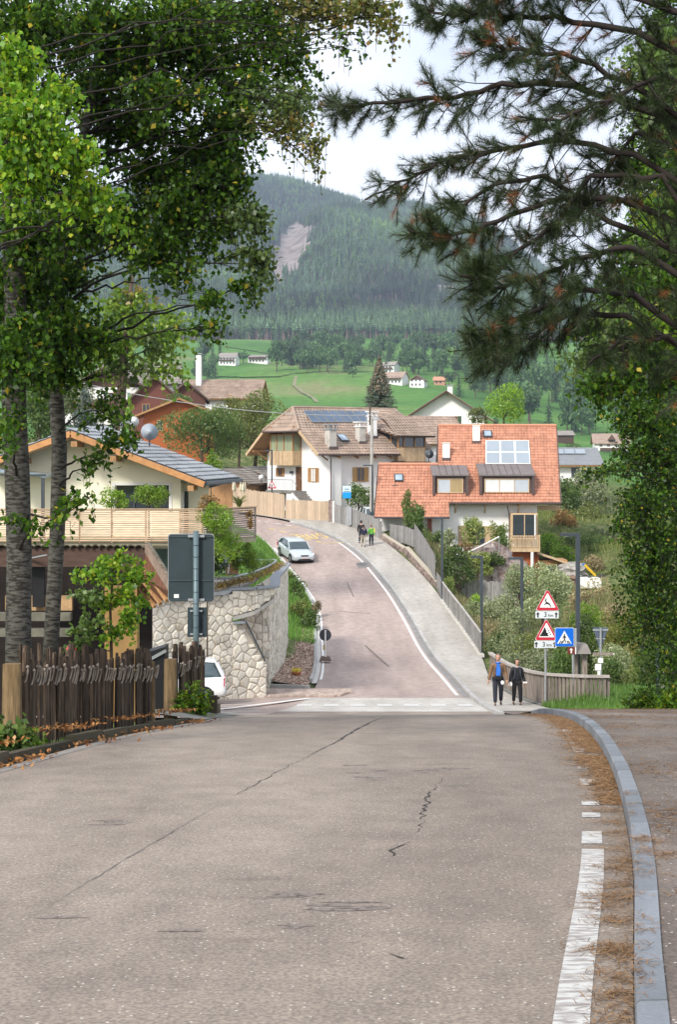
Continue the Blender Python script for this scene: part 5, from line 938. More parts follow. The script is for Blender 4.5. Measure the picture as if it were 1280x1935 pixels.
def crown_mesh(name, w_, h_, mat, n, leaf, seed, shape='round', droop=0.0, lumps=None, inner=.15):
    rg = np.random.default_rng(seed); k = lumps or 22
    u = unit(rg.normal(size=(k,3))); u[:,2] = np.where(u[:,2] < -.85, -u[:,2], u[:,2]); rad = rg.uniform(.45,.85,(k,1)); c = u*rad; lr = rg.uniform(.20,.42,(k,1))
    if shape == 'column': c = np.column_stack([c[:,0]*.75, c[:,1]*.75, rg.uniform(-.9,.9,k)]); lr *= .9
    if shape == 'cone': f = rg.random(k)**.8; c = np.column_stack([c[:,0]*(1-f)*1.0, c[:,1]*(1-f)*1.0, f*1.8-.9]); lr = (.12+.3*(1-f))[:,None]
    if shape == 'flat': c[:,2] *= .55
    i = rg.choice(k, n, p=(lr[:,0]**2)/(lr[:,0]**2).sum()); dd = unit(rg.normal(size=(n,3))); q = np.where(rg.random((n,1)) < inner, rg.uniform(.2,.8,(n,1)), rg.uniform(.82,1.08,(n,1)))
    C = c[i] + dd*lr[i]*q; C /= 1.05; C = C*np.array([w_*.56, w_*.5, h_*.53]) + np.array([0,0,h_*.5])
    V, Fc = leaves_vf(C, leaf, rg, droop=droop, aspect=.7); LEAVES[0] += n
    r = np.clip(rg.random(n)*.75 + (rg.random(k)[i])*.25, 0, 1); return npmesh(name, V, Fc, r, mat), c*np.array([w_*.42, w_*.38, h_*.42]) + np.array([0,0,h_*.5])
def plant(name, lab, px, pyt, pyb, wpx, d, mat, cat='bush', shape='round', n=None, leaf=None, grp=None, droop=0.0, stem=True, lumps=None, seed=None):
    s = F/d; w_ = wpx/s; h_ = (pyb-pyt)/s; base = P(px, pyb, d); leaf = leaf or max(.06, 4.0/s if d > 45 else .07); n = n or int(min(11000, max(350, wpx*(pyb-pyt)/ (leaf*s)**2 * 7.5)))
    sd = seed or int(px*7+pyb*3+d); e = empty(name, base, lab, cat, grp); me, cl = crown_mesh('crown', w_, h_, mat, n, leaf, sd, shape, droop, lumps)
    inst(me, 'crown' if h_ > 2.5 else 'foliage', e)
    if stem:
        gz = min(Tz(base.x, base.y), base.z) - base.z - .1; q = MB(); rr = random.Random(sd); tr = max(.03, h_*.022); q.tube([(0,0,gz),(rr.uniform(-.05,.05)*w_,0,h_*.3),(rr.uniform(-.08,.08)*w_,0,h_*.75)], [tr*1.3, tr, tr*.4], 6)
        q.build('trunk' if h_ > 2.5 else 'stem', STEMM, e); q = MB()
        for c in cl[:10]: q.tube([(0,0,h_*.22), tuple(c*np.array([.5,.5,.8])), tuple(c)], [tr*.6, tr*.4, tr*.15], 4, False)
        q.build('branches', STEMM, e)
    return e
B = 'bush'; Tt = 'tree'
VEG = [
 # right garden and valley, far to near
 ('tree','pale yellow-green weeping tree above the ridge of the red roof',955,727,806,82,185,G_LI,Tt,'round'),
 ('tree','thin leafy tree in front of the white gabled house, left of the weeping tree',905,768,806,40,178,G_OL,Tt,'round'),
 ('bush','round dark bush in the right meadow between the hut and the lone farmhouse',1082,838,860,34,450,G_MD,B,'round'),
 ('tree','large pale green tree right of the red-roofed house',1098,882,985,120,150,G_SI,Tt,'round'),
 ('tree','tall olive tree behind the right end of the red-roofed house',1072,905,1000,60,143,G_MD,Tt,'round'),
 ('bush','olive bush under the large pale green tree at the right',1120,950,1060,110,140,G_OL,B,'round'),
 ('bush','rust-tinted bush below the side balcony of the red-roofed house',1065,960,1030,50,134,G_RS,B,'round'),
 ('bush','yellow-green creeper hedge beside the timber annex',1040,1000,1070,66,127,G_LI,B,'round'),
 ('bush','lower bright creeper mound sloping right of the timber annex',1062,1032,1092,62,124,G_LI,B,'round'),
 ('bush','dark green bush right of the bright creeper mound',1085,1010,1085,56,130,G_MD,B,'round'),
 ('bush','wide pale bush right of the tall lamp arm',1160,990,1082,110,132,G_SI,B,'round'),
 ('bush','yellowish bush at the top of the far right slope',1185,1015,1085,60,128,G_YE,B,'round'),
 ('bush','dense green bush against the garage fence by the bus stop',680,914,975,62,124.8,G_MD,B,'round'),
 ('bush','climbing shrub over the corner of the grey fence below the red roof',785,945,1040,48,112.5,G_MD,B,'round'),
 ('bush','tall thin climber rising in front of the red roof',768,930,1000,22,112.7,G_OL,B,'column'),
 ('bush','second thin climber beside the tall one in front of the red roof',795,945,1000,24,112.8,G_OL,B,'column'),
 ('bush','clipped round climbing bush in front of the shuttered window',893,973,1040,52,112,G_OL,B,'round'),
 ('bush','grey-green garden shrub left of the clipped round bush',850,1000,1060,46,110,G_SI,B,'round'),
 ('bush','flower bed shrub with pink blossom by the garage wall',830,996,1040,34,112,G_MD,B,'flat'),
 ('bush','rose bush with reddish tips below the clipped round bush',880,1025,1075,60,108,G_RS,B,'round'),
 ('bush','feathery shrub in front of the oriel balcony',942,985,1060,46,110,G_OL,B,'round'),
 ('bush','ivy column hanging over the rock wall below the oriel',950,1010,1105,30,108.5,G_MD,B,'column'),
 ('bush','dark round bush behind the bar railing, next to the small lamp',866,1030,1140,72,100,G_MD,B,'round'),
 ('bush','low bush between the garden rail and the rock wall',930,1035,1080,50,107,G_MD,B,'flat'),
 ('bush','light green shoot bush at the foot of the pale stone footing',900,1125,1185,30,90,G_LI,B,'column'),
 ('bush','tan dry brush on the slope under the palisade fence',945,1170,1260,95,84,G_TN,B,'round'),
 ('bush','green weeds patch above the tan dry brush',960,1155,1200,70,90,G_OL,B,'flat'),
 ('bush','silvery willow bush left of the deer sign',985,1060,1180,95,84,G_SI,B,'round'),
 ('bush','large silvery willow behind the deer sign',1030,1065,1200,110,80,G_SI,B,'round'),
 ('bush','silvery willow bush above the bridge handrail',975,1150,1280,95,70,G_SI,B,'round'),
 ('bush','olive willow bush behind the rockfall sign',1035,1170,1300,100,66,G_OL,B,'round'),
 ('bush','dark willow bush low behind the bridge boards',1070,1215,1310,80,62,G_MD,B,'round'),
 ('bush','green bush between the lamp and the back of the yield sign',1115,1150,1290,80,66,G_MD,B,'round'),
 ('bush','bright green bush high behind the lamp post',1110,1130,1240,66,74,G_LI,B,'round'),
 ('bush','dry tan brush right of the lamp, below the white tank',1120,1100,1190,110,96,G_TN,B,'round'),
 ('bush','pale tan brush at the foot of the far right slope',1160,1140,1230,90,88,G_TN,B,'round'),
 ('bush','brown brush beside the upright grey plank fence',1120,1050,1100,60,120,G_TN,B,'round'),
 ('bush','yellow autumn bush right of the yield sign back',1180,1150,1240,90,70,G_YE,B,'round'),
 ('bush','bright yellow bush low behind the thin post',1205,1215,1300,80,64,G_YE,B,'round'),
 ('bush','pale undergrowth bush right of the wooden signpost',1165,1220,1320,90,58,G_SI,B,'round'),
 ('bush','dark green bush low beside the signpost',1150,1240,1320,60,54,G_MD,B,'round'),
 ('bush','dark bush with big leaves behind the thin dark post',1240,1190,1320,90,50,G_MD,B,'round'),
 ('bush','bushy pale shrub between the handrail and the rose bush',905,1040,1100,70,106,G_OL,B,'round'),
 ('bush','green shrub on the slope just below the bar railing top',850,1090,1150,40,97,G_OL,B,'round'),
 ('bush','broad silvery brush below the palisade footing',930,1120,1230,120,90,G_SI,B,'round'),
 ('bush','green brush at the lower end of the bar railing',945,1190,1270,60,76,G_MD,B,'round'),
 ('bush','broad olive bush right of the white tank',1165,1060,1150,110,112,G_OL,B,'round'),
 ('bush','green bush mass under the pale tree at the right',1130,1010,1085,120,128,G_MD,B,'round'),
 ('bush','mixed green thicket behind the yield sign back',1150,1180,1290,120,78,G_OL,B,'round'),
 ('bush','willow thicket in the stream bed left of the blue sign',1010,1210,1310,130,64,G_SI,B,'round'),
 ('bush','thicket at the right edge below the beech',1225,1250,1345,110,54,G_OL,B,'round'),
 ('bush','low bushes hiding the foot of the lone grey roof house',1085,905,950,70,152,G_OL,B,'round'),
 # left hill
 ('tree','big dark green tree in front of the orange chalet, left of the yellowing one',388,758,885,160,140,G_MD,Tt,'round'),
 ('tree','olive yellowing tree next to the eaves of the large white house',480,742,890,125,146,G_OL,Tt,'round'),
 ('tree','yellowish tree top between the wide brown roof and the meadow',450,755,850,110,152,G_YE,Tt,'round'),
 ('tree','fresh green small tree under the big trees left of the white house',400,848,890,52,132,G_LI,Tt,'cone'),
 ('tree','green tree filling the gap between the sheds and the white house',520,800,900,70,150,G_MD,Tt,'round'),
 ('tree','small bright conifer beside the orange chalet',245,748,812,34,140,G_LI,Tt,'cone'),
 ('tree','blue-grey spruce behind the apex of the cream house',160,735,850,110,95,G_BL,Tt,'cone'),
 ('tree','pale green feathery tree behind the blue-grey spruce',140,705,800,70,110,G_SI,Tt,'round'),
 ('tree','green tree at the left edge behind the cream house roof',70,730,850,120,90,G_MD,Tt,'round'),
 ('bush','yellow-green bush in the meadow above the solar array',560,770,800,70,320,G_YE,B,'round'),
 ('tree','leafy green tree top between the dark barn gable and the wide brown roof',335,742,800,60,158,G_MD,Tt,'round'),
 # terrace of the cream house
 ('balcony_plant','fresh green potted bush at the left of the balcony window',212,922,964,58,55.6,G_LI,'plant','round'),
 ('balcony_plant','yellow-green spreading bush in front of the balcony window',282,918,964,76,55.7,G_LI,'plant','round'),
 ('balcony_plant','russet shrub at the bend of the balcony',392,935,972,50,56,G_RS,'plant','round'),
 ('creeper_bush','bright green creeper bulging over the balcony corner',407,948,1024,72,54.9,G_LI,'creeper','round'),
 ('creeper_bush','bright green creeper tumbling below the balcony corner',420,1000,1066,84,55.6,G_LI,'creeper','round'),
 ('creeper_bush','bright green creeper mound right of the folded chair',462,1022,1088,62,59,G_LI,'creeper','round'),
 ('creeper_bush','narrow strip of russet creeper on the weathered balcony slats',473,964,998,16,57.0,G_RS,'creeper','column'),
 ('creeper_bush','dark creeper behind the folded chair',412,1045,1092,30,60,G_MD,'creeper','round'),
 ('hedge','low dark hedge inside the curved garden rail',496,1052,1084,64,73,G_MD,'hedge','flat'),
 # road bank on the left
 ('bush','green shrub on the bank right of the stone wall end',560,1090,1150,44,92,G_MD,B,'round'),
 ('bush','lower olive shrub on the bank above the wood chips',570,1130,1195,52,86,G_OL,B,'round'),
 ('bush','lime green shrub at the tip of the bank near the kerb',585,1150,1212,44,84,G_MD,B,'round'),
 ('bush','bare grey twiggy shrub leaning over the road edge',598,1128,1168,24,88,G_TN,B,'flat'),
 ('bush','small grass-like shrub on the bank behind the silver car',548,1075,1110,30,100,G_OL,B,'flat'),
]
for v in VEG: plant(v[0], v[1], *v[2:9], shape=v[9], stem=v[8] != 'creeper', cat=v[8]) if False else plant(v[0], v[1], v[2], v[3], v[4], v[5], v[6], v[7], cat=v[8], shape=v[9], stem=v[8] not in ('creeper','hedge'))
# flowers on the wall, pampas grass, petunias
e = empty('flower_strip', P(470,1108,60), 'strip of rusty and yellow stonecrop flowers along the top of the stone wall', 'plants'); q = MB(e.location); vs = []; rg = np.random.default_rng(5)
C = []
for a, b in zip([P(408,1108,57.2),P(440,1100,58),P(470,1093,61.5),P(500,1082,66),P(520,1072,71)], [P(440,1100,58),P(470,1093,61.5),P(500,1082,66),P(520,1072,71),P(535,1066,76)]):
    for _ in range(700): t = rg.random(); p = a.lerp(b, t); C.append((p.x+rg.normal()*.13, p.y+rg.normal()*.25, p.z-.12+abs(rg.normal())*.14))
C = np.array(C) - np.array(e.location); V, Fc = leaves_vf(C, .075, rg); link(bpy.data.objects.new('foliage', npmesh('foliage', V, Fc, rg.random(len(C)), leafmat('stonecrop', [(0,(.12,.13,.04)),(.5,(.26,.17,.07)),(.85,(.40,.27,.08)),(1,(.62,.45,.04))], .2, .02))), e)
def grass(name, lab, region, n, hh, wd, mat, seed, zf_=None, cat='grass', curve=.5):
    rg = np.random.default_rng(seed); xy = region(rg, n); xy = xy[~((xy[:,0] > 8.3) & (xy[:,0] < 17.5) & (xy[:,1] > 97.5) & (xy[:,1] < 119) & (rg.random(len(xy)) < .93))]; n = len(xy); z = T(xy[:,0], xy[:,1]) - .02; h_ = hh*rg.uniform(.5,1.3,n); a = rg.uniform(0,6.28,n); b = rg.uniform(.1,curve,n); dx, dy = np.cos(a), np.sin(a); w_ = wd*rg.uniform(.6,1.3,n)
    B0 = np.stack([xy[:,0]-dy*w_, xy[:,1]+dx*w_, z],1); B1 = np.stack([xy[:,0]+dy*w_, xy[:,1]-dx*w_, z],1); Mm = np.stack([xy[:,0]+dx*h_*b*.35, xy[:,1]+dy*h_*b*.35, z+h_*.6],1); Tp = np.stack([xy[:,0]+dx*h_*b, xy[:,1]+dy*h_*b, z+h_],1)
    wv = np.stack([-dy*w_*.6, dx*w_*.6, 0*z],1); V = np.stack([B0,B1,Mm-wv,Mm+wv,Tp],1).reshape(-1,3); i = np.arange(n)[:,None]*5; F1 = (i+np.array([[0,1,2,3]])); F2 = i+np.array([[3,2,4,4]])
    V = np.vstack([V]); Fc = np.vstack([i+np.array([[0,1,2]]), i+np.array([[0,2,3]]), i+np.array([[3,2,4]])]); r = rg.random(n); return tag(link(bpy.data.objects.new(name, npmesh(name, V, Fc, np.r_[r,r,r], mat))), lab, cat, kind='stuff')
grass('grass_patch', 'bright green grass around the foot of the tall lamp', lambda r, n: np.column_stack([r.uniform(7.15,11.8,n), r.uniform(40,50.2,n)]), 34000, .36, .013, G_GR, 3)
def bank(r, n): y = r.uniform(79,122,n); return np.column_stack([XL(y)-.3-r.random(n)**1.3*5.0, y])
grass('bank_grass', 'lush grass on the bank left of the valley road', bank, 30000, .38, .022, G_GR, 4)
grass('valley_weeds', 'dry grass and weeds on the slope right of the pavement', lambda r, n: (lambda y: np.column_stack([XP(y)+.5+r.random(n)**.8*11, y]))(r.uniform(62,112,n)), 30000, .38, .022, G_GD, 5)
grass('garden_weeds', 'tall weeds and grass between the bushes of the right valley', lambda r, n: (lambda y: np.column_stack([XP(np.minimum(y,118))+4+r.random(n)*26, y]))(r.uniform(58,150,n)), 60000, .38, .03, G_OL, 15)
grass('terrace_lawn', 'green lawn behind the garden rail above the stone wall', lambda r, n: np.column_stack([r.uniform(-9,-3.2,n), r.uniform(66,104,n)]), 16000, .3, .02, G_GR, 16)
grass('verge_grass', 'green verge plants along the right edge of the near pavement', lambda r, n: (lambda y: np.column_stack([XP(y)+.02+r.random(n)**1.4*3, y]))(r.uniform(20,44,n)), 16000, .30, .014, G_GR, 6)
grass('kerb_weeds', 'sparse weeds at the foot of the paling fence', lambda r, n: (lambda y: np.column_stack([KL(y)-.05-r.random(n)**1.6*.6, y]))(r.uniform(12,23,n)), 1500, .10, .006, G_GR, 8)
pg = empty('pampas_grass', P(452,963,57.5), 'clump of pampas grass with cream plumes on the balcony', 'plant'); rg = np.random.default_rng(9); q = MB()
for k in range(90): a = rg.uniform(0,6.28); l = rg.uniform(.4,.75); q.tube([(0,0,0),(math.cos(a)*.12,math.sin(a)*.12,l*.6),(math.cos(a)*.32,math.sin(a)*.3,l*.8)], [.012,.01,.003], 3, False)
q.build('blades', G_OL, pg)
for k in range(6): a = rg.uniform(0,6.28); x = math.cos(a)*.22; y = math.sin(a)*.2; q = MB(); q.tube([(x*.2,y*.2,.2),(x,y,.72)], .01, 3); q.tube([(x,y,.72),(x*1.05,y,.8),(x*1.1,y,.95),(x*1.15,y,1.12)], [.02,.055,.05,.008], 6); q.build('plume', M('plume_cream', (.62,.56,.42), .9, .1, 8), pg)
# brown-tipped spruce behind the white house
def spruce(name, lab, px, pyt, pyb, wpx, d, seed, mat, conem=None, n_l=26, per=20):
    s = F/d; h_ = (pyb-pyt)/s; w_ = wpx/s; e = empty(name, P(px,pyb,d), lab, 'tree'); rg = np.random.default_rng(seed); q = MB(); gz = min(0, Tz(e.location.x, d)-e.location.z); q.tube([(0,0,gz-.2),(0,0,h_)], [.28,.03], 8); q.build('trunk', BARK, e)
    C = []; br = MB()
    for l in range(n_l):
        f = (l+.5)/n_l; z = h_*(.04+.94*f); L_ = w_*.46*(1-f)**1.0*1.05+.14
        for k in range(per): a = rg.uniform(0,6.28); ll = L_*rg.uniform(.7,1.12); m = max(6, int(ll*26)); t = rg.random(m)**.6; z0 = -.18*ll*t*2+.25*t*t*ll; C.append(np.stack([np.cos(a)*ll*t+rg.normal(size=m)*.07, np.sin(a)*ll*t+rg.normal(size=m)*.07, z+z0-rg.random(m)*.16],1)); br.tube([(0,0,z),(math.cos(a)*ll*.5,math.sin(a)*ll*.5,z-.1*ll),(math.cos(a)*ll,math.sin(a)*ll,z-.1*ll)], [.03,.02,.008], 3, False)
    br.build('branches', BARK, e); C = np.vstack(C); V, Fc = leaves_vf(C, .17, rg, droop=.6, aspect=.45); me = npmesh('crown', V, Fc, rg.random(len(C)), mat); inst(me, 'crown', e)
    if conem:
        for z0, z1, nn_ in ((.45,1.0,1300),):
            f = rg.uniform(z0,z1,nn_); a = rg.uniform(0,6.28,nn_); rr = w_*.46*(1-f)**1.0*rg.uniform(.5,1.05,nn_)+.06; C = np.stack([np.cos(a)*rr, np.sin(a)*rr, h_*f-.12],1); V, Fc = leaves_vf(C, .26, rg, droop=2.5, aspect=.5); inst(npmesh('cones', V, Fc, rg.random(nn_), conem), 'cones', e)
    return e
spruce('spruce_tree', 'spruce with a cone-laden brown top rising behind the solar panels', 717, 672, 800, 92, 158, 3, leafmat('spruce_grey_green', [(0,(.07,.105,.075)),(1,(.19,.24,.17))], .1, .02), leafmat('spruce_cone_tan', [(0,(.16,.12,.08)),(1,(.34,.27,.19))], .1, .02))

# valley trees: clumps one can tell apart, and the far copses
NT = {}
def vtree(px, py, d, hpx, wpx, kind, lab, grp):
    key = (kind, int(px*3) % 5)
    if key not in NT:
        sd = hash(key[1]) + 40
        if kind == 'spruce': NT[key] = conifer_mesh('valley_spruce', 1, .42, sd, leafmat('valley_needles', [(0,(.03,.065,.035)),(1,(.08,.135,.06))], .1, .02), .06, 13, 11, .55)
        else: NT[key] = round_mesh('valley_tree', 1, 1.0, sd, leafmat('valley_leaf', [(0,(.045,.095,.036)),(.6,(.08,.155,.055)),(1,(.13,.21,.075))], .2, .02), 520, .085)
    x, y = (px-CX)/F*d, d; z = float(T(np.array([x]), np.array([y]))[0]) if y < 1380 else float(zmt(np.array(x), np.array(y))); o = bpy.data.objects.new('spruce_tree' if kind == 'spruce' else 'broadleaf_tree', NT[key]); h_ = hpx/F*d; w_ = wpx/F*d; o.location = (x, y, z-.03*h_); o.scale = (w_*(2.3 if kind == 'spruce' else 1), w_*(2.3 if kind == 'spruce' else 1), h_*1.08); o.rotation_euler = (0,0,random.uniform(0,6.28)); link(o); return tag(o, lab, 'tree', grp)
rr = random.Random(12)
def clump(x0, x1, d0, d1, n, h0, h1, lab, grp, sp=.3, asp=.8):
    for k in range(n):
        px = rr.uniform(x0, x1); d = rr.uniform(d0, d1); h_ = rr.uniform(h0, h1); kd = 'spruce' if rr.random() < sp else 'broad'; vtree(px, 0, d, h_, h_*(asp*rr.uniform(.8,1.1) if kd == 'broad' else .42), kd, ('dark spruce' if kd == 'spruce' else 'round broadleaf')+' '+lab, grp)
def gd_(py):   # depth of the open meadow under a picture row, left part
    ds = np.arange(300, 1380, 4.); r = H - F*zfar((540-CX)/F*ds, ds)/ds; return float(ds[np.argmin(np.abs(r-py))])
clump(522,640,gd_(706),gd_(680),46,34,58,'tree of the dense copse between the left meadow houses and the middle meadow','copse trees on the middle meadow',.25)
clump(640,742,gd_(708),gd_(676),34,30,50,'tree of the copse left of the brown-tipped spruce top','copse trees behind the spruce top',.35)
clump(560,760,gd_(660),gd_(652),22,24,36,'tree in the thin row along the upper edge of the middle meadow','row of trees on the upper meadow edge',.3)
clump(760,900,gd_(716),gd_(676),64,30,50,'tree of the wooded slope above the right village houses','trees above the right village houses',.3)
clump(880,1010,gd_(760),gd_(690),84,36,58,'tree of the wood right of the village, partly behind the pine','trees of the wood right of the village',.4)
clump(1000,1300,640,1000,50,60,90,'tree of the dark wood behind the lone farmhouse','trees behind the lone farmhouse',.5)
clump(372,420,gd_(725),gd_(680),16,30,50,'tree left of the grey-roofed meadow house','trees left of the meadow houses',.3)
clump(920,1010,gd_(800),gd_(780),6,14,22,'low tree on the meadow strip right of the weeping tree','low trees right of the weeping tree',.3)
for px, d, h_, w_, kd, lab in ((752,gd_(646),40,38,'broad','lone broad tree standing on the upper meadow before the forest'),(849,835,32,30,'broad','dark round tree between the dark gabled and the salmon village houses'),(460,1000,26,34,'broad','dark round tree between the two left meadow houses'),(667,870,18,26,'broad','dark bush left of the brown-tipped spruce in the meadow'),(868,760,40,26,'spruce','slim tree right of the white gabled house roof'),(520,1180,40,16,'spruce','slender tree on the left meadow edge below the forest'),(905,800,44,30,'broad','tall tree above the chimney of the white gabled house'),(716,830,20,24,'broad','tree before the white village house beside the spruce')): vtree(px, 0, d, h_, w_, kd, lab, None)
# ---- near trees
def near_tree(name, lab, trunk, rad, bark, clumps, cat='tree', leaf=.082, twl=(.35,.8), tseed=1, attach=None, sag=.35, per=19, aspect=.75, crown_names=None, limb=.026):
    """trunk polyline; each clump = (centre, radii, twigs, material): limb from the trunk, twigs inside, leaves along the twigs"""
    rg = np.random.default_rng(tseed); o = Vector(trunk[0]); e = empty(name, o, lab, cat); q = MB(o); q.tube(trunk, rad, 14); tk = q.build('trunk', bark, e, True)
    tp = [Vector(t) for t in trunk]; lim = MB(o); tw = MB(o); by = {}
    for c, rad_, ntw, mat in clumps:
        c = Vector(c); best = None
        for a, b in zip(tp[:-1], tp[1:]):
            for f in (0,.25,.5,.75): p = a.lerp(b, f); sc_ = abs((c.z-.22*math.hypot(c.x-p.x, c.y-p.y)) - p.z); best = (sc_, p) if best is None or sc_ < best[0] else best
        s = best[1]; L_ = (c-s).length; m1 = s.lerp(c, .35) + Vector(rg.normal(size=3)*.06*L_) + Vector((0,0,.05*L_)); m2 = s.lerp(c, .7) + Vector(rg.normal(size=3)*.05*L_) + Vector((0,0,.08*L_)); lr_ = min(limb, .008+L_*.007); pp = []
        for i_ in range(15): t_ = i_/14; pp.append(s*(1-t_)**3 + m1*3*t_*(1-t_)**2 + m2*3*t_*t_*(1-t_) + c*t_**3 + Vector(rg.normal(size=3)*.012*L_*math.sin(t_*3.14)))
        lim.tube(pp, [lr_*(1-.8*i_/14) for i_ in range(15)], 5, False); C = by.setdefault(mat.name, (mat, []))[1]
        for k in range(ntw):
            u = unit(rg.normal(size=3))*(rg.random()**(1/2.6)); tip = c + Vector((u[0]*rad_[0], u[1]*rad_[1], u[2]*rad_[2])); st = m2.lerp(c, rg.random()) if rg.random() < .5 else c.lerp(tip, rg.uniform(.05,.45)); ln = rg.uniform(*twl); dv = tip - st
            if dv.length > ln*1.6: st = tip - dv.normalized()*ln*1.6
            md = st.lerp(tip, .55) + Vector((0,0,.10*ln)); en = tip + Vector((0,0,-sag*ln)); tw.tube([st, md, tip, en], [.007,.005,.004,.002], 3, False)
            m = int(per*rg.uniform(.6,1.3)); t = rg.uniform(.15,1,m)[:,None]; a_, b_, c_, d_ = (np.array(v) for v in (st, md, tip, en)); pt_ = np.where(t < .5, a_+(b_-a_)*t*2, np.where(t < .8, b_+(c_-b_)*(t-.5)/.3, c_+(d_-c_)*(t-.8)/.2)); C.append(pt_ + rg.normal(size=(m,3))*.045)
    lim.build('limbs', TWIG, e, True); tw.build('twigs', TWIG, e)
    for k, (mn, (mat, C)) in enumerate(by.items()):
        C = np.vstack(C) - np.array(o); V, Fc = leaves_vf(C, leaf, rg, droop=.9, aspect=aspect, up=.15); LEAVES[0] += len(C); inst(npmesh('foliage', V, Fc, rg.random(len(C)), mat), 'crown' if k == 0 else 'foliage', e)
    return e
def cl(px, py, rx, ry, d, dens, mat, dd=1.0):
    s = F/d; return (P(px, py, d), (rx/s, max(.5, rx/s)*dd, ry/s), max(8, int(rx*ry/ 95.0 * dens)), mat)
def birch_bark():
    m = M('birch_bark', (.10,.097,.082), .9, .2, 3); t = m.node_tree; N = t.nodes.new; L = t.links.new; bs = t.nodes['Principled BSDF']; src = bs.inputs['Base Color'].links[0].from_socket
    tc = N('ShaderNodeTexCoord'); mp = N('ShaderNodeMapping'); mp.inputs['Scale'].default_value = (5,5,20); L(tc.outputs['Object'], mp.inputs[0]); nz = N('ShaderNodeTexNoise'); nz.inputs['Scale'].default_value = 1.6; nz.inputs['Detail'].default_value = 7; nz.inputs['Roughness'].default_value = .65; L(mp.outputs[0], nz.inputs[0])
    cr = N('ShaderNodeValToRGB'); L(nz.outputs[0], cr.inputs[0]); cr.color_ramp.elements[0].position = .44; cr.color_ramp.elements[0].color = (1,1,1,1); cr.color_ramp.elements[1].position = .56; cr.color_ramp.elements[1].color = (0,0,0,1)
    mx = N('ShaderNodeMixRGB'); L(cr.outputs[0], mx.inputs[0]); L(src, mx.inputs[1]); mx.inputs[2].default_value = (.028,.024,.02,1); L(mx.outputs[0], bs.inputs['Base Color'])
    bp = N('ShaderNodeBump'); bp.inputs['Strength'].default_value = .6; bp.inputs['Distance'].default_value = .02; L(nz.outputs[0], bp.inputs['Height']); L(bp.outputs[0], bs.inputs['Normal']); return m
BB = birch_bark()
def tr(pts, d): return [P(px, py, d) for px, py in pts]
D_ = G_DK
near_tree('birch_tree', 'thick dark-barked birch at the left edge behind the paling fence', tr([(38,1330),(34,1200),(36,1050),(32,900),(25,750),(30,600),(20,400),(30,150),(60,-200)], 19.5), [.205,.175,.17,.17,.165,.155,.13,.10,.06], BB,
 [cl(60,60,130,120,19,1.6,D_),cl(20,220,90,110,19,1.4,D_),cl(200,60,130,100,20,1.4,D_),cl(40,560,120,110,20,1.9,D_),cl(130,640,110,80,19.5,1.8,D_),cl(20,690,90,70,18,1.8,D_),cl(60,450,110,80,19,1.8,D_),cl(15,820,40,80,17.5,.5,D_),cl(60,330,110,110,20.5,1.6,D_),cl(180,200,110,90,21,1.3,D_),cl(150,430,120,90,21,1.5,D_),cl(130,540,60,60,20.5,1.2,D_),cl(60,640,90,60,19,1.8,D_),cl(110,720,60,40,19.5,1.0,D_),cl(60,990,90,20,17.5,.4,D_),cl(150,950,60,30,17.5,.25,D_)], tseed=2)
near_tree('birch_tree', 'slender grey birch with peeling bark, second trunk from the left edge', tr([(92,1290),(100,1150),(108,1000),(112,850),(104,720),(105,600),(130,420),(170,200),(220,-100)], 20.5), [.118,.108,.11,.11,.102,.092,.08,.065,.04], BB,
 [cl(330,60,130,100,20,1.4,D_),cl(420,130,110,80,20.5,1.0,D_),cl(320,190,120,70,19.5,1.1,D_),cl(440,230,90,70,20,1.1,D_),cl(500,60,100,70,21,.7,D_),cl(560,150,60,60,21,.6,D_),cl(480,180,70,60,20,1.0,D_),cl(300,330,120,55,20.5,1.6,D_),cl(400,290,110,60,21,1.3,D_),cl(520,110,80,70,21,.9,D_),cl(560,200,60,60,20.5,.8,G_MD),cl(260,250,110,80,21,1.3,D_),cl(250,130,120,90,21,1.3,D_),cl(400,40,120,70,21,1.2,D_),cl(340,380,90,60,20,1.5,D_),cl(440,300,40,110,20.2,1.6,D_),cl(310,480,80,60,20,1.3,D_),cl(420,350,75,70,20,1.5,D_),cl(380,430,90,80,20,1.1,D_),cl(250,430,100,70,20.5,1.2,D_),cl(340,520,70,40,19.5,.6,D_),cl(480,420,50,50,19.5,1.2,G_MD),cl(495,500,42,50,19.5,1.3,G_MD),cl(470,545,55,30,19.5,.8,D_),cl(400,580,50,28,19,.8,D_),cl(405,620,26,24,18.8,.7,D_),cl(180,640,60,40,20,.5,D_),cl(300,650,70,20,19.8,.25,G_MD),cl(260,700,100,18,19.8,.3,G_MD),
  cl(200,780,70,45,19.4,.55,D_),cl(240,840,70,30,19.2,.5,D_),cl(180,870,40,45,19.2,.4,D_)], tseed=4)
near_tree('linden_tree', 'broadleaf tree with bright green sunlit leaves at the upper left edge', tr([(-160,1500),(-150,900),(-120,400),(-100,-100)], 15), [.22,.2,.16,.1], STEMM,
 [cl(30,120,60,60,14,1.0,G_BR),cl(60,230,90,70,13.5,1.0,G_BR),cl(130,300,70,60,13.5,1.0,G_BR),cl(30,330,60,70,13.5,.9,G_BR),cl(170,380,70,40,13.8,.9,G_BR),cl(215,425,45,25,14,.7,G_BR),cl(110,180,50,50,14,.8,G_BR)], leaf=.062, tseed=5, aspect=.85, per=30, limb=.02)
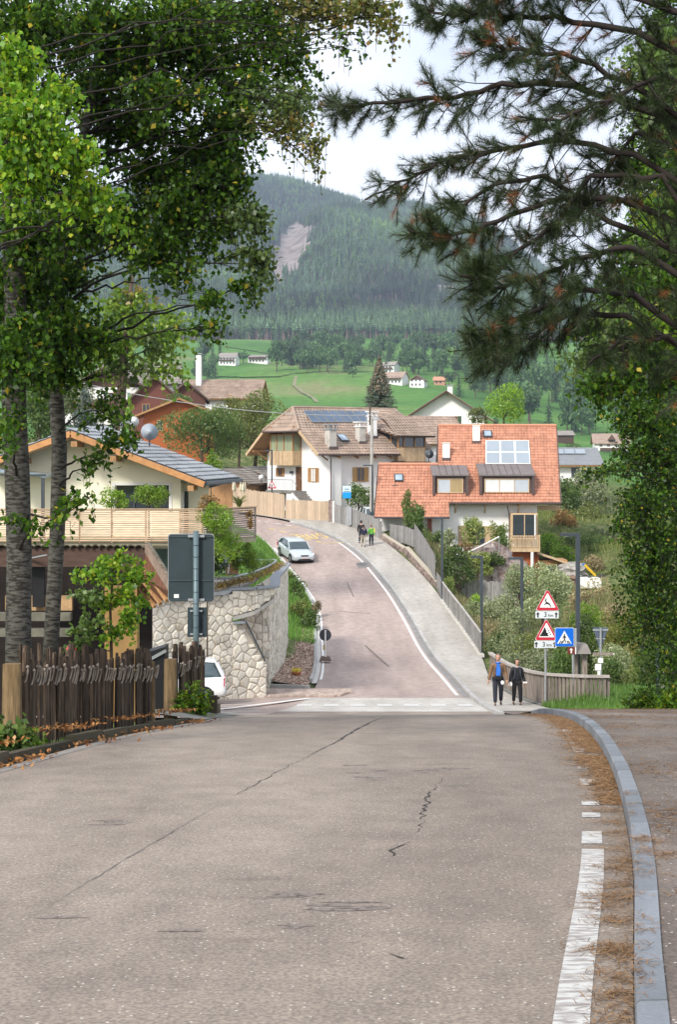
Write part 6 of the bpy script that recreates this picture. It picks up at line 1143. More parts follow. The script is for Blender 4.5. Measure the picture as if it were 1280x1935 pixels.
near_tree('linden_tree', 'overhanging tree whose yellowing hanging sprays cross the sky at the top', tr([(-260,1500),(-200,600),(-60,50),(60,-250)], 17), [.25,.22,.18,.12], STEMM,
 [cl(560,250,60,55,17,.9,G_YE),cl(598,290,36,60,17,.7,G_YE),cl(540,200,70,50,17,.8,G_MD),cl(610,20,80,50,16.5,1.2,G_YE),cl(700,20,80,40,16,1.3,G_YE),cl(665,85,28,24,16,.6,D_),cl(740,60,40,30,16,.8,G_YE),cl(520,20,90,50,17,.9,D_),cl(560,80,50,50,17,.6,D_)], leaf=.06, tseed=6, limb=.016)
near_tree('ash_tree', 'yellow-green tree further back, seen between the birches and the mountain', tr([(215,900),(225,800),(240,600),(250,520)], 82), [.35,.3,.2,.1], STEMM,
 [cl(240,590,90,60,82,2.0,G_LI),cl(300,640,80,70,82,2.0,G_LI),cl(210,660,80,70,82,2.0,G_LI),cl(310,705,60,40,82,1.2,G_LI),cl(250,560,60,40,82,1.0,G_YE),cl(150,640,90,80,82,1.0,G_LI),cl(80,720,90,70,82,1.0,G_MD),cl(330,600,35,35,82,.7,G_LI)], leaf=.26, twl=(1.0,2.2), tseed=7, per=14)
near_tree('maple_sapling', 'young maple with light green leaves behind the paling fence', tr([(210,1330),(210,1230),(208,1150),(215,1060)], 22.5), [.028,.026,.02,.01], STEMM,
 [cl(225,1060,55,30,22.5,.7,G_BR),cl(180,1090,50,28,22.3,.8,G_BR),cl(250,1095,48,32,22.5,.9,G_BR),cl(160,1130,40,30,22.2,.8,G_MD),cl(230,1130,60,34,22.6,1.0,G_BR),cl(165,1180,42,30,22.3,.8,G_MD),cl(245,1180,36,36,22.2,.9,G_BR),cl(210,1200,40,26,22.4,.6,G_BR),cl(145,1220,26,20,22.4,.4,G_MD)], leaf=.075, twl=(.15,.35), tseed=8, per=26, sag=.1, limb=.012, aspect=.9)
# right side: deciduous trees at the frame edge
near_tree('hornbeam_tree', 'dark leafy tree hanging into the right edge above the pavement', tr([(1390,1500),(1380,1000),(1360,500),(1350,-50)], 21), [.25,.22,.2,.12], STEMM,
 [cl(1250,100,60,70,18,1.0,G_MD),cl(1230,210,60,50,18,.8,G_MD),cl(1265,320,50,60,19,1.2,D_),cl(1235,400,60,40,17,.9,G_BR),cl(1250,450,50,40,18,1.0,G_MD),cl(1250,560,60,60,20,1.6,D_),cl(1200,640,70,50,20,1.3,G_MD),cl(1150,600,50,30,20,.7,G_MD),cl(1130,670,50,36,20,.9,G_MD),cl(1180,720,80,36,20,1.4,D_),cl(1250,700,60,60,20,1.8,D_),cl(1110,735,50,22,20,.8,D_),cl(1250,200,60,160,23,1.6,D_),cl(1190,480,60,60,22,1.2,D_),cl(1180,560,70,70,22,1.5,D_),cl(1130,620,70,50,22,1.2,D_),cl(1200,330,60,70,23,1.2,D_),cl(1160,700,70,40,21,1.5,D_),cl(1100,690,60,40,22,1.0,G_MD),cl(1230,640,60,60,20,1.4,G_BR),cl(1150,740,80,26,21,1.3,D_),cl(1200,130,50,60,23,.8,G_MD),cl(1210,610,50,40,19,.9,G_BR),cl(1250,480,70,120,24,1.8,D_)], leaf=.08, tseed=9, aspect=.8)
near_tree('beech_tree', 'dense dark green tree filling the right edge beside the valley', tr([(1420,1480),(1400,1200),(1370,900),(1330,700)], 30), [.3,.26,.2,.12], STEMM,
 [cl(1240,800,70,60,29,2.0,D_),cl(1185,870,44,44,29,1.2,D_),cl(1160,800,40,26,29,.8,D_),cl(1200,780,60,40,29,1.6,D_),cl(1180,1000,30,50,28,1.0,D_),cl(1215,1170,34,50,28,1.2,D_),cl(1235,1060,50,60,28,1.6,D_),cl(1210,860,50,50,29,1.8,D_),cl(1255,900,60,70,29,2.2,D_),cl(1220,960,70,50,28,1.9,D_),cl(1150,890,50,24,28,.9,D_),cl(1120,895,34,18,28,.6,D_),cl(1240,1030,60,60,28,2.2,D_),cl(1225,1110,50,50,28,2.0,D_),cl(1255,1170,50,60,28,2.0,D_),cl(1265,1250,36,60,27,1.4,D_),cl(1190,820,26,40,29,.8,D_),cl(1170,940,40,24,28,.7,D_),cl(1200,1050,24,40,28,.7,D_)], leaf=.075, tseed=10, aspect=.8, per=16)
plant('yew_tree', 'tall dark evergreen mass closing the right edge behind the thin post', 1325, 715, 1345, 350, 33, D_, cat='tree', shape='column', n=34000, leaf=.085, lumps=56)
plant('yew_tree', 'deep green leafy mass behind the pine at the upper right edge', 1320, -60, 760, 360, 25, D_, cat='tree', shape='column', n=34000, leaf=.085, lumps=60)
# ---- the pine
def pine():
    rg = np.random.default_rng(21); d0 = 12.5; o = P(1430,1700,d0+.5); PB = M('pine_bark', (.028,.021,.018), .9, .3, 4); e = empty('pine_tree', o, 'dark long-needled pine reaching in from the right across the sky', 'tree'); q = MB(o); q.tube(tr([(1430,1700),(1420,1000),(1400,300),(1390,-300)], d0+.5), [.26,.22,.17,.12], 12); q.build('trunk', BARK, e, True)
    limbs = [([(1400,330),(1240,215),(1080,160),(950,158),(860,182),(760,190),(650,205),(606,196)],.030,1.0),([(1400,150),(1200,60),(1050,35),(930,30),(840,28),(780,8)],.028,1.1),([(1400,420),(1200,290),(1050,262),(930,285),(850,300),(770,335),(690,378)],.024,.8),
      ([(1400,480),(1180,380),(1060,372),(960,410),(880,440),(820,445),(770,432)],.026,1.0),([(1400,600),(1210,470),(1110,480),(1010,525),(930,545),(870,520)],.028,1.2),([(1400,700),(1200,560),(1100,545),(1000,590),(930,640),(880,640)],.028,1.3),([(1400,720),(1180,600),(1080,590),(1000,640),(950,665),(915,670)],.024,.9),
      ([(1400,300),(1180,150),(1060,100),(960,95),(890,70)],.024,1.0),([(1400,520),(1150,420),(1030,330),(940,350),(870,390),(800,400)],.022,.8),([(1400,60),(1150,-20),(980,-30),(860,-10)],.028,1.2),([(1400,560),(1250,330),(1120,330),(1030,440),(950,500),(890,520)],.022,1.0),
      ([(1400,240),(1250,140),(1150,190),(1060,230),(980,220)],.022,1.0),([(1400,760),(1260,640),(1180,640),(1110,690)],.022,1.0),([(1400,380),(1280,280),(1200,250),(1140,330),(1090,420)],.022,1.0)]
    NB = MB(o); tips = []
    for pts, r0, dens in limbs:
        dz = rg.uniform(-1.2,1.2); n = len(pts); path = [P(px, py, d0 + dz*(i/(n-1)) + rg.uniform(-.15,.15)) for i, (px, py) in enumerate(pts)]; fine = []
        for a, b in zip(path[:-1], path[1:]): fine += [a.lerp(b, k/4) + Vector(rg.normal(size=3)*.012) for k in range(4)]
        fine.append(path[-1]); q = MB(o); m = len(fine); q.tube(fine, [r0*(1-i/m)**.8+.006 for i in range(m)], 6, False); q.build('limb', PB, e, True); tips.append((fine[-1], (fine[-1]-fine[-3]).normalized()))
        tot = sum((b-a).length for a, b in zip(fine[:-1], fine[1:]))
        for k in range(int(tot*24*dens)):
            t = rg.random()**.8; i = int(t*(m-2)); p = fine[i]; dr = (fine[i+1]-fine[i]).normalized(); sd_ = Vector(rg.normal(size=3)); sd_ = (sd_ - dr*sd_.dot(dr)).normalized(); ln = rg.uniform(.18,.55)*(1.15-.55*t); v = (dr*rg.uniform(.5,1.1) + sd_*.8 + Vector((0,0,rg.uniform(-.55,.25)))).normalized()
            a = p + v*ln*.5 + Vector((0,0,-.03)); b = p + v*ln + Vector((0,0,rg.uniform(-.10,.05))); NB.tube([p, a, b], [.007,.005,.004], 4, False); tips.append((b, (b-a).normalized()))
            for s_ in range(rg.integers(1,4)): w_ = (v + Vector(rg.normal(size=3)*.6)).normalized(); c = a + w_*ln*rg.uniform(.25,.5); NB.tube([a, c], [.004,.003], 3, False); tips.append((c, w_))
    NB.build('twigs', PB, e)
    Vn, Vd = [], []
    for p, dr in tips:
        n = int(rg.uniform(60,110)); s = rg.uniform(0,.16,n)[:,None]; dr = np.array(dr); base = np.array(p) - dr*s; v = unit(rg.normal(size=(n,3))); v = unit(v - (v@dr)[:,None]*dr + dr*rg.uniform(.35,1.3,(n,1))); v[:,2] += .05; ln = rg.uniform(.055,.115,(n,1)); sd_ = unit(np.cross(v, rg.normal(size=(n,3))))*.0015
        tri = np.stack([base-sd_, base+sd_, base+v*ln],1); (Vd if rg.random() < .035 else Vn).append(tri)
    for nm, A_, mt_ in (('needles', Vn, G_NE), ('dead_needles', Vd, G_ND)):
        V = np.vstack(A_).reshape(-1,3) - np.array(o); k = len(V)//3; inst(npmesh(nm, V, np.arange(k*3).reshape(k,3), rg.random(k), mt_), nm, e)
    return len(tips)
print('tufts', pine(), 'leaves', LEAVES[0])
# ---------------------------------------------------------------- lamps, poles, signs
def lamp(px, pyb, pyt, d, arm_px, lab, w_=.14, grp='angular street lamps'):
    b = P(px, pyb, d); h_ = (pyb-pyt)/F*d; e = empty('street_lamp', b, lab, 'street lamp', grp); ax = (arm_px-px)/F*d; gz = min(0, Tz(b.x, b.y)-b.z) - .1
    q = MB(); q.box((0,0,(h_+gz)/2), (w_,w_*.8,h_-gz)); q.build('pole', METAL, e); q = MB(); q.box((ax/2, 0, h_-.06), (abs(ax)+w_, w_*.85, .11)); a = q.build('lamp_arm', METAL, e)
    q = MB(); q.box((ax*.7,0,h_-.122), (abs(ax)*.45,w_*.6,.012)); q.build('light_panel', FRW, a); q = MB(); q.box((0,0,.5), (w_*1.02,w_*.82,.3)); q.build('hatch', M('metal_hatch', (.10,.12,.135), .5, .1, 3), e); return e
lamp(1093,1308,1007,50,1064,'tallest dark angular street lamp, in the grass right of the road signs',.145)
lamp(911,1246,1050,76,892,'dark street lamp at the lower end of the bar railing'); lamp(836,1142,978,93,824,'dark street lamp at the upper end of the bar railing')
lamp(987,1290,1053,74,964,'dark street lamp rising out of the willow bushes left of the deer sign',.145); lamp(704,1002,878,119,688,'dark street lamp beside the round-cornered bush at the bus stop'); l5 = lamp(514,976,850,129,502,'dark street lamp in front of the stairs of the large white house')
e = empty('thin_post', P(1244,1296,44), 'thin dark green post at the right edge in front of the bushes', 'post'); q = MB(); q.tube([(0,0,-.3),(0,0,2.05)], .045, 8); q.build('pole', METAL, e); q = MB(); q.lathe([(.047,0),(.05,.03),(.001,.06)], 8, (0,0,2.05)); q.build('cap', METAL, e)
ut = empty('utility_pole', P(703,985,122), 'tall pale concrete utility pole in front of the large white house', 'pole'); q = MB(); q.tube([(0,0,-.5),(0,0,8.8)], [.19,.12], 10); q.build('pole', M('concrete_pole', (.38,.36,.33), .9, .15, 2), ut)
q = MB(); q.tube([(-.15,0,8.2),(-.15,0,10)], [.1,.08], 8); q.build('mast_top', M('timber_dark', (.10,.075,.06), .9, .2, 3), ut)
q = MB(); q.beam((-.6,0,8.5),(.7,0,8.75),.08,.1); [q.lathe([(.03,0),(.06,.05),(.03,.1),(.05,.16),(.001,.2)], 8, (x,0,8.6+x*.2)) for x in (-.5,0,.5)]; q.build('cross_arm', STEEL, ut)
def wire(pts, lab, r=.022): q = MB(); q.tube(pts, r, 4, False); tag(q.build('overhead_wire', M('cable_pale', (.50,.50,.49), .6, .1, 2)), lab, 'cable')
def sagw(a, b, s, n=12): return [a.lerp(b, k/n) - Vector((0,0,4*s*(k/n)*(1-k/n))) for k in range(n+1)]
wire(sagw(P(120,716,100), P(704,784,122), .8), 'pale overhead cable sagging from the left hill to the utility pole', .035)
wire(sagw(P(704,784,122), P(820,800,200), .6), 'thin overhead wire running back from the utility pole over the ridge', .02)
# rope rail in the garden
q = MB(); q.tube([P(850,1050,107), P(880,1046,107), P(910,1032,107), P(944,1014,107)], .05, 6); e = empty('garden_handrail', P(890,1070,107), 'pale curved handrail on thin posts climbing the right garden', 'railing'); o_ = q.build('rail', FRW, e); o_.location = -e.location
for px, py in ((870,1047),(881,1046),(898,1039),(916,1029),(944,1014)): q = MB(e.location); a = P(px,py,107); q.tube([a, a-Vector((0,0,1.15))], .03, 5); q.build('post', STEEL, e)
# rock outcrop beside the red house, white tank, blue-yellow slide, compost heap
def rock(name, lab, px, py, d, sx, sy, sz, seed, mat, cat='rock'):
    rg = np.random.default_rng(seed); q = MB(); n, m = 14, 9; vs = []
    for j in range(m+1):
        for i in range(n):
            a = 2*math.pi*i/n; t = math.pi*.5*j/m; r = math.cos(t)**.6*(1+.18*math.sin(a*3+seed)+.12*rg.normal()); vs.append((sx*r*math.cos(a), sy*r*math.sin(a), sz*(math.sin(t)*(1+.12*math.sin(a*2)) + .05*rg.normal())))
    q.add(vs, [(j*n+i, j*n+(i+1)%n, (j+1)*n+(i+1)%n, (j+1)*n+i) for j in range(m) for i in range(n)] + [tuple(m*n+i for i in range(n))]); o_ = q.build(name, mat); o_.location = P(px, py, d); return tag(o_, lab, cat)
ROCK = M('rock_reddish', (.24,.17,.15), .95, .3, 1.6, bump=.6, bscale=7, col2=(.38,.32,.30), lo=.42, hi=.6)
rock('rock_outcrop', 'tall reddish rock face below the oriel of the red-roofed house', 930, 1108, 108, 2.1, 1.2, 3.0, 3, ROCK); rock('rock_outcrop', 'lower sloping reddish rock left of the tall rock face', 898, 1110, 108.5, 1.9, 1.1, 1.7, 5, ROCK)
rock('boulder', 'pale grey boulder beside the blue and yellow slide', 1082, 1092, 110, 1.2, .8, 1.1, 6, M('rock_grey', (.32,.30,.27), .95, .25, 2, bump=.5, bscale=8)); rock('soil_heap', 'brown soil heap behind the tall lamp post', 1075, 1112, 108, 1.1, .9, .9, 8, M('soil', (.17,.11,.08), .95, .3, 3), 'soil heap')
rock('pale_boulder', 'small boulder at the foot of the beech by the right frame edge', 1274, 1300, 34, .35, .3, .5, 9, M('rock_grey', (.32,.30,.27), .95, .25, 2, bump=.5, bscale=8), 'rock')
e = empty('water_tank', P(1115,1111,105), 'white rounded plastic water tank beside the tall lamp in the garden', 'tank'); q = MB(); sg = [(-.8,0),(.8,0),(.82,.6),(.7,.76),(-.7,.76),(-.82,.6)]; q.prism([(x,-.4,z) for x, z in sg], (0,.9,0)); b = q.build('shell', M('plastic_white', (.78,.77,.72), .6, .08, 3), e); q = MB(); [q.span((x-.02,-.43,0),(x+.02,-.402,.72)) for x in (-.5,-.1,.3,.6)]; q.build('rib', FRW, b); q = MB(); q.lathe([(.14,.0),(.14,.08),(.001,.09)], 10, (0,0,.76)); q.build('lid', METAL, e)
e = empty('play_slide', P(1106,1092,110), 'small blue and yellow play slide in the right garden', 'slide'); q = MB(); q.prism([(-.35,0,0),(-.1,0,0),(.05,0,1.1),(-.2,0,1.1)], (0,.35,0)); q.build('ladder', M('plastic_blue', (.03,.16,.42), .4, .05, 2), e); q = MB(); q.beam((.0,.15,.95),(.85,.15,.1),.36,.1); [q.beam((.0,y,1.03),(.85,y,.18),.04,.14) for y in (0,.3)]; q.build('chute', M('plastic_yellow', (.65,.42,.03), .4, .05, 2), e)
# --- traffic signs
RED = M('sign_red', (.50,.025,.045), .45, .04, 2); SWH = M('sign_white', (.80,.80,.78), .4, .03, 2); SBK = M('sign_black', (.012,.012,.014), .5, .05, 2); SBL = M('sign_blue', (.005,.13,.60), .4, .03, 2); SGR = M('sign_back_grey', (.36,.38,.39), .5, .06, 2, metal=.3); SBR = M('sign_brown', (.16,.035,.02), .5, .05, 2)
DKB = M('sign_back_dark', (.035,.052,.06), .5, .12, 2)
def flat(parent, name, pts, y, mat, th=.004): q = MB(); q.prism([(x, y, z) for x, z in pts], (0, th, 0)); return q.build(name, mat, parent)
def rtri(w_, h_, r, up=1):   # triangle with rounded corners
    c = [(-w_/2+r*1.6, r), (w_/2-r*1.6, r), (0, h_-r*1.9)]; o_ = []
    for k, (cx, cz) in enumerate(c):
        for i in range(5): a = R([210,330,90][k] - 60 + i*30); o_.append((cx+r*math.cos(a), (cz+r*math.sin(a))))
    return [(x, z*up) for x, z in o_]
def text(parent, s, x, z, y, size, mat):
    cu = bpy.data.curves.new('lettering', 'FONT'); cu.body = s; cu.size = size; cu.align_x = 'CENTER'; cu.align_y = 'CENTER'; cu.extrude = .002; cu.materials.append(mat); t0 = bpy.data.objects.new('lettering', cu); sc.collection.objects.link(t0); bpy.context.view_layer.update(); mm = bpy.data.meshes.new_from_object(t0.evaluated_get(bpy.context.evaluated_depsgraph_get())); bpy.data.objects.remove(t0); o_ = link(bpy.data.objects.new('lettering', mm), parent); o_.location = (x, y, z); o_.rotation_euler = (R(90),0,0); return o_
def arrow(parent, x, z, s, y, mat): flat(parent, 'arrow', [(x-.12*s,z-.5*s),(x+.12*s,z-.5*s),(x+.12*s,z+.1*s),(x+.34*s,z+.1*s),(x,z+.5*s),(x-.34*s,z+.1*s),(x-.12*s,z+.1*s)], y, mat)
s50 = F/50
sp = empty('warning_signpost', P(1032,1328,50), 'signpost with a deer warning above a falling rocks warning, each over a 3 km plate', 'road signs'); q = MB(); q.tube([(0,0,-.3),(0,0,(1328-1118)/s50)], .045, 10); q.build('pole', STEEL, sp)
def zrow(py): return (1328-py)/s50
def warn(cx, ty, by, wpx, kind):
    x = (cx-1032)/s50; w_ = wpx/s50; h_ = (by-ty)/s50; pl = flat(sp, 'warning_triangle', [(x+a, zrow(by)+b) for a, b in rtri(w_, h_, .05)], -.085, RED, .012); flat(pl, 'white_edge', [(x+a*1.05, zrow(by)-.02+b*1.045) for a, b in rtri(w_, h_, .055)], -.071, SWH, .006)
    flat(pl, 'white_field', [(x+a*.70, zrow(by)+.10+b*.70) for a, b in rtri(w_, h_, .03)], -.092, SWH); z0 = zrow(by)
    if kind == 'deer':
        pic = [(.17,.14),(.10,.26),(.03,.30),(-.05,.33),(-.07,.40),(-.02,.47),(-.04,.47),(-.08,.42),(-.12,.47),(-.14,.46),(-.10,.40),(-.15,.36),(-.14,.34),(-.08,.345),(-.10,.27),(-.17,.22),(-.16,.20),(-.08,.24),(0,.23),(.08,.20),(.15,.11)]
        flat(pl, 'deer_silhouette', [(x+a*.72*w_/.8, z0+.02+b*.85*w_/.8) for a, b in pic], -.098, SBK)
    else:
        pic = [(-.24,.14),(.08,.14),(.04,.20),(.05,.24),(-.01,.28),(.0,.33),(-.03,.37),(-.04,.43),(-.07,.45),(-.13,.32)]; flat(pl, 'cliff_silhouette', [(x+a*w_/.8, z0+b*w_/.8) for a, b in pic], -.098, SBK)
        for a, b, r in ((.03,.39,.018),(.08,.33,.025),(.11,.27,.02),(.07,.25,.014),(.14,.20,.024),(.02,.45,.012)): flat(pl, 'falling_rock', [(x+(a+r*math.cos(t*1.2566))*w_/.8, z0+(b+r*math.sin(t*1.2566))*w_/.8) for t in range(5)], -.098, SBK)
def plate(cx, ty, by, wpx):
    x = (cx-1032)/s50; z = zrow((ty+by)/2); pl = flat(sp, 'distance_plate', [(x-wpx/2/s50, zrow(by)),(x+wpx/2/s50, zrow(by)),(x+wpx/2/s50, zrow(ty)),(x-wpx/2/s50, zrow(ty))], -.08, M('sign_plate_grey', (.62,.66,.68), .5, .03, 2), .012)
    text(pl, '3', x-.06, z, -.086, .24, SBK); text(pl, 'km', x+.13, z-.02, -.086, .15, SBK); arrow(pl, x-.32, z, .19, -.088, SBK); arrow(pl, x+.32, z, .19, -.088, SBK)
warn(1035,1113,1153,44,'deer'); plate(1034,1154.5,1168,44); warn(1033,1169,1209,43,'rock'); plate(1031,1210.5,1224,42)
cs = empty('crossing_signpost', P(1084,1308,49), 'blue square pedestrian crossing sign overlapping the rockfall sign, on its own post', 'road sign'); s49 = F/49; q = MB(); q.tube([(0,0,-.3),(0,0,(1308-1188)/s49)], .04, 10); q.build('pole', STEEL, cs)
def sq(cx, cy, w_): return [(cx+a*w_/2+b*.0, cy+c*w_/2) for a, c, b in ((-.92,-1,0),(.92,-1,0),(1,-.92,0),(1,.92,0),(.92,1,0),(-.92,1,0),(-1,.92,0),(-1,-.92,0))]
cx_, cz_ = (1067-1084)/s49, (1308-1203.5)/s49; bb = flat(cs, 'blue_square', sq(cx_, cz_, .62), -.07, SBL, .012); flat(bb, 'rim', sq(cx_, cz_, .645), -.057, SWH, .004); q = MB(); q.span((cx_+.2,-.045,cz_-.33),(cx_+.42,-.03,cz_+.30)); q.build('back_plate', SGR, cs)
flat(bb, 'white_triangle', [(cx_-.25,cz_-.22),(cx_+.25,cz_-.22),(cx_,cz_+.22)], -.075, SWH)
flat(bb, 'walker', [(cx_+a, cz_+b) for a, b in ((-.02,.06),(.02,.06),(.035,.03),(.075,-.04),(.06,-.05),(.025,0),(.02,-.07),(.07,-.19),(.045,-.2),(0,-.1),(-.045,-.2),(-.07,-.19),(-.02,-.07),(-.025,0),(-.06,-.05),(-.075,-.04),(-.035,.03))], -.079, SBK); flat(bb, 'walker_head', [(cx_+.025*math.cos(t*.785), cz_+.09+.025*math.sin(t*.785)) for t in range(8)], -.079, SBK)
for k, x in enumerate((-.19,-.12,.11,.17)): flat(bb, 'crossing_bar', [(cx_+x, cz_-.215),(cx_+x+.045, cz_-.215),(cx_+x*.72+.03, cz_-.12),(cx_+x*.72, cz_-.12)], -.079, SBK)
x = (1080-1084)/s49; z = (1308-1229)/s49; bs2 = flat(cs, 'arrow_plate', [(x-.13,z-.12),(x+.13,z-.12),(x+.13,z+.12),(x-.13,z+.12)], -.06, SBR, .01); arrow(bs2, x, z, .18, -.066, SWH); flat(cs, 'plate_edge', [(x+.132,z-.12),(x+.17,z-.12),(x+.17,z+.12),(x+.132,z+.12)], -.06, SWH, .01)
# back of the yield sign with the wooden cross plank
ys_ = empty('yield_sign', P(1136,1322,47.5), 'yield sign seen from behind on a post with a wooden hiking sign', 'road sign'); s47 = F/47.5; zz = lambda py: (1322-py)/s47; q = MB(); q.tube([(0,-.04,-.3),(0,-.04,zz(1186))], .04, 10); q.build('pole', STEEL, ys_)
flat(ys_, 'sign_plate', [(a, zz(1186)+b) for a, b in rtri(.52, .78, .03, -1)], .01, M('sign_back_blue_grey', (.10,.125,.17), .5, .08, 2), .012); q = MB(); q.span((-.26,-.01,zz(1192)),(.26,.006,zz(1189))); q.span((-.16,-.01,zz(1208)),(.16,.006,zz(1206))); q.build('bracket', SGR, ys_)
q = MB(); q.box((.06,-.1,zz(1235)), (.66,.03,.09), R(0)); q.build('wooden_arm', WB, ys_); q = MB(); q.prism([(.38,-.1,zz(1237)),(.38,-.1,zz(1233)),(.46,-.1,zz(1235))], (0,.03,0)); q.build('arm_tip', SWH, ys_)
for a, b, c, d in ((-.1,.07,1243,1252),(-.2,.0,1254,1266),(-.12,-.02,1267,1277)): q = MB(); q.span((a,-.09,zz(d)),(b,-.075,zz(c))); q.build('small_plate', SWH, ys_)
# dark back of the direction board on the left
bs = empty('direction_board', P(371,1315,26), 'large dark sign board seen from behind with a smaller one below, on one post', 'road sign'); s26 = F/26; zb2 = lambda py: (1315-py)/s26; q = MB(); q.tube([(0,-.06,-.6),(0,-.06,zb2(1003))], .052, 12); pole_ = q.build('pole', M('pole_green_grey', (.12,.17,.185), .45, .15, 3, metal=.2), bs, True)
q = MB(); [q.tube([(0,-.06,zb2(y)-.006),(0,-.06,zb2(y)+.006)], .0545, 12) for y in range(1030,1200,22)]; q.build('band', METAL, pole_)
def rrect(x0, x1, z0, z1, r): return [(cx+r*math.cos(R(a)), cz+r*math.sin(R(a))) for cx, cz, s in ((x1-r,z0+r,270),(x1-r,z1-r,0),(x0+r,z1-r,90),(x0+r,z0+r,180)) for a in (s,s+30,s+60,s+90)]
x0, x1 = (318-371)/s26, (403-371)/s26; pl = flat(bs, 'board_plate', rrect(x0,x1,zb2(1136),zb2(1010),.05), .02, DKB, .01); flat(pl, 'rim', rrect(x0-.012,x1+.012,zb2(1136)-.012,zb2(1010)+.012,.055), .031, SGR, .02)
q = MB(); [q.span((x0+.02,.002,zb2(y)-.012),(x1-.02,.0195,zb2(y)+.012)) for y in (1014,1097,1134)]; q.build('stiffener', M('stiffener_dark', (.05,.07,.075), .5, .1, 2), pl); q = MB(); q.span((x0+.10,.014,zb2(1130)),(x0+.19,.0185,zb2(1123))); q.build('sticker', SWH, pl)
for y in (1013,1133): q = MB(); q.span((-.15,-.04,zb2(y)-.02),(.15,-.0,zb2(y)+.02)); q.build('clamp', SGR, bs)
x0, x1 = (354-371)/s26, (391-371)/s26; pl = flat(bs, 'small_board_plate', rrect(x0,x1,zb2(1204),zb2(1148),.012), .02, DKB, .01)
for y in (1154,1198): q = MB(); q.span((-.11,-.04,zb2(y)-.015),(.11,-.0,zb2(y)+.015)); q.build('clamp', SGR, bs)
for sx in (-.07,.1): q = MB(); q.span((sx-.006,.008,zb2(1188)),(sx+.006,.0195,zb2(1168))); q.build('slot_bracket', SBK, pl)
# round sign on a concrete foot by the wood chips
rs = empty('round_sign', P(615,1246,73.5), 'round dark sign back on a white post with a square foot beside the wood chips', 'road sign'); s = F/73.5; zq = (1246-1200)/s; q = MB(); q.tube([(0,-.03,.1),(0,-.03,zq+.26)], .045, 8); q.build('pole', SWH, rs); flat(rs, 'sign_plate', [(.31*math.cos(t*math.pi/12), zq+.31*math.sin(t*math.pi/12)) for t in range(24)], .03, M('sign_back_charcoal', (.06,.065,.075), .5, .1, 2), .015)
q = MB(); q.prism([(-.3,-.3,-.05),(.3,-.3,-.05),(.22,-.2,.14),(-.22,-.2,.14)], (0,.5,0)); q.build('foot', M('foot_brown', (.14,.10,.08), .8, .2, 3), rs); q = MB(); q.span((-.12,-.1,.5),(-.02,-.06,.75)); q.build('tag', M('tag_yellow', (.5,.35,.12), .6, .1, 2), rs)
# bus stop sign and the warning triangle by the white house
bt = empty('bus_stop_sign', P(661,1002,120.5), 'blue and white bus stop sign in front of the dense green bush', 'bus stop sign'); s = F/120.5; zq = lambda py: (1002-py)/s; q = MB(); q.tube([(0,0,-.2),(0,0,zq(916))], .04, 8); q.build('pole', STEEL, bt)
q = MB(); q.span((-.58,-.06,zq(930)),(.12,-.03,zq(918))); p_ = q.build('upper_plate', M('sign_pale_blue', (.55,.70,.80), .4, .03, 2), bt); q = MB(); q.span((-.58,-.06,zq(941.5)),(.12,-.03,zq(930.05))); q.build('lower_plate', M('sign_sky_blue', (.01,.28,.70), .4, .03, 2), bt); q = MB(); q.span((-.42,-.066,zq(925)),(-.04,-.062,zq(923.6))); q.span((-.5,-.066,zq(929)),(.04,-.062,zq(928))); q.build('lettering_line', SBK, p_)
q = MB(); q.box((-.05,0,zq(975)), (.45,.2,1.5)); q.build('meter_box', M('box_grey', (.33,.34,.35), .6, .1, 2), bt); q = MB(); q.tube([(-.3,0,zq(915)),(-.1,0,zq(915.5)),(.1,0,zq(914))], .03, 5); q.build('bracket', STEEL, bt)
s = F/129; q = MB(); tri = [(a, (976-923)/s+b) for a, b in rtri(.80, .72, .05)]; q.prism([(x, -.12, z) for x, z in tri], (0,.02,0)); t_ = q.build('warning_triangle', RED, l5); q = MB(); q.prism([(x*.64, -.128, (z-(976-923)/s)*.64+(976-923)/s+.11) for x, z in tri], (0,.006,0)); f_ = q.build('white_field', SWH, t_); q = MB(); q.box((0,-.134,(976-917.5)/s), (.09,.008,.22)); q.build('symbol', SBK, f_)

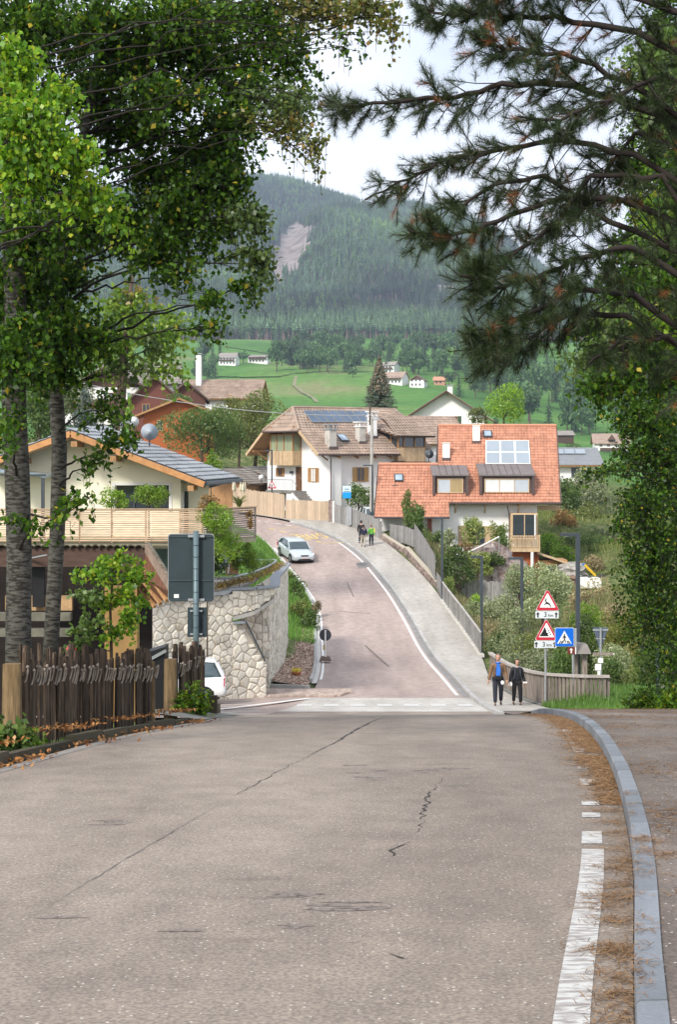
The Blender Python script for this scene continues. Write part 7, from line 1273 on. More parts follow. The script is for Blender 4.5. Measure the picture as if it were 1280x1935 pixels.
# ---------------------------------------------------------------- fence of split palings and the shed yard on the left
PALE = M('paling_dark', (.085,.058,.040), .95, .35, 5, stretch=(7,7,.7), rnd=.35, bump=.5, bscale=20, col2=(.16,.115,.08), lo=.45, hi=.75); POSTL = M('post_split_log', (.17,.115,.06), .95, .35, 4, stretch=(6,6,.8), rnd=.2, bump=.5, bscale=16); WITHY = M('withy_grey', (.30,.255,.21), .9, .25, 8, rnd=.3)
def paling_fence(lab, a, b, n, h0, h1, seed, ringz, rng_rings):
    rr = random.Random(seed); a, b = Vector(a), Vector(b); e = empty('paling_fence', a, lab, 'fence'); o_ = a.copy(); d = b-a; L_ = math.hypot(d.x, d.y); ux = Vector((d.x, d.y, 0)).normalized(); ny = Vector((ux.y, -ux.x, 0))
    for k in range(n):
        t = (k+.5)/n; p = a.lerp(b, t) + ny*rr.choice((-.035,.03)) + ux*rr.uniform(-.015,.015); hh = (h0+(h1-h0)*t)*rr.uniform(.84,1.06); w_ = L_/n*rr.uniform(.75,1.45); th = w_*rr.uniform(.35,.6); le = ux*rr.uniform(-.05,.05); q = MB(o_); A = []
        for z, f in ((-.15,1),(hh*.5,1.0),(hh*.93,.85),(hh,rr.uniform(.15,.6))):
            c = p + le*(z/hh) + Vector((0,0,z)) + (ux*rr.uniform(-.3,.3)*w_ if z == hh else Vector()); A += [c-ux*w_*f/2-ny*th/2, c+ux*w_*f/2-ny*th/2*f, c+ux*w_*f/2+ny*th/2, c-ux*w_*f/2+ny*th/2*f]
        q.add(A, [(i*4+j, i*4+(j+1)%4, i*4+4+(j+1)%4, i*4+4+j) for i in range(3) for j in range(4)] + [(12,13,14,15)]); q.build('paling', PALE, e)
    for s_ in (-1, 1): q = MB(o_); q.beam(a+Vector((0,0,ringz+.02))+ny*.02*s_, b+Vector((0,0,ringz+.0))+ny*.02*s_, .03, .05); q.build('rail', PALE, e)
    for k in range(rng_rings):
        t = (k+.5+rr.uniform(-.3,.3))/rng_rings
        if rr.random() < .12: continue
        c = a.lerp(b, t) + Vector((0,0,ringz+rr.uniform(-.03,.03))) + ny*.07; r = rr.uniform(.08,.125); tl = rr.uniform(-.5,.5); pts = [c + ux*(math.sin(u)*r*.35+.3*r*tl) + ny*(.02*math.cos(u)) + Vector((0,0,math.cos(u)*r)) for u in [R(-40+i*32) for i in range(8)]]; q = MB(o_); q.tube(pts, [.013]*8, 5); q.build('withy_ring', WITHY, e)
    return e
fa, fb = P(38,1398,17.3), P(290,1366,22.2); paling_fence('long dark split-paling fence with twisted withy rings in front of the birches', fa, fb, 74, 1.12, 1.15, 5, .78, 58)
for i, (px, pyt, pyb, wpx, d, lab) in enumerate(((22,1254,1402,34,17.1,'thick split log post at the left end of the long paling fence'),(285,1250,1368,15,22.2,'squared post at the right end of the long paling fence'),(322,1245,1345,24,24.6,'thick log post at the left end of the short paling fence'),(377,1228,1300,10,26.0,'thin log post at the right end of the short paling fence'))):
    b = P(px, pyb, d); s = F/d; q = MB(b); w_ = wpx/s; h_ = (pyb-pyt)/s; rr = random.Random(i); q.add([b+Vector((x*w_/2*f, y*w_/3*f, z)) for z, f in ((-.3,1.05),(h_*.5,1),(h_,.93)) for x, y in ((-1,-.7),(-.5,-1),(.5,-1),(1,-.6),(1,.7),(.3,1),(-.7,1))], [(j*7+k, j*7+(k+1)%7, (j+1)*7+(k+1)%7, (j+1)*7+k) for j in (0,1) for k in range(7)] + [tuple(14+k for k in range(7))]); o_ = q.build('fence_post', POSTL); o_.location = b; tag(o_, lab, 'fence post')
paling_fence('short split-paling fence piece between the dark bin and the parked white car', P(330,1338,24.8), P(380,1316,26.2), 15, 1.10, .95, 6, .66, 12)
# rough ground strip, path stub and bin beside the fence
dn = empty('dark_bin', P(292,1330,24.6), 'black box with a sloping silver-edged lid behind the gap of the fence', 'box'); q = MB(); q.prism([(-.2,0,-.2),(-.2,0,.86),(.18,0,.98),(.18,0,-.2)], (0,.5,0)); q.build('box', SBK, dn); q = MB(); q.beam((-.13,-.02,.74),(.20,-.02,.92),.05,.05); q.build('lid_edge', STEEL, dn)
q = MB(); q.add([(-2.95,22.3,float(zr(22.3))+.16),(-2.2,23.0,float(zr(23.0))+.02),(-1.9,28.5,float(zr(28.5))+.03),(-3.6,27.0,float(zr(27))+.20)], [(0,1,2,3)]); tag(q.build('path_stub', CONC), kind='structure')
# shed with the barrel-tile roof
sh = empty('garden_shed', P(180,1240,42), 'low brown-beamed shed with a curved tile roof edge behind the fence', 'shed'); SO2 = sh.location.copy(); d = 42; zf = lambda py, d=42: (H-py)/F*d
FAS = M('fascia_brown', (.085,.05,.038), .8, .2, 2, stretch=(1,5,5)); q = MB(SO2); q.span((X(-60,d),d,zf(1071)),(X(277,d),d+.15,zf(1035))); q.build('fascia', FAS, sh)
EDG = M('roof_tile_moss', (.13,.11,.085), .95, .35, 4, rnd=.3, col2=(.24,.21,.16)); 
for k in range(24):
    cx_ = X(-50+k*13.6, d); q = MB(SO2); n = 7; r = .12; A = []
    for y in (d-.12, d+1.0):
        for i in range(n): t = R(200-i*36.7); A.append((cx_+r*math.cos(t), y, zf(1033) - (0 if y < d else .35) + r*.75*math.sin(t) + (.0 if i else 0)))
        for i in range(n): t = R(200-(n-1-i)*36.7); A.append((cx_+(r-.02)*math.cos(t), y, zf(1033)-.02 - (0 if y < d else .35) + (r-.02)*.75*math.sin(t)))
    m = 2*n; q.add(A, [(i,(i+1)%m,(i+1)%m+m,i+m) for i in range(m)] + [tuple(range(m-1,-1,-1))]); q.build('barrel_tile', EDG, sh)
q = MB(SO2); q.span((X(-60,d),d+.16,zf(1040)),(X(277,d),d+1.2,zf(1037))); q.build('roof_deck', DKW, sh)
a, b = Vector((X(277,d),d,zf(1035))), Vector((X(331,39.5),39.5,zf(1122,39.5))); bk = Vector((X(228,44),44,zf(1068,44))), Vector((X(292,43),43,zf(1142,43)))
q = MB(SO2); q.beam(a, b, .12, .26); q.build('barge_board', M('barge_grey_brown', (.26,.19,.15), .8, .25, 3), sh)
q = MB(SO2); q.prism([a+Vector((-.05,.05,-.02)), b+Vector((-.05,.05,-.02)), bk[1], bk[0]], (.04,0,.06)); sof = q.build('soffit', M('soffit_reddish', (.17,.075,.045), .8, .25, 3, stretch=(5,1,1)), sh)
for t in (.3,.6,.9): q = MB(SO2); q.beam(a.lerp(bk[0],t)+Vector((-.05,0,-.1)), b.lerp(bk[1],t)+Vector((-.05,0,-.1)), .1, .1); q.build('rafter', OAK, sof)
for k in range(20): q = MB(SO2); c = a.lerp(b, (k+.5)/20) + Vector((.05,0,.15)); q.box(c, (.16,.20,.045), Matrix.Rotation(R(38), 3, 'Y')); q.build('barrel_tile', EDG, sh)
q = MB(SO2); q.span((X(194,d),d+.3,-8.5),(X(256,d),d+.8,zf(1110))); q.build('pillar', M('render_ochre', (.30,.18,.07), .9, .12, 2), sh)
q = MB(SO2); q.span((X(-60,d),d+3.0,-8.6),(X(262,d),d+3.1,zf(1050))); q.build('back_wall', M('wood_shade_black', (.018,.013,.011), .95, .3, 3), sh)  # back wall coloured near black: the shade inside the shed is painted in
q = MB(SO2); q.span((X(-60,d),d+.2,zf(1175)),(X(130,d),d+.5,zf(1160))); q.span((X(-60,d),d+.2,zf(1205)),(X(130,d),d+.5,zf(1190))); q.build('beam', M('beam_mossy', (.15,.14,.11), .9, .25, 3), sh)
q = MB(SO2); q.span((X(55,d),d+.4,zf(1150)),(X(78,d),d+.5,zf(1060))); q.span((X(92,d),d+.4,zf(1155)),(X(96,d),d+.5,zf(1055))); q.build('shutter', SBK, sh)
q = MB(SO2); q.span((X(0,d),d+.6,zf(1158)),(X(128,d),d+.8,zf(1130))); q.build('panel', M('panel_straw', (.42,.27,.14), .9, .25, 6), sh); q = MB(SO2); q.beam((X(-10,d),d+.1,zf(1045)),(X(100,d),d+.1,zf(1045)),.05,.04); q.beam((X(50,d),d,zf(1056)),(X(95,d),d-.6,zf(1046)),.05,.04); q.build('gutter', STEEL, sh)
q = MB(); q.lathe([(.001,0),(.06,.02),(.08,.07),(.05,.12),(.001,.14)], 8); o_ = q.build('red_ball', M('plastic_red', (.6,.02,.03), .4, .05, 2)); o_.location = P(134,1236,21.5); tag(o_, 'small red ball-shaped thing showing behind the fence tops', 'ball'); q = MB(); q.tube([(0,0,-1.6),(0,0,0)], .012, 5); q.build('stick', STEM if False else TWIG, o_)
# folded chair and door under the creeper
e = empty('folding_chair', P(422,1086,63), 'white folding chair with a lilac seat pad leaning by the orange garden door', 'chair'); q = MB(); [q.beam((x,0,0),(x+.12,.1,.85),.03,.03) for x in (-.18,.2)]; [q.beam((x,.3,0),(x+.05,-.1,.5),.03,.03) for x in (-.18,.2)]; [q.beam((-.18,.05*k,.12+.18*k),(.22,.05*k,.12+.18*k),.02,.03) for k in range(3)]; q.build('frame', FRW, e); q = MB(); q.prism([(-.16,-.02,.35),(.2,-.02,.35),(.32,.08,.9),(-.04,.08,.9)], (0,.06,0)); q.build('seat_pad', M('fabric_lilac', (.28,.29,.42), .8, .15, 4), e)
e = empty('garden_door', P(437,1087,63.6), 'orange wooden garden door under the creeper', 'door'); q = MB(); q.span((-.22,0,0),(.28,.06,1.05)); d_ = q.build('door_leaf', OAK, e); q = MB(); q.span((-.26,-.03,0),(-.221,.08,1.1)); q.span((.281,-.03,0),(.33,.08,1.1)); q.span((-.26,-.03,1.051),(.33,.08,1.1)); q.build('frame', OAKP, e)
# wood chip bed, its flower pot, the paver apron
q = MB(); ya = np.linspace(62.2,84,16); A = []
for y in ya: A += [(-2.9 if y > 61 else -3.1, y, float(zr(y))+.32), (float(XL(y))-.3, y, float(zr(y))+.09)]
q.add(A, [(2*i,2*i+1,2*i+3,2*i+2) for i in range(15)]); tag(q.build('chip_bed', M('chip_soil', (.34,.25,.20), .95, .25, 5)), kind='structure')
rg = np.random.default_rng(3); n = 5200; y = rg.uniform(62.3,83.5,n); t = rg.random(n); x = -2.88 + t*(XL(y)-.32+2.88); C = np.stack([x, y, zr(y)+.32-t*.23+.03+rg.random(n)*.03], 1); V, Fc = leaves_vf(C, .13, rg, aspect=.45, up=1.2); tag(link(bpy.data.objects.new('wood_chips', npmesh('wood_chips', V, Fc, rg.random(n), M('wood_chip', (.56,.42,.34), .9, .25, 6, arnd=.5)))), 'reddish wood chips covering the bed below the stone wall', 'wood chips', kind='stuff')
for k in range(9): q = MB(); a = 62.2+k*2.4; q.beam(zg(float(XL(a))-.28, a, .1), zg(float(XL(a+2.36))-.28, a+2.36, .1), .14, .2); q.build('edging_stone', GRAN_L, chb) if k else None; chb = gd if k == 0 else chb
q = MB(); q.beam(zg(-3.1,62.0,.1), zg(-1.25,61.4,.1), .16, .22); q.build('edging_stone', GRAN_L, gd)
pt = empty('flower_pot', P(560,1280,65.5), 'small terracotta pot of yellow flowers on the wood chips', 'flower pot'); q = MB(); q.lathe([(.16,0),(.22,.2),(.24,.2),(.24,.25),(.001,.25)], 14); q.build('pot', M('terracotta', (.36,.13,.06), .9, .15, 4), pt); rg = np.random.default_rng(1); C = rg.normal(size=(160,3))*np.array([.13,.13,.06])+np.array([0,0,.34]); V, Fc = leaves_vf(C, .07, rg); inst(npmesh('flowers', V, Fc, rg.random(160), leafmat('flower_yellow', [(0,(.25,.30,.03)),(.4,(.65,.55,.05)),(1,(.75,.65,.12))], .2, .02)), 'flowers', pt)
ap = MB(); 
for i in range(22):
    for j in range(9):
        y0 = 58.2+j*.36; xl = -3.0+i*.165*1.05+(j%2)*.08
        if xl < -3.0+.0 or xl > .55 - max(0,(60-y0))*.35: continue
        ap.box((xl, y0, float(zr(y0))+.05), (.16,.34,.06))
tag(ap.build('paver_apron', M('paver_pinkish', (.42,.33,.28), .9, .15, 3, arnd=.22)), 'pinkish paver apron between the stair recess and the road', 'paving', kind='stuff')
# ---------------------------------------------------------------- cars
def loft(rings, closed=True):
    q = MB(); n = len(rings[0]); A = [v for r_ in rings for v in r_]; q.add(A, [(i*n+k, i*n+(k+1)%n, (i+1)*n+(k+1)%n, (i+1)*n+k) for i in range(len(rings)-1) for k in range(n)] + [tuple(range(n-1,-1,-1)), tuple((len(rings)-1)*n+k for k in range(n))]); return q
def car(name, lab, loc, rz, L_, W_, Hh, paint, kind='hatch', cat='car'):
    """nose towards -y in its own frame"""
    e = empty(name, loc, lab, cat, None, rz); hw = W_/2; wr = .31
    if kind == 'hatch': prof = [(-.50,.34,.58,.70),(-.485,.26,.66,.84),(-.45,.20,.72,.93),(-.38,.17,.80,.98),(-.25,.17,.91,1.0),(-.10,.17,.95,1.0),(.10,.17,.97,1.0),(.30,.17,1.0,1.0),(.42,.20,1.02,.97),(.475,.26,1.0,.92),(.50,.36,.86,.82)]; top = [(-.21,.92,.0),(-.06,1.36,.1),(.03,1.45,.16),(.20,1.46,.17),(.36,1.38,.18),(.47,1.04,.10)]
    else: prof = [(-.50,.34,.62,.75),(-.48,.26,.74,.88),(-.42,.20,.86,.95),(-.30,.18,.98,1.0),(-.1,.18,1.0,1.0),(.2,.18,1.02,1.0),(.44,.2,1.04,1.0),(.49,.26,1.04,.97),(.50,.36,.98,.93)]; top = [(-.28,.98,.0),(-.10,1.50,.12),(.0,1.60,.16),(.25,1.63,.16),(.42,1.56,.15),(.485,1.06,.06)]
    rings = []
    for f, z0, z1, wf in prof:
        y = f*L_; w_ = hw*wf; rings.append([(-w_*.92,y,z0),(-w_,y,z0+.1),(-w_*1.0,y,(z0+z1)/2),(-w_*.97,y,z1-.05),(-w_*.86,y,z1),(w_*.86,y,z1),(w_*.97,y,z1-.05),(w_,y,(z0+z1)/2),(w_,y,z0+.1),(w_*.92,y,z0)])
    body = loft(rings).build('body', paint, e, True); m = body.modifiers.new('bevel', 'SUBSURF'); m.levels = 1; m.render_levels = 1
    rg_ = []; cab = []
    for f, z, ins in top:
        y = f*L_; wb = hw*.90; wt = hw*(.90-ins); zb = .88; rg_.append([(-wb,y,zb-.04),(-wb*.99,y,zb+.02),(-wt,y,max(z-.03,zb+.03)),(-wt*.8,y,max(z,zb+.04)),(wt*.8,y,max(z,zb+.04)),(wt,y,max(z-.03,zb+.03)),(wb*.99,y,zb+.02),(wb,y,zb-.04)])
    gl = loft(rg_).build('glasshouse', M('car_glass', (.05,.075,.085), .06, .2, 1, spec=.9), e, True)
    # painted roof and pillars over the glass
    q = MB(); (f1,z1,i1),(f2,z2,i2),(f3,z3,i3),(f4,z4,i4) = top[1:5]; A = []
    for f, z, ins in top[1:5]: wt = hw*(.90-ins); A += [(-wt-.01,f*L_,z-.035),(-wt*.8,f*L_,z+.012),(wt*.8,f*L_,z+.012),(wt+.01,f*L_,z-.035)]
    q.add(A, [(4*i+k,4*i+k+1,4*i+5+k,4*i+4+k) for i in range(3) for k in range(3)]); q.build('roof_panel', paint, gl, True)
    for s in (-1, 1):
        q = MB(); wt = lambda ins: hw*(.90-ins); pA = Vector((s*hw*.90, top[0][0]*L_, .90)); pB = Vector((s*wt(top[1][2]), top[1][0]*L_, top[1][1]-.02)); q.beam(pA, pB, .06, .05); pC = Vector((s*wt(top[4][2]), top[4][0]*L_, top[4][1]-.02)); pD = Vector((s*hw*.90, top[5][0]*L_, .96)); q.beam(pC, pD, .14, .10); m1 = (top[2][0]+top[3][0])/2*L_; q.beam((s*hw*.905, m1, .9), (s*wt(top[3][2])*1.02, m1+.02, top[3][1]-.05), .05, .04); q.build('pillar', paint, gl)
        q = MB(); q.box((s*(hw+.09), -.20*L_, .98), (.18,.1,.13)); q.build('wing_mirror', paint, e)
        hl = MB(); hl.prism([(s*hw*.42,-.472*L_,.62),(s*hw*.86,-.452*L_,.68),(s*hw*.93,-.415*L_,.80),(s*hw*.50,-.462*L_,.72)], (0,-.035,.0)); hl.build('headlight', M('lamp_glass', (.68,.72,.76), .1, .05, 2, spec=.9), e)
        tl = MB(); tl.prism([(s*hw*.70,.492*L_,.68),(s*hw*.985,.478*L_,.66),(s*hw*.975,.478*L_,1.08),(s*hw*.80,.492*L_,1.04)], (0,.03,0)); tl.build('tail_light', M('lamp_red', (.60,.015,.04), .2, .08, 3, spec=.8), e)
        for fy in (-.315, .305):
            w_ = MB(); pr = [(.20,-.10),(wr*.97,-.095),(wr,-.05),(wr,.05),(wr*.97,.095),(.20,.10)]; n = 20; A = [(z, r*math.cos(2*math.pi*k/n), r*math.sin(2*math.pi*k/n)) for r, z in pr for k in range(n)]; w_.add(A, [(i*n+k, i*n+(k+1)%n, (i+1)*n+(k+1)%n, (i+1)*n+k) for i in range(5) for k in range(n)] + [tuple(range(n)), tuple(5*n+k for k in range(n))])
            o_ = w_.build('wheel', M('tyre_rubber', (.02,.02,.022), .9, .1, 5), e); o_.location = (s*(hw-.09), fy*L_, wr); r_ = MB(); r_.tube([(s*.098,0,0),(s*.108,0,0)], .205, 14); rm = r_.build('rim', M('alloy', (.45,.46,.47), .35, .1, 3, metal=.6), o_)
            sp_ = MB(); [sp_.beam((s*.112,.05*math.cos(a),.05*math.sin(a)),(s*.112,.185*math.cos(a),.185*math.sin(a)),.02,.05, up=(1,0,0)) for a in [k*1.2566 for k in range(5)]]; tag(sp_.build('spokes', METAL, o_), kind='stuff')
            ar = MB(); ar.tube([(s*(hw-.10),fy*L_,wr+.02),(s*(hw+.006),fy*L_,wr+.02)], wr+.055, 18); ar.build('wheel_arch', SBK, e)
    q = MB(); q.prism([(-hw*.30,-.497*L_,.60),(hw*.30,-.497*L_,.60),(hw*.36,-.492*L_,.69),(-hw*.36,-.492*L_,.69)], (0,-.02,0)); q.build('grille', SBK, e)
    q = MB(); q.prism([(-hw*.62,-.498*L_,.28),(hw*.62,-.498*L_,.28),(hw*.50,-.502*L_,.40),(-hw*.50,-.502*L_,.40)], (0,-.02,0)); q.build('air_intake', SBK, e)
    q = MB(); q.span((-.26,-.502*L_-.03,.44),(.26,-.502*L_-.01,.55)); q.build('number_plate', M('plate_pale', (.62,.52,.50), .5, .05, 2), e)
    q = MB(); q.span((-hw*.9,-.42*L_,.17),(hw*.9,.44*L_,.26)); q.build('underbody', SBK, e); q = MB(); q.span((-hw*.9,.478*L_,.36),(hw*.9,.508*L_,.50)); q.build('bumper_strip', SBK if kind == 'hatch' else SGR, e)
    return e
SILV = M('paint_silver', (.52,.57,.59), .25, .03, 2, metal=.25, spec=.7); WPT = M('paint_white', (.76,.77,.77), .3, .02, 2, spec=.6)
z1, z2 = float(zr(106)), float(zr(110)); c1 = car('parked_car', 'silver hatchback driving down the road at the bus bay, nose to the camera', (-3.25,108.2,float(zr(108.2))+.01), R(20), 4.2, 1.8, 1.45, SILV); c1.name = 'silver_car'; c1.rotation_euler[0] = -math.atan((z2-z1)/4)*-1
car('white_car', 'white people carrier parked against the stone wall, its red tail light showing', (-6.5,54.1,float(zr(54))+.05), R(-78), 4.3, 1.75, 1.7, WPT, 'mpv')
car('white_van', 'white vehicle glimpsed between the street lamp and the red roof edge', (2.9,122.6,-6.1), R(10), 4.0, 1.7, 1.6, WPT, 'mpv', 'van')
# ---------------------------------------------------------------- people
def skin(name, verts, edges, rad, mat, parent, lv=2):
    me = bpy.data.meshes.new(name); me.from_pydata(verts, edges, []); o_ = bpy.data.objects.new(name, me); sc.collection.objects.link(o_); m = o_.modifiers.new('s', 'SKIN'); m.use_smooth_shade = True
    for i, r in enumerate(rad): sv = me.skin_vertices[0].data[i]; sv.radius = r if hasattr(r, '__len__') else (r, r)
    me.skin_vertices[0].data[0].use_root = True; s = o_.modifiers.new('d', 'SUBSURF'); s.levels = lv; s.render_levels = lv
    dg = bpy.context.evaluated_depsgraph_get(); nm = bpy.data.meshes.new_from_object(o_.evaluated_get(dg)); bpy.data.objects.remove(o_); nm.materials.clear(); nm.materials.append(mat); nm.polygons.foreach_set('use_smooth', [True]*len(nm.polygons)); nm.name = name
    return link(bpy.data.objects.new(name, nm), parent)
SKIN = M('skin', (.48,.27,.19), .6, .05, 4); HAIRB = M('hair_dark', (.03,.022,.018), .7, .2, 20); HAIRG = M('hair_greying', (.20,.15,.12), .8, .25, 20)
def person(lab, loc, rz, h_, jacket, trousers, shoes, hair, legs, arms, extra=None, jr=1.0, female=False, scarf=None):
    """legs: (forward step left, right) in m; arms: hand positions left/right relative to hips. Faces -y"""
    e = empty('person', loc, lab, 'person', None, rz); k = h_/1.75; sw_ = .17 if female else .20; hp = .095
    lf, rf = legs; K = lambda *v: tuple(a*k for a in v)
    J = [K(0,0,.95), K(0,-.01,1.12), K(0,-.01,1.32), K(0,0,1.46), K(0,-.02,1.54), K(-sw_*.55,0,1.41), K(sw_*.55,0,1.41), K(-sw_,0,1.39), K(sw_,0,1.39), K(-sw_-.06,.03,1.12), K(sw_+.06,.03,1.12), K(*arms[0]), K(*arms[1]),
         K(-hp,0,.88), K(hp,0,.88), K(-hp-.01,-lf*.55-.03,.50), K(hp+.01,-rf*.55-.03,.50), K(-hp-.01,-lf,.09), K(hp+.01,-rf,.09)]
    E = [(0,1),(1,2),(2,3),(3,4),(2,5),(2,6),(5,7),(6,8),(7,9),(8,10),(9,11),(10,12),(0,13),(0,14),(13,15),(14,16),(15,17),(16,18)]
    Rr = [(.135,.095),(.125,.09),(.15,.10),(.06,.06),(.052,.052),(.075,.075),(.075,.075),(.06,.06),(.06,.06),(.045,.045),(.045,.045),(.03,.03),(.03,.03),(.088,.088),(.088,.088),(.058,.06),(.058,.06),(.042,.045),(.042,.045)]; Rr = [(a*k*.92, b*k*.92) for a, b in Rr]
    skin('body', J, E, Rr, SKIN, e, 1)
    # jacket with sleeves, trousers as clothing over the body
    wv = lambda a, b, t: tuple(a[i]+(b[i]-a[i])*t for i in range(3))
    wr0, wr1 = wv(J[9], J[11], .9), wv(J[10], J[12], .9)
    skin('jacket', [K(0,-.005,.90), J[1], J[2], K(0,0,1.44), J[5], J[6], J[7], J[8], J[9], J[10], wr0, wr1], [(0,1),(1,2),(2,3),(2,4),(2,5),(4,6),(5,7),(6,8),(7,9),(8,10),(9,11)], [(a*k*jr, b*k*jr) for a, b in ((.195,.14),(.185,.135),(.20,.145),(.085,.075),(.095,.09),(.095,.09),(.085,.08),(.085,.08),(.068,.066),(.068,.066),(.05,.05),(.05,.05))], jacket, e)
    skin('trousers', [K(0,0,.97), J[13], J[14], J[15], J[16], tuple(Vector(J[17])+Vector((0,0,.02))), tuple(Vector(J[18])+Vector((0,0,.02)))], [(0,1),(0,2),(1,3),(2,4),(3,5),(4,6)], [(a*k, a*k) for a in (.135,.112,.112,.086,.086,.068,.068)], trousers, e)
    for j, s in ((17,-1),(18,1)):
        p = Vector(J[j]); q = MB(); w_ = .05*k; A = []
        for y, zt_, ww in ((.09,.07,.7),(.03,.12,.95),(-.05,.10,1.0),(-.13,.055,1.0),(-.18,.03,.6)): A += [(p.x-w_*ww,p.y+y*k,0),(p.x+w_*ww,p.y+y*k,0),(p.x+w_*ww*.7,p.y+y*k,zt_*k),(p.x-w_*ww*.7,p.y+y*k,zt_*k)]
        q.add(A, [(i*4+a, i*4+(a+1)%4, i*4+4+(a+1)%4, i*4+4+a) for i in range(4) for a in range(4)] + [(0,1,2,3),(16,17,18,19)]); o_ = q.build('shoe', shoes, e, True); m = o_.modifiers.new('s','SUBSURF'); m.levels = m.render_levels = 1
    # hands with five separate fingers
    for j, el, s in ((11,9,-1),(12,10,1)):
        p = Vector(J[j]); d = (p-Vector(J[el])).normalized(); sd_ = Vector((0,-1,0)); sd_ = (sd_-d*sd_.dot(d)).normalized(); q = MB(); q.tube([p-d*.02*k, p+d*.03*k, p+d*.085*k], [.026*k,.036*k,.032*k], 8)
        for i in range(4): b = p + d*.08*k + sd_*(.024-.016*i)*k; ln = (.07,.078,.072,.056)[i]*k; q.tube([b, b+d*ln*.5, b+d*ln*.9+Vector((-s*.018*k,0,0))], [.010*k,.009*k,.007*k], 5)
        b = p + d*.03*k + sd_*.03*k; q.tube([b, b+sd_*.03*k+d*.02*k, b+sd_*.035*k+d*.055*k], [.012*k,.010*k,.008*k], 5); q.build('hand', SKIN, e, True)
    # head
    hz_ = 1.64*k; q = MB(); n = 14; A = []
    for z, rx, ry, oy in ((-.115,.03,.035,-.015),(-.10,.052,.065,-.015),(-.06,.066,.082,-.008),(0,.074,.094,0),(.05,.074,.095,.004),(.09,.058,.076,.006),(.112,.028,.038,.006)):
        for i in range(n): a = 2*math.pi*i/n; A.append((rx*k*math.cos(a), (ry*math.sin(a)+oy)*k, hz_+z*k))
    q.add(A, [(i*n+a, i*n+(a+1)%n, (i+1)*n+(a+1)%n, (i+1)*n+a) for i in range(6) for a in range(n)] + [tuple(range(n-1,-1,-1)), tuple(6*n+a for a in range(n))]); q.add([(-.012*k,-.09*k,hz_+.02*k),(.012*k,-.09*k,hz_+.02*k),(.018*k,-.09*k,hz_-.03*k),(-.018*k,-.09*k,hz_-.03*k),(0,-.122*k,hz_-.026*k)], [(0,1,4),(1,2,4),(2,3,4),(3,0,4)])
    for s in (-1,1): q.box((s*.076*k,.008*k,hz_), (.012*k,.03*k,.05*k))
    hd = q.build('head', SKIN, e, True)
    q = MB(); [q.box((s*.028*k,-.089*k,hz_+.012*k), (.018*k,.01*k,.008*k)) for s in (-1,1)]; q.box((0,-.088*k,hz_-.058*k), (.036*k,.008*k,.006*k)); tag(q.build('face_features', SBK, hd), kind='stuff')
    q = MB(); A = []; n = 16
    for z, rr_, cut in ((-.06,.088,1),(-.01,.096,1),(.04,.099,.8),(.08,.093,.25),(.118,.070,0),(.138,.02,0)):
        for i in range(n):
            a = 2*math.pi*i/n; fy = math.sin(a); y = rr_*1.18*fy; y = max(y, -.03*cut*2-.0) if cut and fy < 0 else y; A.append((rr_*k*math.cos(a)*(1 if fy > -.3 or cut == 0 else .8), (y+.008)*k, hz_+z*k))
    q.add(A, [(i*n+a, i*n+(a+1)%n, (i+1)*n+(a+1)%n, (i+1)*n+a) for i in range(5) for a in range(n)] + [tuple(5*n+a for a in range(n))]); q.build('hair', hair, hd, True)
    if scarf: q = MB(); q.tube([(.07*k*math.cos(a), .075*k*math.sin(a)-.01*k, 1.47*k) for a in [i*math.pi/5 for i in range(11)]], .03*k, 8); q.build('scarf', scarf, e, True)
    return e, k
JBR = M('jacket_brown_quilted', (.20,.115,.065), .7, .12, 6); JBK = M('jacket_black', (.014,.014,.018), .75, .2, 6); TRD = M('trousers_dark', (.022,.024,.035), .85, .2, 8); SHB = M('shoe_brown', (.11,.07,.05), .8, .2, 8); BLU = M('shirt_blue', (.03,.14,.50), .8, .12, 8); BEI = M('trousers_beige', (.42,.38,.31), .85, .1, 6); GRN = M('jacket_green', (.13,.42,.06), .7, .1, 5); YEL = M('backpack_yellow', (.55,.52,.06), .7, .1, 5); NVY = M('backpack_navy', (.018,.02,.04), .7, .2, 6); WPAP = M('paper_white', (.78,.78,.76), .7, .03, 3)
gz = lambda x, y: float(zr(y))+.117
px_, d_ = 942, 50.6; x_ = (px_-CX)/F*d_
m1, k = person('man in a brown quilted jacket and blue shirt walking up the pavement', (x_, d_, gz(x_,d_)), R(-4), 1.80, JBR, TRD, SHB, HAIRG, (.20,-.20), ((-.33,-.02,.84),(.30,-.10,.86)), jr=1.03, scarf=BLU)
q = MB(); q.prism([(-.05*k,-.125*k,1.44*k),(.05*k,-.125*k,1.44*k),(.085*k,-.165*k,1.25*k),(.075*k,-.16*k,.98*k),(-.075*k,-.16*k,.98*k),(-.085*k,-.165*k,1.25*k)], (0,.06,0)); q.build('shirt', BLU, m1); q = MB(); [q.tube([(s*.16*k*math.cos(0)*1.0,-.03,z*k),(s*.155*k,-.10*k,z*k),(s*.075*k,-.158*k,z*k)], .010, 5) for s in (-1,1) for z in (.95,1.01,1.07,1.13,1.19,1.25,1.31)]; tag(q.build('quilting', M('quilt_seam', (.10,.055,.03), .8, .1, 4), m1), kind='stuff')
q = MB(); q.box((.0,-.17*k,.98*k), (.24,.08,.12)); q.build('belt_bag', SBK, m1)
q = MB(); A = [(.13+.06*math.cos(a), -.20, .84+.075*math.sin(a)) for a in [i*.7854 for i in range(8)]]; q.prism(A, (0,.03,0)); o_ = q.build('face_mask', WPAP); o_.parent = None; o_.location = m1.location; tag(o_, 'white face mask dangling at the hip of the man in the brown jacket', 'mask')
px_, d_ = 978, 50.8; x_ = (px_-CX)/F*d_
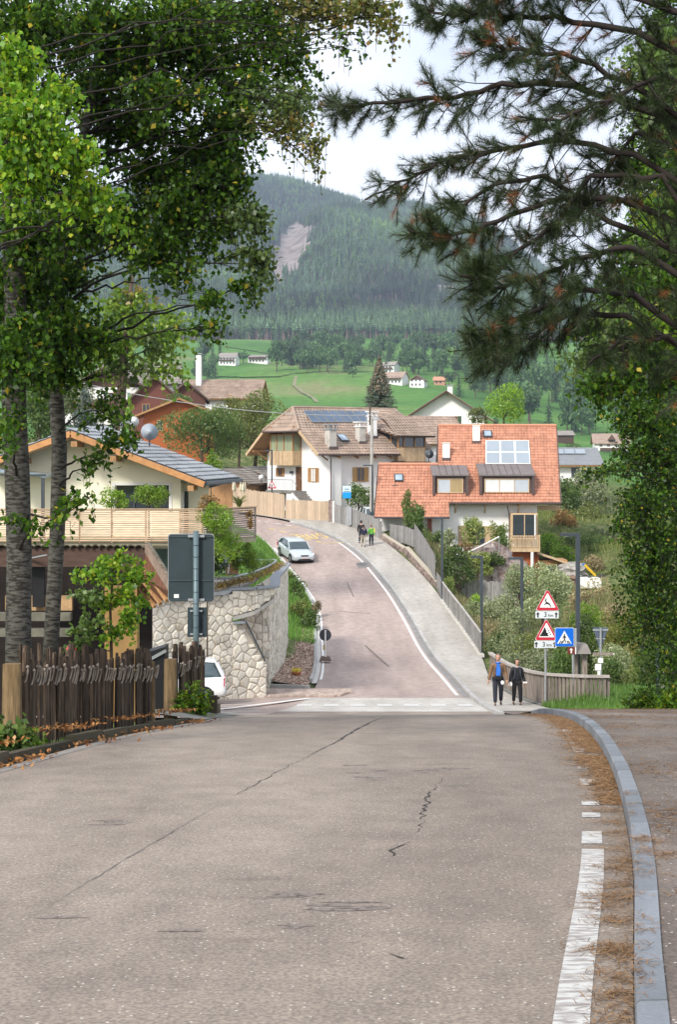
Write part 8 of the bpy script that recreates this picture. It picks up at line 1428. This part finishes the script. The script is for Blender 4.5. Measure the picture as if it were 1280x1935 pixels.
w1, k = person('person with dark hair in a black jacket walking beside the man', (x_, d_, gz(x_,d_)), R(3), 1.62, JBK, M('trousers_black', (.012,.012,.014), .85, .2, 8), SHB, HAIRB, (-.16,.18), ((-.30,-.08,.86),(.30,-.04,.84)), jr=1.08, female=True, scarf=M('scarf_grey', (.33,.31,.32), .9, .1, 5))
q = MB(); [q.tube([(s*.10*k,-.10*k,1.40*k),(s*.10*k,-.17*k,1.22*k),(s*.15*k,-.13*k,1.02*k)], .018, 5) for s in (-1,1)]; q.build('backpack_strap', M('strap_dark', (.05,.06,.08), .7, .1, 4), w1); q = MB(); q.box((0,.19*k,1.2*k), (.28,.16,.42)); q.build('backpack', JBK, w1)
q = MB(); q.prism([(-.33,-.15,.72),(-.20,-.15,.70),(-.19,-.15,.80),(-.25,-.15,.86),(-.31,-.15,.81)], (0,.03,0)); o_ = q.build('paper_bag', WPAP); o_.location = w1.location; tag(o_, 'small white bag held by the person in the black jacket', 'bag'); q = MB(); q.span((.20,-.14,.80),(.34,-.11,.85)); o_ = q.build('folded_paper', WPAP); o_.location = w1.location; tag(o_, 'folded white paper in the other hand of the person in black', 'paper')
def walker(px, pyf, h_, lab, jk, trs, hair, rz, legs, pack=None, female=False):
    ds = np.arange(60,139,.05); v = (H-pyf)/F*ds - (zr(ds)+.117); d = ds[np.where(v[1:]*v[:-1] <= 0)[0][-1]]; x = (px-CX)/F*d; e, k = person(lab, (x, d, gz(x,d)), rz, h_, jk, trs, SHB, hair, legs, ((-.28,-.05,.86),(.28,-.02,.86)), female=female)
    if pack: q = MB(); A = []; [A.extend([(-w_,y,z),(w_,y,z),(w_*.85,y+.14,z),(-w_*.85,y+.14,z)]) for z, w_, y in ((.98*k,.13,.13),(1.08*k,.17,.13),(1.35*k,.16,.13),(1.46*k,.09,.12))]; q.add(A, [(i*4+a,i*4+(a+1)%4,i*4+4+(a+1)%4,i*4+4+a) for i in range(3) for a in range(4)]+[(0,1,2,3),(12,13,14,15)]); b = q.build('backpack', pack, e, True); q = MB(); q.span((-.07,.275,1.34*k),(-.0,.285,1.38*k)); q.build('pack_label', WPAP, b)
    return e
walker(683,1026,1.78,'walker in dark clothes half hidden behind the one with the navy backpack',JBK,TRD,HAIRB,R(165),(.18,-.15))
walker(687,1033,1.72,'walker with a navy backpack and beige trousers going up the pavement',NVY,BEI,HAIRB,R(190),(-.12,.18),NVY)
walker(702,1031,1.66,'walker in a green top carrying a yellow bag beside the grey fence',GRN,TRD,HAIRG,R(178),(.08,-.10),None,True)
e = sc.objects['person.004'] if 'person.004' in sc.objects else None
if e: q = MB(); q.box((-.24,.05,1.22), (.10,.16,.34)); q.build('shoulder_bag', YEL, e); q = MB(); q.tube([(-.2,.12,1.35),(.0,.15,1.3),(.14,.12,1.05)], .014, 5); q.build('strap', SBK, e)
# ---------------------------------------------------------------- litter
rg = np.random.default_rng(77)
def needles(name, lab, cy, off, n, ln, wd, mat, up=.012):
    C = np.stack([XK(cy)+off, cy, zr(cy)+np.where(off > .0, np.where(off > .125, .119, .132), .006)+rg.random(n)*up], 1); a = rg.normal(0,.95,n)+rg.choice([0,math.pi/2*.0],n); dx = np.stack([np.cos(a), np.sin(a), rg.normal(0,.06,n)],1)*ln*rg.uniform(.5,1.1,(n,1))*.5; sd_ = unit(np.stack([-dx[:,1], dx[:,0], 0*a],1))*wd
    V = np.stack([C-dx-sd_, C+dx-sd_, C+dx+sd_, C-dx+sd_],1).reshape(-1,3); return tag(link(bpy.data.objects.new(name, npmesh(name, V, np.arange(n*4).reshape(n,4), rg.random(n), mat))), lab, 'pine litter', kind='stuff')
NL = leafmat('needle_litter', [(0,(.065,.036,.018)),(.5,(.17,.095,.045)),(1,(.31,.19,.095))], .05, .03)
n1 = 21000; cy = rg.uniform(11,32,n1); wd_ = np.interp(cy, [11,14,18,26,32],[.22,.36,.45,.45,.4]); off = -np.abs(rg.normal(0,.42,n1))*wd_-.0; dn_ = np.sin(cy*7.3)+np.sin(cy*3.1+1)+.9*np.sin(off*9+cy*2); kp = (rg.random(n1) < np.clip(.65+.28*dn_+(cy-11)*.02,.12,1)) & (off > -.85); needles('pine_needle_litter', 'brown fallen pine needles banked along the near kerb', cy[kp], off[kp], kp.sum(), .10, .0035, NL)
cs_, os_ = [], []
for c0, w0, sp0, n0 in ((10.7,-.12,.16,320),(10.1,-.10,.2,240),(9.6,-.10,.14,240),(9.0,-.10,.10,180),(8.6,.03,.16,520),(8.35,-.08,.12,380),(8.15,.14,.10,330),(7.85,-.08,.13,350),(7.55,-.10,.16,500),(7.35,-.16,.10,260),(7.0,-.10,.10,280),(6.45,-.11,.12,480),(6.3,-.06,.07,200),(6.0,-.07,.05,230),(5.72,-.06,.04,330),(5.5,-.05,.03,160),(5.35,-.08,.03,120)):
    cs_.append(c0+rg.normal(0,.045+.02*(c0>7),n0)); os_.append(w0+rg.normal(0,.05+sp0*.28,n0)); cs_[-1] = cs_[-1][:int(n0*.5)]; os_[-1] = os_[-1][:int(n0*.5)]
cy = np.concatenate(cs_); off = np.concatenate(os_); cy = cy + rg.normal(0,.05,len(cy)); cy = np.r_[cy, rg.uniform(5.2,11.5,450)]; off = np.r_[off, -np.abs(rg.normal(0,.05,450))]; needles('needle_tufts', 'clumps of brown pine needles in the gutter and across the nearest kerb', cy, off, len(cy), .06, .0016, NL, .012)
n2 = 9000; cy = rg.uniform(7,31,n2)**1.0; off = .14+np.abs(rg.normal(0,1,n2))*np.interp(cy,[7,15,31],[.4,1.0,2.2]); kp = rg.random(n2) < np.clip(.25+.5*np.sin(cy*2.1+off)+(cy-12)*.03,.03,1); needles('pavement_needles', 'thin scatter of pine needles on the near pavement', cy[kp], off[kp], kp.sum(), .09, .003, NL, .004)
n3 = 2600; y = rg.uniform(10,23.5,n3); x = KL(y)+.18+rg.normal(0,.16,n3)+np.where(rg.random(n3)<.4,-.35,.05); C = np.stack([x, y, zr(y)+np.where(x < KL(y)+.16,.17,.012)+rg.random(n3)*.02],1); kp = rg.random(n3) < .45+.4*np.sin(y*2.3); V, Fc = leaves_vf(C[kp], .06, rg, up=3.5, aspect=.6); tag(link(bpy.data.objects.new('fallen_leaves', npmesh('fallen_leaves', V, Fc, rg.random(int(kp.sum())), leafmat('leaf_fallen', [(0,(.13,.055,.02)),(.5,(.34,.14,.04)),(1,(.50,.26,.09))], .1, .03)))), 'orange fallen leaves along the mossy kerb below the fence', 'leaves', kind='stuff')
lf = [(x_, y_) for x_, y_ in (rn(1105,1385), rn(1112,1412), rn(1080,1375))]
# low green plants at the fence
def herb(name, lab, px, py, d, wpx, hpx, n, leaf, mat, seed):
    rg = np.random.default_rng(seed); s = F/d; w_, h_ = wpx/s, hpx/s; e = empty(name, P(px,py,d), lab, 'plant'); st = MB(); C = []
    for k in range(n): a = rg.uniform(0,6.28); r = rg.random()**.5*w_*.5; t = rg.uniform(.3,1)*h_*(1-.5*(r/(w_*.5))**2); st.tube([(0,0,-.1),(r*.5*math.cos(a),r*.5*math.sin(a),t*.6),(r*math.cos(a),r*math.sin(a),t)], [.006,.005,.003], 3, False); m = 7; f = rg.uniform(.35,1,m)[:,None]; C.append(np.array([[r*math.cos(a),r*math.sin(a),t]])*f + rg.normal(size=(m,3))*.05)
    st.build('stems', TWIG, e); C = np.vstack(C); V, Fc = leaves_vf(C, leaf, rg, up=1.0, aspect=.75); inst(npmesh('foliage', V, Fc, rg.random(len(C)), mat), 'foliage', e); return e
herb('ground_elder', 'dark green leafy plant at the left frame edge before the fence', 15, 1425, 15.6, 90, 75, 90, .10, G_MD, 1); herb('nettle_clump', 'bright green weeds growing before the short paling fence', 362, 1352, 24.6, 84, 70, 170, .085, G_BR, 2); herb('fern_clump', 'small green fern tuft at the foot of the thick left log post', 50, 1418, 16.2, 60, 36, 60, .06, G_BR, 3)
herb('gap_shrub', 'narrow green shrub in the gap beside the black box', 312, 1330, 25.5, 26, 100, 90, .07, G_BR, 4)
herb('shade_plants', 'leafy green plants along the right pavement edge under the beech', 1225, 1345, 33, 110, 50, 220, .09, G_BR, 5); herb('shade_plants', 'leafy plants at the right frame edge beside the boulder', 1275, 1345, 30, 70, 62, 120, .10, G_BR, 6)
q = MB()
for k, (px, py) in enumerate(((405,1330),(398,1322),(392,1340),(409,1345))): b = P(px, py+14, 26.2+.2*k); q = MB(); q.box((0,0,.08), (.11,.10,.42), R(15*k)); o_ = q.build('mossy_block', MOSS); o_.location = b; tag(o_, ['front','rear','left','rightmost'][k]+' stub of the mossy edging blocks at the end of the short paling fence', 'block')
